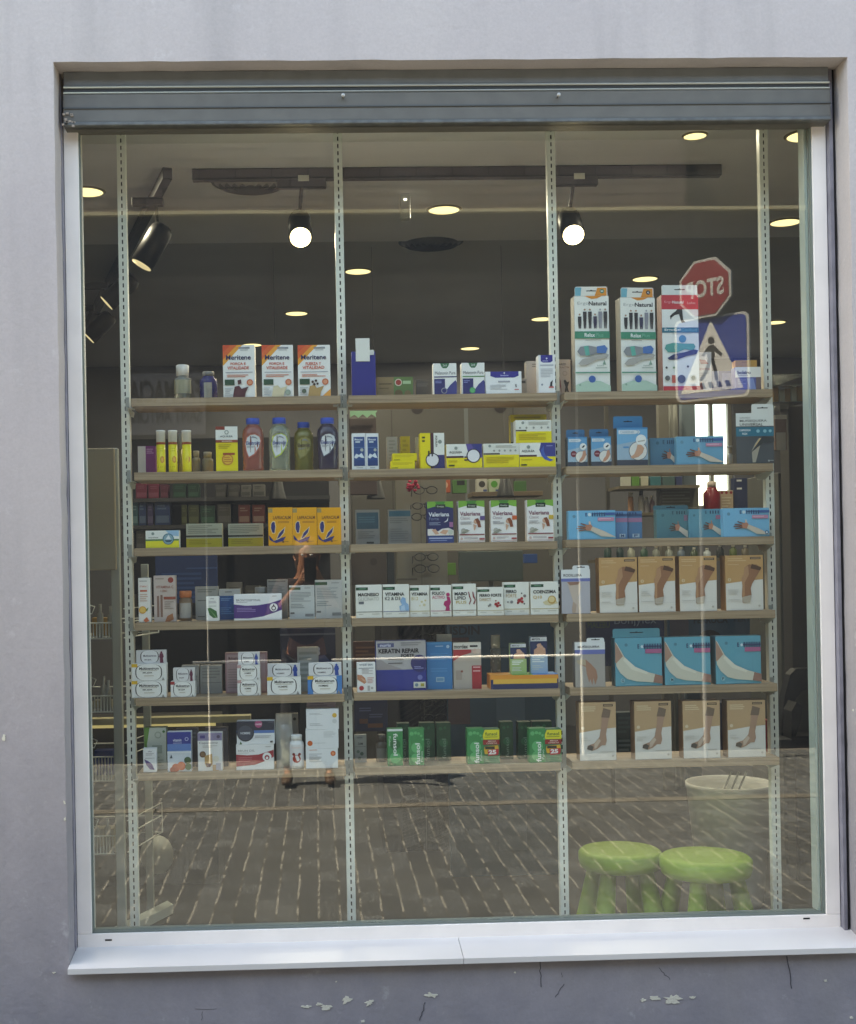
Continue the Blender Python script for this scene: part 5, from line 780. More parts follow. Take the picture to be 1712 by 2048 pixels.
# ================================================================== bottles, tubes and jars
def shelfz(sh): return ZS[sh[0]][sh[1]]+.0003
def bottle(label, sh, x0, x1, yt, Y, prof, body, capm, capv, name='bottle', cat='bottle', lab=None, grp=None, sx=1, sy=1, n=28, art=None):
    """prof: (radius as share of half width, height share) ; capv: height share where the cap starts"""
    z0 = shelfz(sh); xm = (x0+x1)/2; q = P(xm, yt, Y); w = (P(x1, yt, Y).x-P(x0, yt, Y).x)/2; h = q.z-z0; cy = Y+w*sy
    e = empty(name, (q.x, cy, z0), label, cat, grp)
    m = MB(); m.lathe([(r*w, v*h) for r, v in prof if v <= capv+1e-6], body, n=n, sx=sx, sy=sy); m.build('body', parent=e)
    m = MB(); cp = [(r*w, v*h) for r, v in prof if v > capv+1e-6]; m.lathe(cp, capm, n=n, sx=sx, sy=sy); m.build('cap', parent=e)
    if lab:
        m = MB(); lr, lv0, lv1, lc, a0 = lab; k = 16; vs = []
        for i in range(k+1):
            a = math.radians(-90-a0+2*a0*i/k)
            for v in (lv0, lv1): vs.append((lr*w*sx*math.cos(a), lr*w*sy*math.sin(a), v*h))
        m.add(vs, [(2*i, 2*i+2, 2*i+3, 2*i+1) for i in range(k)], mat(lc, .4), True); l_ = m.build('label', parent=e)
        if art:
            b_, p_, t_ = MB(), MB(), MB(); ww = 2*lr*w*sx*math.sin(math.radians(a0)); hh = (lv1-lv0)*h
            face_art(art, ww, hh, 0, .0002, b_, p_, t_)
            for q_, nm in ((b_, 'print'), (p_, 'print'), (t_, 'lettering')):
                if q_.v:
                    R_ = lr*w
                    q_.v = [(x, -(sy*R_)*math.sqrt(max(0, 1-(x/(R_*sx))**2))+y-.0004, z+lv0*h) for x, y, z in q_.v]
                    q_.build(nm, parent=l_)
    return e
def liquid(c, a=.75): return mat(c, .12, trans=a, spec=.5)
bp = [(.55, 0), (.86, .008), (.95, .03), (.93, .08), (.9, .12), (.93, .16), (.93, .2), (.89, .23), (.95, .3), (.97, .5), (.95, .7), (.88, .78), (.66, .84), (.5, .865), (.5, .88), (.56, .881), (.56, .882), (.6, .885), (.6, .99), (.57, 1)]
blue = mat('1f4fc0', .4)
def elec(tcol, swoosh): return [G([(.15, .12), (.35, .02), (.62, 0), (.9, .1), (.97, .3), (.85, .6), (.6, .86), (.25, 1), (.12, .7), (.06, .4)], swoosh), G([(.2, .15), (.38, .05), (.62, .03), (.86, .12), (.92, .3), (.8, .58), (.56, .82), (.28, .94), (.16, .68), (.1, .4)], 'dfe2e4'), T('Electrolit', .14, .3, .88, .45, '3a4a8a' if tcol else '5a4a40', bold=.02), G([(.35, .22), (.5, .1), (.7, .14), (.8, .24), (.66, .18), (.5, .16)], '8a9098'), L(.18, .5, .6, .58, 2, '9aa0a8')]
def edrink(label, x0, x1, yt, Y, c, al, sw, tc_=True, lt='dfe2e4'):
    e = bottle(label, (0, 1), x0, x1, yt, Y, bp, liquid(c, al), blue, .8811, lab=None, grp='sports drink bottles with blue caps', sy=.8, cat='drink bottle', name='drink_bottle')
    w = (P(x1, yt, Y).x-P(x0, yt, Y).x)/2; h = P((x0+x1)/2, yt, Y).z-shelfz((0, 1)); b_, p_, t_ = MB(), MB(), MB(); ww = 1.62*w; hh = .46*h
    a_ = elec(tc_, sw)
    if lt != 'dfe2e4': a_ = [(x[:-1]+(lt,)) if x[0] == 'g' and x[2] == 'dfe2e4' else x for x in a_]
    face_art(a_, ww, hh, 0, .0003, b_, p_, t_)
    def fit(q_): q_.v = [(x, -(.8*w*.99)*math.sqrt(max(0, 1-(x/(w*1.0))**2))+y, z+.235*h) for x, y, z in q_.v]
    for q_ in (b_, p_, t_): fit(q_)
    # the curved label body follows the bottle in fine strips
    p = p_.build('label', parent=e)
    b_.build('small_print', parent=p); t_.build('lettering', parent=p)
    m = MB(); m.lathe([(.57*w, .8815*h), (.57*w, .888*h)], mat('e8e8e8', .4), n=24, sy=.8); m.build('neck_ring', parent=e)
edrink('pink sports drink bottle with blue cap, leftmost of four', 482, 527, 835, YA, 'd07868', .55, 'c86a58')
edrink('clear pale green sports drink bottle with blue cap, second of four', 535, 580, 834, YA, 'd6ddc0', .7, 'b9cc3c')
edrink('olive yellow sports drink bottle set back, third of four', 586, 627, 843, .2, 'a8a050', .5, '8c8440', False, 'a29a5c')
edrink('dark grape sports drink bottle with blue cap by the second upright', 632, 677, 834, YA, '4a3f5a', .45, '2c2c4c')
# effervescent tubes
wc = mat('ecebe6', .4)
for k, (a, b) in enumerate(((310.5, 329.5), (334.5, 353.5), (362, 381.5))):
    bottle('yellow effervescent tube with white cap and orange dot, %s of three' % ('left', 'middle', 'right')[k], (0, 1), a, b, 860, YA, [(.9, 0), (.93, .01), (.93, .718), (.95, .72), (.95, .96), (1, .962), (1, .99), (.9, 1)], mat('f0de28', .35), wc, .719, name='tablet_tube', cat='tablet tube', grp='yellow effervescent tubes', lab=(.945, .66, .715, '9b4a2e', 88), art=None)
for o in [x for x in bpy.data.objects if x.name.startswith('tablet_tube')]:
    w = P(329.5, 860, YA).x-P(310.5, 860, YA).x; w /= 2; h = P(320, 860, YA).z-shelfz((0, 1)); m = MB(); pts = []
    def cyl(u, v): return (u*w, -.955*w*math.sqrt(max(0, 1-u*u)), v*h)
    m.add([cyl(.35+.4*math.cos(i*.349), .3+.08*math.sin(i*.349)) for i in range(18)], [tuple(range(18))], mat('d98a35', .4)); m.add([cyl(.35+.26*math.cos(i*.349), .3+.052*math.sin(i*.349)) for i in range(18)], [tuple(range(18))], mat('f0bc5c', .4))
    for v in (.55, .5, .12): m.add([cyl(-.6, v), cyl(0, v), cyl(.5, v), cyl(.5, v+.012), cyl(0, v+.012), cyl(-.6, v+.012)], [(0, 1, 4, 5), (1, 2, 3, 4)], mat('b3a01c', .4))
    m.build('print', parent=o)
bottle('shaded olive and grey tube set back behind the right pair of tubes', (0, 1), 355, 364, 866, YB, [(.9, 0), (.93, .01), (.93, .6), (.95, .61), (.95, 1)], mat('8f8324', .4), mat('8a8a80', .4), .605, name='tablet_tube', cat='tablet tube')
jp = [(.8, 0), (.95, .02), (.95, .6), (.9, .66), (.6, .72), (.6, .74), (.68, .745), (.7, .98), (.6, 1)]
gj = mat('8f8c80', .3); gc = mat('a3a096', .4)
bottle('dim grey jar set back right of the yellow tubes', (0, 1), 383, 400, 901, YB, jp, gj, gc, .74, name='pill_jar', cat='jar', grp='dim grey jars')
bottle('wider dim grey jar set back beside the magnesium carton', (0, 1), 402, 426, 903, YB, jp, gj, gc, .74, name='pill_jar', cat='jar', grp='dim grey jars')
bottle('clear glass bottle with white cap and pale label on the topmost left shelf', (0, 0), 345, 381, 728, .22, [(.8, 0), (.92, .03), (.92, .5), (.95, .55), (.95, .62), (.62, .66), (.62, .7), (.7, .705), (.74, .97), (.66, 1)], mat('b9bdb0', .15, trans=.6), wc, .7, name='vitamin_bottle', cat='bottle', lab=(.96, .2, .58, 'a8a488', 80))
bottle('dark blue bottle with pale side labels and grey cap on the topmost left shelf', (0, 0), 396, 434, 741, .22, [(.8, 0), (.95, .03), (.95, .66), (.9, .72), (.58, .82), (.58, .85), (.62, .851), (.64, .98), (.56, 1)], mat('23266e', .25), mat('8d8d88', .5), .85, name='vitamin_bottle', cat='bottle', lab=(.97, .04, .6, 'a8a69a', 26))
bottle('amber jar with orange lid beside the pinkish capsule carton', (0, 3), 356, 383, 1182, .2, [(.85, 0), (.95, .03), (.95, .7), (.8, .76), (.8, .78), (.9, .781), (.92, .98), (.84, 1)], mat('8a6a48', .3, trans=.3), mat('c8703c', .5), .78, name='pill_jar', cat='jar', lab=(.98, .1, .6, 'b5aea4', 60))
bottle('grey jar top standing behind the purple wave box', (0, 3), 509, 533, 1174, YB, [(.95, 0), (.95, .7), (1, .701), (1, .98), (.9, 1)], mat('77756f', .4), mat('9a9994', .4), .7, name='pill_jar', cat='jar')
bottle('white pill bottle with red label next to the silver pouch', (0, 5), 577, 608, 1471, YA, [(.9, 0), (.97, .02), (.97, .68), (.9, .76), (.68, .82), (.68, .835), (.7, .836), (.72, .98), (.66, 1)], mat('e9e7e4', .35), wc, .835, name='pill_bottle', cat='bottle', lab=(.985, .08, .72, 'ece8e6', 70), art=[R(0, 0, 1, .28, 'a8382e'), T('cranberry', .15, .08, .85, .2, 'f0d8d0'), C(.5, .66, .28, 'b04030'), C(.3, .45, .1, '8a2a22'), C(.7, .45, .1, '8a2a22')])
bottle('clear airless pump bottle behind the foot spray tray', (1, 4), 981, 1003, 1271, .27, [(.9, 0), (.95, .02), (.95, .7), (.9, .72), (.9, .74), (.85, .745), (.85, .98), (.8, 1)], mat('8e9290', .25, trans=.4), mat('c3c7c4', .2, trans=.3), .74, name='pump_bottle', cat='bottle')
bottle('dim brown jar at the rear of the lowest middle shelf', (1, 5), 751, 775, 1470, YB, jp, mat('6c6256', .4), mat('5a5048', .4), .74, name='pill_jar', cat='jar', lab=(.97, .1, .5, '8a857c', 60))
bottle('tiny white pump bottle beside the tall wrist brace box', (2, 1), 1455, 1469, 891, YB, [(.9, 0), (.95, .5), (.4, .6), (.4, .62), (.3, .63), (.3, .9), (.8, .92), (.8, 1)], mat('c9c6bc', .4), mat('c0bdb4', .4), .62, name='pump_bottle', cat='bottle')
# silver pouch leaning on the shelf
z0 = shelfz((0, 5)); a = P(551, 1440, .17); b = P(593, 1440, .17); m = MB(); vs = []; nx, nz_ = 8, 14; H = P(570, 1430, .17).z-z0
for j in range(nz_+1):
    for i in range(nx+1):
        u, v = i/nx, j/nz_; d = .016*math.sin(math.pi*u)*(math.sin(math.pi*min(1, v*1.1+.08)))**.6; sh_ = (.35*(1-v)**2)*(.5-u)*-.0
        x = a.x+(b.x-a.x)*(u*(1-.25*v)+.03*math.sin(v*7)); vs.append((x, .19-d, z0+v*H))
k = len(vs); vs += [(x, .2+(.19-y)*.3, z) for x, y, z in vs]
fs = [(j*(nx+1)+i, j*(nx+1)+i+1, (j+1)*(nx+1)+i+1, (j+1)*(nx+1)+i) for j in range(nz_) for i in range(nx)]
fs += [tuple(k+q for q in f[::-1]) for f in fs]
m.add(vs, fs, mat('b9b8b4', .3, .75, bump=.4, scale=25), True); tag(m.build('foil_pouch'), 'crinkled silver foil pouch standing left of the white pill bottle', 'pouch')
# ================================================================== ceiling fittings
dlm = mat('fff0bc', .4, emit=.28); trim = mat('7d786a', .6)
DL = [(173, 384, 'cut by the left window frame'), (1390, 272, 'nearest the glass at the upper right'), (888, 420, 'on the pale ceiling band over the middle bay'), (1571, 445, 'at the far right beyond the last upright'), (716, 543, 'beside the second upright below the track'), (1290, 558, 'just above the tall insole boxes'), (593, 627, 'over the gap left of the second upright'), (1084, 638, 'half hidden by the third upright'), (940, 697, 'farthest back over the middle bay'), (504, 690, 'low behind the orange shake cartons'), (1550, 645, 'peeping right of the last upright'), (1612, 272, 'tiny sliver at the right jamb')]
for px, py, w_ in DL:
    q = PZ(px, py, ZC); zc_ = ZC if q.y < yb else ZC+.012; q = PZ(px, py, zc_-.004)
    e = empty('downlight', (q.x, q.y, zc_-.004), 'round warm recessed downlight '+w_, 'downlight', 'recessed ceiling downlights')
    if px == 1390: e.scale = (.6, .6, 1)
    MB().lathe([(.07, -.001), (.07, .0035)], dlm, n=28).build('lamp_disc', parent=e)
    l_ = bpy.data.lights.new('downlight_lamp', 'AREA'); l_.shape = 'DISK'; l_.size = .13; l_.energy = .4 if px in (1390, 1612) else 2.4; l_.color = (1, .97, .9); o = bpy.data.objects.new('downlight_lamp', l_); COL.objects.link(o); o.parent = e; o.location = (0, 0, -.004)
    m = MB(); vs = []; 
    for i in range(28): a = i*math.pi/14; vs += [(.0705*math.cos(a), .0705*math.sin(a), -.003), (.082*math.cos(a), .082*math.sin(a), .003)]
    m.add(vs, [(2*i, 2*i+1, (2*i+3) % 56, (2*i+2) % 56) for i in range(28)], trim, True); m.build('trim_ring', parent=e)
blk = mat('14100f', .45); blk2 = mat('1d1f22', .5)
ta = PZ(384, 346, ZC-.02); tb = PZ(1443, 338, ZC-.02); ty = (ta.y+tb.y)/2
trk = empty('light_track', ((ta.x+tb.x)/2, ty, ZC-.045), 'long black ceiling track running across behind the glass', 'light track')
ch_(MB().box(ta.x, ty, ZC-.046, tb.x, ty+.04, ZC-.001, blk, .002), 'rail', trk)
for px, py in ((607, 356), (1159, 352)):
    q = P(px, py, ty-.004); ch_(MB().box(q.x-.022, ty-.0035, q.z-.012, q.x+.022, ty-.0015, q.z+.012, mat('c9cabf', .5)), 'rating_plate', trk)
spt = mat('fff3d8', .4, emit=9)
def spot(px, py, Y, axis, L_, r_, label, top, energy, axisl=None):
    """px,py: centre of its glowing mouth; axis: direction it shines"""
    q = P(px, py, Y); ax = Vector(axis).normalized(); e = empty('track_spotlight', q, label, 'spotlight', 'black track spotlights')
    R3 = (-ax).to_track_quat('Z', 'Y').to_matrix().to_4x4()
    def put(m, nm, par=e):
        m.v = [tuple(R3 @ Vector(v)) for v in m.v]; return m.build(nm, parent=par)
    put(MB().lathe([(r_*.86, .03), (r_*.9, 0), (r_, 0), (r_, L_*.8), (r_*.93, L_*.92), (r_*.7, L_)], blk, n=28), 'housing')
    lf = put(MB().lathe([(r_*.885, -.0015), (r_*.885, .002)], mat('fff0c8', .4, emit=1.6 if energy > 5 else .12), n=28), 'lamp_face')
    if energy > 5:
        put(MB().lathe([(r_*.62, -.003), (r_*.62, -.0017)], spt, n=24), 'bulb', lf)
    k = q+(-ax)*L_*.75; t_ = Vector(top)
    m = MB(); m.tube([k-q, (k+Vector((0, 0, .03)))-q, t_-q], .008, blk); m.box(t_.x-q.x-.1, t_.y-q.y-.018, t_.z-q.z-.0, t_.x-q.x+.1 if axisl is None else t_.x-q.x+.03, t_.y-q.y+.018, t_.z-q.z+.033, blk, .002); m.build('stem', parent=e)
    if energy:
        l_ = bpy.data.lights.new('spot_lamp', 'SPOT'); l_.energy = energy; l_.spot_size = math.radians(70); l_.spot_blend = .6; l_.color = (1, .9, .74); l_.shadow_soft_size = r_*.8
        o = bpy.data.objects.new('spot_lamp', l_); COL.objects.link(o); o.parent = e; o.location = ax*.006; o.rotation_euler = (-ax).to_track_quat('Z', 'Y').to_euler()
spot(601, 475, ty-.08, (.02, -.76, -.62), .19, .047, 'black track spotlight shining outward, left of the two facing the glass', (P(603, 372, ty).x, ty+.02, ZC-.079), 12)
spot(1147, 470, ty-.08, (-.05, -.76, -.62), .19, .047, 'black track spotlight shining outward, right of the two facing the glass', (P(1148, 368, ty).x, ty+.02, ZC-.079), 12)
# track along the left side, three lamps
la = PZ(335, 345, ZC-.02); lb = PZ(150, 700, ZC-.02); d_ = (lb-la).normalized(); n_v = Vector((-d_.y, d_.x, 0))*.019
tr2 = empty('light_track', ((la.x+lb.x)/2, (la.y+lb.y)/2, ZC-.045), 'black ceiling track running back along the left side of the shop', 'light track')
m = MB(); vs = [la-n_v, la+n_v, lb+n_v, lb-n_v]; m.add([(v.x, v.y, ZC-.045) for v in vs]+[(v.x, v.y, ZC+.011) for v in vs], [(0, 1, 2, 3), (7, 6, 5, 4), (0, 4, 5, 1), (1, 5, 6, 2), (2, 6, 7, 3), (3, 7, 4, 0)], blk); ch_(m, 'rail', tr2)
for (px, py, tx_, typ, r_, lab) in ((283, 530, 322, 459, .05, 'highest of three on the left track'), (213, 606, 262, 560, .052, 'middle of three, crossed by the first upright'), (177, 675, 217, 634, .05, 'lowest of three on the left track')):
    tt = PZ({283: 312, 213: 205, 177: 178}[px], {283: 395, 213: 565, 177: 610}[px], ZC-.045); Y_ = tt.y; a = P(px, py, Y_); b = P(tx_, typ, Y_); ax = (a-b); 
    spot(px, py, Y_, (ax.x, -.02*0-.015, ax.z), ax.length*1.12, r_, 'black track spotlight pointing down leftward, '+lab, (tt.x, tt.y, ZC-.08), 2.5, 1)
# air diffusers
for px, py, zz, lab in ((501, 368, ZC, 'round white ringed air diffuser behind the left end of the track'), (862, 487, ZC+.012, 'round dark ringed air diffuser in the middle of the ceiling')):
    q = PZ(px, py, zz-.01); e = empty('air_diffuser', (q.x, q.y, zz), lab, 'air diffuser'); mm_ = mat('a7a297' if px == 501 else '4a4b48', .6)
    m = MB()
    for r0_ in (.04, .07, .1, .13, .155):
        vs = []
        for i in range(32): a = i*math.pi/16; vs += [(r0_*math.cos(a), r0_*math.sin(a), -.001), ((r0_-.022)*math.cos(a), (r0_-.022)*math.sin(a), -.02)]
        m.add(vs, [(2*i, 2*i+1, (2*i+3) % 64, (2*i+2) % 64) for i in range(32)], mm_, True)
    m.lathe([(.165, -.003), (.165, -.0005)], mat('7d7a70' if px == 501 else '333432', .8), n=32); m.build('rings', parent=e)
q = PZ(810, 412, ZC-.05); e = empty('motion_sensor', (q.x, q.y, ZC), 'small white box sensor with a tiny light hanging from the ceiling', 'sensor')
MB().box(-.022, -.02, -.11, .022, .02, -.001, mat('b9bdb8', .5), .004).build('housing', parent=e); MB().box(-.006, -.0225, -.03, .006, -.0203, -.024, mat('f4f6f4', .4, emit=1)).build('indicator', parent=e)
# ================================================================== behind the display
def bx(name, label, cat, x0, y0, x1, y1, Y, dep, col, grp=None, art=None, bev=.002, rough=.55, var=0):
    a = P(x0, y0, Y); b = P(x1, y1, Y); w = b.x-a.x; h = a.z-b.z; m = MB(); m.box(-w/2, 0, 0, w/2, dep, h, mat(col, rough, var=var, scale=8), bev)
    p_, t_ = MB(), MB()
    if art: face_art(art, w, h, 0, .0006, m, p_, t_)
    o = m.build(name, loc=((a.x+b.x)/2, Y, b.z)); tag(o, label, cat, grp)
    if p_.v: p_.build('print', parent=o)
    if t_.v: t_.build('lettering', parent=o)
    return o
def floorbox(name, label, cat, x0, y0, x1, Y, dep, col, art=None, zb=.154, **k):
    a = P(x0, y0, Y); b = P(x1, y0, Y); w = b.x-a.x; h = a.z-zb; m = MB(); m.box(-w/2, 0, 0, w/2, dep, h, mat(col, .6, **k), .003)
    p_, t_ = MB(), MB()
    if art: face_art(art, w, h, 0, .0006, m, p_, t_)
    o = m.build(name, loc=((a.x+b.x)/2, Y, zb)); tag(o, label, cat)
    if p_.v: p_.build('print', parent=o)
    if t_.v: t_.build('lettering', parent=o)
    return o
# left rack with wire baskets
wh = mat('b9c0b8', .45); wir = mat('d9dcd4', .4)
rk = empty('basket_stand', (P(235, 1800, .5).x, .5, .153), 'white stand with wire baskets just inside the left edge of the window', 'basket stand')
p0 = P(235, 1300, .5).x; p1 = P(292, 1300, .85).x; pz = P(235, 897, .5).z
ch_(MB().box(p0-.016, .48, .16, p0+.016, .515, pz, wh, .003), 'post', rk); ch_(MB().box(p1-.014, .84, .16, p1+.014, .87, P(292, 1128, .85).z, wh, .003), 'post', rk)
a = P(238, 1856, .42); m = MB(); m.add([(p0-.02, .46, .155), (p1+.09, .84, .155), (p1+.06, .9, .155), (p0-.05, .52, .155), (p0-.02, .46, .19), (p1+.09, .84, .19), (p1+.06, .9, .19), (p0-.05, .52, .19)], [(0, 3, 2, 1), (4, 5, 6, 7), (0, 1, 5, 4), (1, 2, 6, 5), (2, 3, 7, 6), (3, 0, 4, 7)], wh); ch_(m, 'foot_bar', rk)
x0_ = P(150, 1300, .5).x; xe = P(318, 1300, .86).x
for k, (yt, yb2) in enumerate(((1246, 1277), (1392, 1424), (1514, 1562), (1672, 1708))):
    zt = P(205, yt, .5).z; zb = P(205, yb2, .5).z; m = MB(); r_ = .0022; X1 = p0-.018
    for z in (zt, zb): m.tube([(x0_, .5, z), (X1, .5, z), (X1, .5, z)], r_*1.3, wir, 5); m.tube([(X1+.04, .52, z), (xe, .86, z-.0)], r_*1.2, wir, 5); m.tube([(x0_, .86, z), (xe, .86, z)], r_*1.2, wir, 5)
    n = 12
    for i in range(n+1): x = x0_+(X1-x0_)*i/n; m.tube([(x, .5, zt), (x, .5, zb)], r_, wir, 5)
    m.tube([(x0_, .5, zt+.035), (p0-.09, .5, zt+.035), (p0-.08, .5, zt+.06), (x0_, .6, zt+.075)], r_, wir, 5); m.tube([(X1+.04, .52, zt+.05), (xe, .86, zt+.05), (xe, .86, zb)], r_, wir, 5)
    m.box(x0_, .505, zb+.001, X1, .85, zb+.004, mat('7d807a', .6)); ch_(m, 'wire_basket', rk)
for k, (yt, c_, lab) in enumerate(((1235, 'a8823c', 'amber box in the top wire basket'), (1400, 'b0a888', 'pale bottle pack in the second wire basket'), (1500, '2a3c7a', 'dark blue pack in the third wire basket'), (1655, 'a9a28c', 'cream pack in the lowest wire basket'))):
    zb = P(205, (1277, 1424, 1562, 1708)[k], .5).z+.005; x = P(205, 1300, .62).x; e = MB().box(-.035, 0, 0, .035, .06, P(205, yt, .62).z-zb, mat(c_, .4), .002).build('pack', loc=(x, .6, zb)); tag(e, lab, 'pack')
for k, (px, yt) in enumerate(((200, 1208), (221, 1212), (207, 1352), (216, 1360), (193, 1640), (215, 1636))):
    Yb = .53; zb = P(205, (1277, 1277, 1424, 1424, 1708, 1708)[k], .5).z+.005; q = P(px, yt, Yb); h = q.z-zb
    e = MB().lathe([(.011, 0), (.012, .002), (.012, h*.7), (.006, h*.76), (.006, h)], mat('c9cbc2', .15, trans=.5), n=14).build('small_bottle', loc=(q.x, Yb, zb)); tag(e, 'tiny clear bottle in the %s wire basket, %s of its pair' % (('top', 'second', 'lowest')[k//2], ('left', 'right')[k % 2]), 'bottle')
bx('side_panel', 'tall beige panel at the left edge of the window behind the first upright', 'panel', 150, 897, 232, 1140, .44, .03, 'a39a82', bev=.004)
o = MB().lathe([(.0, 0), (.062, .0), (.066, .004), (.0, .008)], mat('c4c8be', .5), n=32, sy=1.2).build('round_board', loc=P(314, 1709, .95)); o.rotation_euler = (math.radians(90), 0, 0); tag(o, 'round white board beside the lowest wire basket', 'board')
# counter with a glowing edge
e = empty('counter', (-1.2, 1.25, .9), 'pale counter edge glowing yellow behind the lowest left shelves', 'counter')
a = P(150, 1440, 1.25); b = P(501, 1431, 1.25)
ch_(MB().box(a.x, 1.25, b.z-.028, b.x, 1.31, b.z, mat('b5ad8a', .5), .002), 'counter_top', e)
ch_(MB().box(a.x, 1.27, b.z-.043, b.x-.15, 1.28, b.z-.0285, mat('fff0b0', .5, emit=.06)), 'light_strip', e)
ch_(MB().box(a.x, 1.3, .154, b.x-.15, 1.68, b.z-.0285, mat('3c3a36', .6)), 'cabinet', e)
# wall shelving at the back left with its stock
su = empty('wall_shelving', (P(400, 1100, 2.6).x, 2.9, .9), 'dark wall shelving crowded with cartons at the back left', 'shelving')
bk = mat('26262a', .7)
sL = P(242, 1000, 2.6).x; sR = P(660, 1000, 2.6).x
ch_(MB().box(sL, 2.95, .154, sR, 2.99, P(400, 875, 2.9).z, bk), 'back_panel', su)
rows = [(994, 965), (1048, 1006), (1101, 1066), (1232, 1195)]
for (yb3, _) in rows: z = P(450, yb3, 2.6).z; ch_(MB().box(sL, 2.6, z-.02, sR, 2.949, z, mat('3a3a3c', .6)), 'shelf_board', su)
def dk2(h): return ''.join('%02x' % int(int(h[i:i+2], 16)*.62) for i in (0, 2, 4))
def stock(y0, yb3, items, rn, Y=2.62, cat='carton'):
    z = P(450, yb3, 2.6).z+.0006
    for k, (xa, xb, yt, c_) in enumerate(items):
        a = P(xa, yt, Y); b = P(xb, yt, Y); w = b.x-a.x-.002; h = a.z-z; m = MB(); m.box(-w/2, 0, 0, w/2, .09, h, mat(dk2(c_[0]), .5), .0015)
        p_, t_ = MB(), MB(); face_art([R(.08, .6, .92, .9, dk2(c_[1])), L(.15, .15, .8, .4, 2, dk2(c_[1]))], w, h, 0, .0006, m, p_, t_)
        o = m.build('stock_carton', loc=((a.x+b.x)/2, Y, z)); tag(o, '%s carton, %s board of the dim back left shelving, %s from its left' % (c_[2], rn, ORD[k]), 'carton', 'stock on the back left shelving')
ORD = ['first', 'second', 'third', 'fourth', 'fifth', 'sixth', 'seventh', 'eighth', 'ninth', 'tenth', 'eleventh', 'twelfth']
Mg, Gn, Gy, Bl, Te, Ol, Wt, Rd = ('b8285a', 'd86a8c', 'magenta'), ('1f5a40', '4a8a68', 'dark green'), ('6f6d6a', '8a8885', 'grey'), ('27509a', '7f9fd0', 'blue'), ('2a7a8a', '8cc0c8', 'teal'), ('5c6430', '7f8850', 'olive green'), ('a5a5a2', '77787a', 'pale grey'), ('8a3028', 'c8a090', 'dull red')
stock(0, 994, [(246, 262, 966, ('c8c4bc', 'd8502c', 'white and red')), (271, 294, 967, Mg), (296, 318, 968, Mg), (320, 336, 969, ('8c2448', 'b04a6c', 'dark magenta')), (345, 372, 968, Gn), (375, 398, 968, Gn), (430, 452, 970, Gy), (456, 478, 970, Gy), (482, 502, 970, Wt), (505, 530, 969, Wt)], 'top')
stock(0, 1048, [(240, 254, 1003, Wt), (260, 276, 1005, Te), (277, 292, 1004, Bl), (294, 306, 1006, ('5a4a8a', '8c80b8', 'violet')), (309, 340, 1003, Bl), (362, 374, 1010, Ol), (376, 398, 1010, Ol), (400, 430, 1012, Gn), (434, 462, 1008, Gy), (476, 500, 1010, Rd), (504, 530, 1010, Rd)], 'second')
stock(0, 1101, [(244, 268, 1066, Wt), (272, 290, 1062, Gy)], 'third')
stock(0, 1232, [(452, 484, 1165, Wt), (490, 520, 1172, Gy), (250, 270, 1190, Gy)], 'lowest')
bx('picture_board', 'dark blue display panel behind the vitamin carton and amber jar', 'display panel', 310, 1106, 436, 1205, 1.9, .02, '1c3566', art=[L(.1, .4, .9, .95, 6, '2a4a80'), R(.5, .3, 1, .33, '2f4f86')])
bx('poster', 'dark navy poster with pale n3 lettering behind the fifth left shelf', 'poster', 560, 1257, 672, 1345, 1.7, .01, '1a2140', art=[T('n3', .5, .42, .72, .62, '9aa3b5'), R(0, .12, 1, .16, '5a6070'), G([(.3, .7), (.8, .6), (1, .9), (.4, 1)], '3a4a7a')])
bx('white_carton', 'pale violet topped carton showing above the stack of three white cartons', 'carton', 613, 1398, 672, 1425, .5, .05, 'a59aac', art=[L(.1, .3, .7, .6, 2, '84788c')])
# pendant lamps
for px, yt, yb3, hw, w_ in ((555, 945, 999, 18, 'left'), (752, 948, 998, 19, 'middle'), (1011, 945, 993, 18, 'right')):
    q = P(px, yb3, 2.3); t_ = P(px, yt, 2.3); h = t_.z-q.z; r_ = hw/F*6.5; e = empty('pendant_lamp', q, 'black cone pendant lamp hanging inside the shop, %s of three' % w_, 'pendant lamp', 'black cone pendant lamps')
    MB().lathe([(r_, 0), (r_*.97, .004), (r_*.38, h*.95), (r_*.2, h)], blk2, n=24).build('shade', parent=e); MB().tube([(0, 0, h), (0, 0, ZC-q.z)], .0012, blk2, 6).build('cord', parent=e)
# middle back: door panels, spectacle displays, screen
floorbox('cabinet_doors', 'tall taupe cupboard doors seen in the gap above the second middle shelf', 'cupboard', 700, 795, 1105, 3.6, .3, '55534f', art=[R(.2, 0, .205, 1, '3c3835'), R(.56, 0, .58, 1, '6e7476'), R(.8, 0, .805, 1, '33302e'), C(.33, .03, .03, '231a1a'), C(.74, .03, .03, '231a1a')])
m = MB(); q = P(700, 822, 2.2); q1 = P(755, 835, 2.2); w = q1.x-q.x; h = q.z-q1.z; gb = mat('86b89a', .6)
m.prism([(0, 0), (w, 0), (w*.93, -h*.4), (w*.96, -h*1), (w*.78, -h*.5), (w*.62, -h), (w*.46, -h*.5), (w*.3, -h), (w*.16, -h*.55), (0, -h*.9)], 0, .003, gb); tag(m.build('paper_garland', loc=q), 'pale green zigzag paper garland under the top middle shelf', 'garland')
floorbox('poster_stand', 'dim brown panel hanging under the green garland', 'panel', 698, 836, 752, 2.25, .03, '473b3b', zb=P(700, 990, 2.25).z)
sp_ = floorbox('spectacle_display', 'tall pale board hung with reading glasses in the middle of the shop', 'display board', 790, 955, 892, 1.8, .03, '8d887c', art=[R(.48, 0, .5, 1, '7a766c'), R(0, .27, .4, .275, '6a665e')])
gk = mat('17171a', .4)
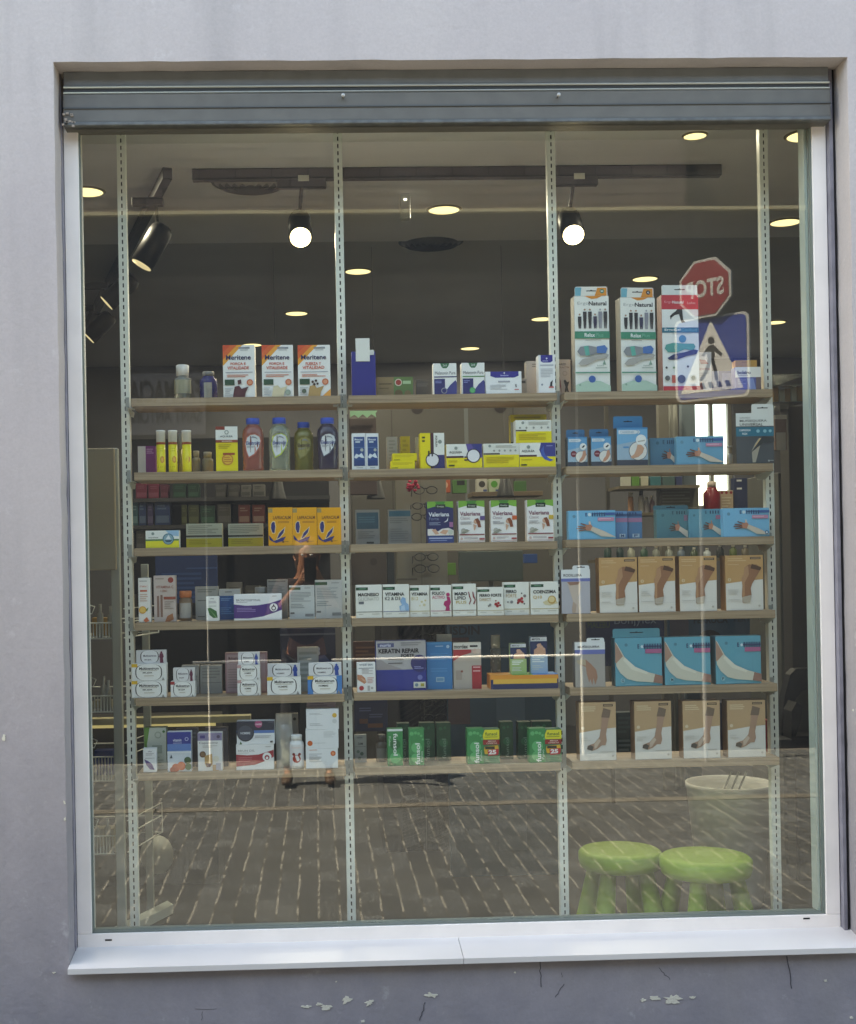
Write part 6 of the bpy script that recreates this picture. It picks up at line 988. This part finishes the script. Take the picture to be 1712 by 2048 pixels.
for px, py, s_ in ((850, 981, 1), (846, 1012, .92), (845, 1034, .95), (852, 1114, 1), (853, 1137, 1.05), (862, 1273, 1), (866, 1405, .95), (868, 1435, 1)):
    q = P(px, py, 1.79); m = MB(); r_ = .0026; W_ = .024*s_
    for sx_ in (-1, 1): m.tube([(sx_*W_*1.25+W_*1.05*math.cos(a), -.0, W_*.72*math.sin(a)) for a in [i*math.pi/7 for i in range(15)]], r_, gk, 6)
    m.tube([(-.006, 0, .008), (.006, 0, .008)], r_, gk, 6)
    fr_ = m.build('frame'); fr_.location = (q.x, 1.765, q.z); tag(fr_, 'black reading glasses on the pale board at %s' % {981: 'its top beside the pink flower', 1012: 'the second row by the valerian box', 1034: 'the third row by the valerian box', 1114: 'the row just under the third middle shelf', 1137: 'the row above the white supplement boxes', 1273: 'the row above the blue pouch carton', 1405: 'the row under the fifth middle shelf', 1435: 'its lowest visible row'}[py], 'glasses', 'reading glasses on the pale board'); fr_.name = 'reading_glasses'
    m = MB(); m.tube([(-W_*2.3, 0, .006), (-W_*2.6, -.06*0+.01, .004), (-W_*2.7, .012, -.03)], r_, gk, 6); m.build('temple', parent=fr_)
m = MB(); q = P(824, 972, 1.7); pk = mat('b82048', .7)
for i in range(26):
    a = random.uniform(0, 6.28); r_ = random.uniform(.005, .034); m.lathe([(.001, -.006), (.009, -.002), (.009, .003), (.001, .007)], pk, c=(r_*math.cos(a), random.uniform(-.012, .012), r_*.7*math.sin(a)), n=7)
tag(m.build('paper_flower', loc=q), 'bright pink ruffled flower pinned beside the top reading glasses', 'flower')
sh2 = bx('shelf_board', 'short wall shelf carrying two small boxes under the second middle shelf', 'wall shelf', 944, 984, 1086, 991, 2.4, .2, '6e5f4c')
for (xa, xb, c_, c2_, lab) in ((953, 975, 'b9b8b0', '3a3834', 'white box with a dark round picture'), (977, 1000, 'b4c0a8', '4f9a3c', 'white box with a green leafy picture')):
    bx('small_box', lab+' on the short wall shelf', 'box', xa, 958, xb, 984, 2.41, .05, c_, art=[C(.5, .4, .3, c2_), R(.6, .8, .95, .95, '4a5a8a')])
bx('small_box', 'orange and red toy pack right of the pink flower', 'pack', 878, 960, 901, 985, 2.3, .05, 'b85a3c', art=[C(.5, .4, .3, 'd8a890')]); bx('small_box', 'green and black pack left of the short wall shelf', 'pack', 905, 960, 934, 986, 2.3, .05, '4f7a42', art=[R(.3, .05, .85, .4, '1f1f22')])
bx('small_box', 'green carton dim behind the right pendant lamp', 'carton', 1030, 962, 1053, 984, 2.5, .05, '3f6a38'); bx('small_box', 'lime green pack beside the screen', 'pack', 892, 1126, 912, 1150, 2.2, .05, '5a8a34')
scn = empty('computer_screen', P(983, 1168, 1.9), 'back of a large grey computer screen on its stand', 'computer screen')
a = P(917, 1103, 1.9); b = P(1047, 1161, 1.9); ch_(MB().box(a.x, 1.9, b.z, b.x, 1.93, a.z, mat('56605a', .45), .004), 'screen_back', scn)
c_ = P(984, 1161, 1.9); ch_(MB().box(c_.x-.012, 1.932, c_.z-.07, c_.x+.012, 1.95, c_.z+.08, mat('6f7570', .4), .002), 'stand', scn); ch_(MB().box(c_.x-.1, 1.86, c_.z-.078, c_.x+.1, 2.0, c_.z-.0705, mat('3a3e3b', .4), .002), 'foot', scn)
ct = floorbox('service_desk', 'dark service desk under the computer screen', 'desk', 760, 1191, 1120, 1.8, .6, '38332f')
bx('blue_pack', 'blue pack right of the computer screen', 'pack', 1049, 1108, 1075, 1126, 2.1, .05, '2a5090'); bx('wall_panel', 'dim brown wall panel left of the reading glasses board', 'panel', 702, 1100, 775, 1168, 2.6, .02, '4c4543', art=[C(.62, .35, .1, '3a3432')])
bx('blue_column', 'narrow slate blue column left of the reading glasses board', 'column', 774, 1098, 795, 1470, 2.4, .05, '2a343e')
bx('picture_board', 'orange brown picture panel behind the silver and blue hair mask carton', 'picture', 706, 1283, 756, 1335, 1.2, .01, '5c3428', art=[L(.1, .2, .9, .9, 5, '8a5a3c')])
bx('picture_board', 'dark blue panel with two shaded jars printed at the lower left of the middle bay', 'display panel', 708, 1400, 776, 1462, 1.2, .02, '232a55', art=[L(.15, .25, .5, .4, 2, '5a6290'), R(.15, .6, .4, .75, '6e4238'), L(.45, .45, .85, .6, 2, '5a6290'), R(.4, .75, .85, .88, '7a4a38')])
pb = floorbox('advert_stand', 'large slate blue advert stand with dark capitals behind the lower middle shelves', 'advert stand', 893, 1245, 1112, 1.3, .05, '2b4a60', art=[T('ISDIN', .03, .015, .3, .05, '14202e', bold=.03), T('ISDIN', .46, .26, .66, .285, '14202e', bold=.03), R(.44, .24, .7, .9, '3c5872'), R(0, .06, .2, .4, '4a3038')])
# right back: shelving with bottles
rs = empty('wall_shelving', (P(1400, 1100, 2.6).x, 2.6, .9), 'wall shelving with bottles at the back right before the rear window', 'shelving')
for yb3, xa, xb in ((972, 1238, 1400), (1026, 1232, 1548), (1120, 1195, 1550)):
    a = P(xa, yb3, 2.6); b = P(xb, yb3, 2.6); ch_(MB().box(a.x, 2.6, a.z-.016, b.x, 2.85, a.z, mat('6b6252', .6)), 'shelf_board', rs)
for px in (1238, 1548): a = P(px, 960, 2.6); ch_(MB().box(a.x-.01, 2.86, .154, a.x+.01, 2.88, P(px, 800, 2.6).z, mat('55524c', .6)), 'post', rs)
z2 = P(1300, 1026, 2.6).z+.0006; z1 = P(1300, 972, 2.6).z+.0006; z3 = P(1300, 1120, 2.6).z+.0006
def bt(px, yt, w, z, c_, lab, nk=.5, Y=2.7, cat='bottle', cc='c9c6bc'):
    q = P(px, yt, Y); h = q.z-z; r_ = w/2/F*6.9; e = empty('shop_bottle', (q.x, Y, z), lab, cat, 'bottles on the back right shelving'); MB().lathe([(r_*.9, 0), (r_, .006), (r_, h*.62), (r_*nk, h*.74), (r_*nk, h*.8)], mat(c_, .3), n=16).build('body', parent=e); MB().lathe([(r_*nk*.9, h*.801), (r_*nk*.9, h)], mat(cc, .4), n=12).build('cap', parent=e)
bt(1261, 985, 11, z2, 'b98a68', 'slim tan tube first on the middle board at the back right', .9); bt(1282, 982, 12, z2, 'c2c0bc', 'white bottle with dark cap second on the middle board at the back right', .7, cc='2a2a2e'); bt(1293, 994, 12, z2, 'a5a0a4', 'short grey bottle third on the middle board at the back right'); bt(1304, 992, 10, z2, '8c6a6a', 'short rosy bottle fourth on the middle board at the back right')
bt(1423, 963, 34, z2, '7c1620', 'big dark red bottle before the rear window', .6, cc='b8a8a0')
bx('shop_carton', 'beige carton with three red seals right of the dark red bottle', 'carton', 1439, 981, 1467, 1025, 2.7, .06, 'b0a08c', art=[C(.18, .1, .1, '8c2030'), C(.5, .1, .1, '8c2030'), C(.84, .1, .1, '8c2030'), L(.15, .3, .85, .8, 4, 'c8bca8'), C(.7, .95, .18, '2a2a34')])
bx('shop_carton', 'tall navy pack with two white stripes by the last upright', 'carton', 1468, 956, 1503, 1025, 2.72, .06, '1f2c50', art=[R(.15, .05, .45, .1, 'd8dce0'), R(.15, .28, .45, .33, 'd8dce0')])
bt(1507, 972, 13, z2, 'b9b5a5', 'cream bottle just left of the last upright'); bt(1518, 975, 10, z2, '8a8470', 'olive bottle touching the last upright')
bx('shop_carton', 'wide dim crate of clear bottles in the centre of the back right shelving', 'crate', 1320, 972, 1398, 1025, 2.68, .08, '5c5c50', art=[L(.05, .1, .95, .9, 7, '747467')])
for k, (xa, xb, c_, lb2) in enumerate(((1245, 1262, 'b9bcb4', 'white and blue'), (1263, 1279, '5a8a3c', 'green and white'), (1281, 1297, 'b4b4a4', 'cream'), (1300, 1322, '2a6a74', 'teal'), (1325, 1350, '3f5a5a', 'dim teal'), (1352, 1365, '2a3560', 'dark blue'))):
    a = P(xa, 953, 2.66); b = P(xb, 953, 2.66); m = MB(); m.box(-(b.x-a.x)/2+.001, 0, 0, (b.x-a.x)/2-.001, .06, a.z-z1, mat(c_, .5), .0015); tag(m.build('stock_carton', loc=((a.x+b.x)/2, 2.66, z1)), '%s carton on the top board at the back right' % lb2, 'carton', 'cartons on the top board at the back right')
for k, (px, c_) in enumerate(((1215, '2f4a44'), (1240, '1f3a3a'), (1262, 'a5a89c'), (1288, '3c5a4c'), (1312, '8c9088'), (1338, '9aa09a'), (1362, '6c7c8c'), (1388, '4a5844'), (1414, 'b9c4cc'), (1440, '2a2f30'), (1466, '5c6a3c'), (1490, '6a6250'), (1514, '2f3a34'))):
    bt(px, 1088+(k*37 % 9), 15, z3, c_, 'small bottle on the lowest board at the back right, %s from its left' % (ORD+['thirteenth'])[k], .5, cat='bottle')
bx('banner', 'dark navy banner with pale script behind the fifth right shelf', 'banner', 1172, 1232, 1330, 1330, 2.2, .02, '1b2448', art=[T('MALEBU', .02, .12, .3, .24, '3f4a28', bold=0), T('Bonjylex', .36, .02, .9, .22, '5c667c', bold=0)])
bx('banner', 'slate banner with dark capitals behind the right of the fifth shelf', 'banner', 1335, 1232, 1545, 1345, 2.3, .02, '243c52', art=[T('FERRUCA', .25, .02, .58, .14, '14202c', bold=.03), T('FERTIL', .64, .02, .85, .12, '14202c'), C(.4, .5, .14, '14161c'), R(.02, .0, .2, .5, '3f3c48')])
bx('dim_cartons', 'dim green and teal display between the ankle brace boxes', 'display', 1232, 1425, 1266, 1515, 1.2, .05, '24363c', art=[L(.1, .1, .9, .5, 4, '30484c'), L(.1, .6, .9, .9, 3, '54646c')]); bx('dim_cartons', 'dim dark red and blue display between the last ankle brace boxes', 'display', 1437, 1405, 1455, 1515, 1.2, .05, '28243c'); bx('red_pack', 'red pack edge beside the last ankle brace box', 'pack', 1530, 1440, 1541, 1510, .6, .05, '9c2c2c')
for k, (xa, xb, c_) in enumerate(((1317, 1337, '76736a'), (1340, 1346, '8f9088'), (1350, 1355, '8f9088'), (1363, 1390, '5c6a72'))):
    floorbox('wall_post', '%s above the teal boxes of the second right shelf' % ('broad beige post', 'thin pale left pole', 'thin pale right pole', 'broad slate blue post')[k], 'post', xa, 800, xb, 3.2+.05*k, .06, c_)
# right edge: louvred cabinet, shelf of clear things, black chair
lc = floorbox('louvred_cabinet', 'tall grey cabinet with two louvred vents at the right edge', 'cabinet', 1556, 945, 1660, 1.3, .4, '56564f', art=[q for k in range(6) for q in (R(.16, .055+k*.012, 1, .059+k*.012, '1f1f1e'), R(.16, .15+k*.012, 1, .154+k*.012, '1f1f1e'))])
bx('leaflet_holder', 'brown and white leaflets hanging at the right edge beside the last upright', 'leaflets', 1549, 830, 1574, 900, 1.0, .02, '7a6458', art=[R(0, 0, 1, .12, 'c4c0b4'), R(.1, .5, .9, 1, 'a39c90')])
e = floorbox('dark_column', 'dark brown column behind the leaflets', 'column', 1576, 812, 1612, 1.1, .1, '3e3a36')
gs = empty('glass_shelf', P(1580, 800, .9), 'clear shelf stacked with shiny plastic packs at the right edge above the leaflets', 'shelf'); cl = mat('8f948a', .1, trans=.7)
for y_ in (748, 770, 803): a = P(1547, y_, .9); b = P(1612, y_, .9); ch_(MB().box(a.x, .9, a.z-.004, b.x, 1.2, a.z, cl), 'glass_board', gs)
for k in range(5):
    a = P(1552+k*12, 772+(k*7) % 9, .95); z = P(1580, 803, .9).z+.0005; m = MB(); m.box(-.011, 0, 0, .011, .03, a.z-z, mat('b9bba8' if k % 2 else 'a5824c', .2, trans=.4), .002); tag(m.build('plastic_pack', loc=(a.x, .95, z)), 'shiny plastic pack on the clear shelf, %s from its left' % ORD[k], 'pack', 'plastic packs on the clear shelf')
bc = empty('office_chair', (P(1590, 1450, 1.0).x, 1.05, .152), 'black office chair cut off by the right edge of the window', 'chair'); bkm = mat('141519', .55)
q = P(1590, 1345, 1.0)
m = MB(); X = bc.location.x; pts = [P(x, y, 1.0) for x, y in ((1562, 1500), (1563, 1440), (1570, 1390), (1580, 1350), (1592, 1338), (1640, 1336), (1640, 1372), (1604, 1382), (1590, 1400), (1584, 1450), (1588, 1500))]; m.prism([(p.x, p.z) for p in pts], 1.0, 1.06, bkm); ch_(m, 'backrest', bc)
m = MB(); pts = [P(x, y, .95) for x, y in ((1574, 1420), (1584, 1402), (1596, 1410), (1592, 1440), (1582, 1470), (1640, 1468), (1640, 1500), (1574, 1500))]; m.prism([(p.x, p.z) for p in pts], .9, .99, bkm); ch_(m, 'armrest', bc)
m = MB(); z = P(1590, 1500, 1).z; m.lathe([(.04, .02), (.04, z-.14)], bkm, c=(X+.08, 1.1, .14), n=12); m.box(X-.1, .9, z-.0, X+.3, 1.3, z+.06, bkm, .01); ch_(m, 'seat', bc)
# stools and bin
gm = mat('86a530', .5)
def stool(px, py, r_, lab, rot):
    q = PZ(px, py, .453); e = empty('plastic_stool', (q.x, q.y, .153), lab, 'stool', 'lime green stools'); e.rotation_euler.z = rot
    MB().lathe([(r_*.8, .238), (r_*.95, .246), (r_, .268), (r_, .283), (r_*.99, .297), (r_*.93, .306), (r_*.6, .305), (.001, .303)], gm, n=36).build('seat', parent=e)
    for k in range(4):
        a = math.pi/4+k*math.pi/2; c_, s_ = math.cos(a), math.sin(a); MB().tube([(c_*r_*.64, s_*r_*.64, .25), (c_*r_*.8, s_*r_*.8, .13), (c_*r_*.98, s_*r_*.98, 0)], [.027, .034, .04], gm, 16).build('leg', parent=e)
stool(1411, 1715, .161, 'bright lime green plastic stool standing before the white bin', .25)
stool(1240, 1702, .15, 'lime green plastic stool left of its twin, half lost in the reflection', .1)
q = P(1458, 1562, .78); zr_ = q.z-.153; e = empty('waste_bin', (q.x, .78, .153), 'tall tapering white bin behind the lime stools', 'bin')
r_ = 86/F*4.98; MB().lathe([(r_*.7, 0), (r_*.72, .01), (r_*.97, zr_-.03), (r_, zr_-.02), (r_, zr_-.004), (r_*.965, zr_-.004), (r_*.93, zr_-.05), (r_*.7, .03)], mat('eef0ec', .4), n=40).build('shell', parent=e)
m = MB(); 
for i in range(3): m.tube([(-.02+i*.03, .02, zr_-.05), (.02+i*.03, .03, zr_+.03)], .004, mat('8a8f8c', .4), 8)
m.build('sticks', parent=e)
# ================================================================== the photographer, mirrored in the pane
def skin(name, nodes_, edges, mt, parent=None, sub=2, root=0):
    me = bpy.data.meshes.new(name); me.from_pydata([n[:3] for n in nodes_], edges, []); o = bpy.data.objects.new(name, me); COL.objects.link(o); me.materials.append(mt)
    if parent: o.parent = parent
    s_ = o.modifiers.new('skin', 'SKIN'); s_.use_smooth_shade = True; lay = me.skin_vertices[0]
    for i, n in enumerate(nodes_): lay.data[i].radius = (n[3], n[4] if len(n) > 4 else n[3]); lay.data[i].use_root = (i == root)
    u_ = o.modifiers.new('sub', 'SUBSURF'); u_.levels = sub; u_.render_levels = sub
    return o
skm = mat('96674f', .5, spec=.4); top_ = mat('2a1a1e', .8, var=.2, scale=30); trs = mat('1f2026', .85); shm = mat('4c3828', .6)
px_ = -.07; py_ = -4.60
per = empty('person', (px_, py_, 0), 'person in dark clothes and tan shoes holding up a phone, mirrored in the window', 'person')
per.scale = (1, 1, 1.048)
def rel(l): return [(a-px_, b-py_, c)+tuple(r) for a, b, c, *r in l]
hx, hy, hz = -.055, -4.56, 1.50
HR = (.02, -4.275, 1.375); HL = (-.085, -4.275, 1.36)      # palms at the phone's lower corners
nb = [(px_, py_, .93, .10, .07), (px_, py_, 1.1, .10, .07), (px_, py_+.005, 1.25, .11, .07), (px_, py_+.01, 1.345, .06, .055), (px_-.01, hy-.005, 1.40, .05, .05), (hx, hy, 1.45, .062, .07), (hx, hy, 1.52, .074, .088), (hx, hy-.005, 1.585, .05, .06)]
ed = [(0, 1), (1, 2), (2, 3), (3, 4), (4, 5), (5, 6), (6, 7)]
def arm(s, H):
    b = len(nb); sh_ = (px_+s*.165, py_, 1.31); el = (px_+s*.24, py_+.10, 1.07)
    nb.extend([sh_+(.052,), ((sh_[0]+el[0])/2, (sh_[1]+el[1])/2, (sh_[2]+el[2])/2, .045), el+(.038,), ((el[0]*.4+H[0]*.6), (el[1]*.4+H[1]*.6), (el[2]*.4+H[2]*.6)-.01, .032), (H[0]+s*.02, H[1]-.035, H[2]-.035, .022), H+(.026, .014)])
    ed.extend([(2, b), (b, b+1), (b+1, b+2), (b+2, b+3), (b+3, b+4), (b+4, b+5)]); p = b+5
    F_ = [(.022, .040, .022), (.010, .052, .018), (-.004, .046, .008), (-.014, .036, -.006)]
    for i, (dx, l_, dz) in enumerate(F_):    # fingers wrap round the back of the phone towards its far edge
        c = len(nb); x, y, z = H; sgn = -s
        nb.extend([(x+sgn*.006, y+.018, z+.03-.017*i, .0085), (x+sgn*(.014+l_*.35), y+.03, z+.036-.018*i, .0078), (x+sgn*(.02+l_*.8), y+.027, z+.034-.019*i, .0068)])
        ed.extend([(p, c), (c, c+1), (c+1, c+2)])
    c = len(nb); x, y, z = H; sgn = -s
    nb.extend([(x+sgn*.002, y-.012, z+.022, .010), (x+sgn*.012, y-.02, z+.048, .009), (x+sgn*.022, y-.018, z+.068, .0078)]); ed.extend([(p, c), (c, c+1), (c+1, c+2)])
arm(1, HR); arm(-1, HL)
def leg_(s):
    b = len(nb); nb.extend([(px_+s*.09, py_, .86, .06), (px_+s*.12, py_+.03, .47, .04), (px_+s*.14, py_, .09, .028), (px_+s*.145, py_+.09, .045, .02), (px_+s*.15, py_+.16, .035, .015)]); ed.extend([(0, b), (b, b+1), (b+1, b+2), (b+2, b+3), (b+3, b+4)])
leg_(1); leg_(-1)
skin('body', rel(nb), ed, skm, per)
sw = [(px_, py_, .88, .145, .115), (px_, py_, 1.08, .14, .105), (px_, py_+.003, 1.24, .16, .108), (px_, py_+.006, 1.33, .085, .07)]; se = [(0, 1), (1, 2), (2, 3)]
for s in (1, -1):
    b = len(sw); sw += [(px_+s*.165, py_, 1.31, .062), (px_+s*.205, py_+.05, 1.18, .056), (px_+s*.24, py_+.10, 1.065, .05), (px_+s*.16, py_+.2, 1.19, .043)]; se += [(2, b), (b, b+1), (b+1, b+2), (b+2, b+3)]
skin('jumper', rel(sw), se, top_, per)
tw = [(px_, py_, .9, .14, .11)]; te = []
for s in (1, -1): b = len(tw); tw += [(px_+s*.09, py_, .8, .1), (px_+s*.12, py_+.03, .47, .072), (px_+s*.14, py_, .11, .062)]; te += [(0, b), (b, b+1), (b+1, b+2)]
skin('trousers', rel(tw), te, trs, per)
for s in (1, -1): skin('shoe', rel([(px_+s*.14, py_-.03, .055, .04, .035), (px_+s*.145, py_+.06, .05, .042, .034), (px_+s*.15, py_+.19, .036, .04, .024)]), [(0, 1), (1, 2)], shm, per)
skin('hair', rel([(hx, hy-.04, 1.49, .092, .075), (hx, hy-.012, 1.575, .088, .088), (hx, hy+.012, 1.605, .07, .08), (hx, hy-.05, 1.40, .075, .05)]), [(0, 1), (1, 2), (0, 3)], mat('4a3226', .7), per)
m = MB(); fx, fy = hx-px_, hy-py_
for sx_ in (-1, 1): m.lathe([(.002, -.009), (.009, -.004), (.0105, 0), (.009, .004), (.002, .009)], mat('e8e4de', .3), c=(fx+sx_*.03, fy+.082, 1.50), n=10); m.lathe([(.001, -.005), (.005, 0), (.001, .005)], mat('2a1a12', .3), c=(fx+sx_*.03, fy+.09, 1.50), n=8)
m.build('eyes', parent=per)
m = MB(); m.tube([(fx, fy+.085, 1.505), (fx, fy+.1, 1.475), (fx, fy+.108, 1.46), (fx, fy+.09, 1.452)], [.007, .01, .013, .007], skm, 8); m.tube([(fx-.025, fy+.078, 1.425), (fx, fy+.09, 1.425), (fx+.025, fy+.078, 1.425)], [.003, .006, .003], mat('8a4a40', .5), 6)
for sx_ in (-1, 1): m.tube([(fx+sx_*.078, fy-.005, 1.515), (fx+sx_*.088, fy-.012, 1.495), (fx+sx_*.078, fy-.002, 1.465)], [.007, .01, .006], skm, 8)
m.build('face_features', parent=per)
m = MB(); m.box(-.072, -4.236, H0-.125, .006, -4.228, H0+.035, mat('1a1b1f', .25), .002); ph = m.build('phone'); tag(ph, 'dark phone held up in both hands, mirrored in the window', 'phone')
MB().lathe([(.006, 0), (.007, .001), (.007, .002)], mat('2a2c34', .1), c=(-.018, 0, 0), n=16).build('lens', parent=ph, loc=(0, -4.226, H0+.02)).rotation_euler = (math.radians(90), 0, 0)
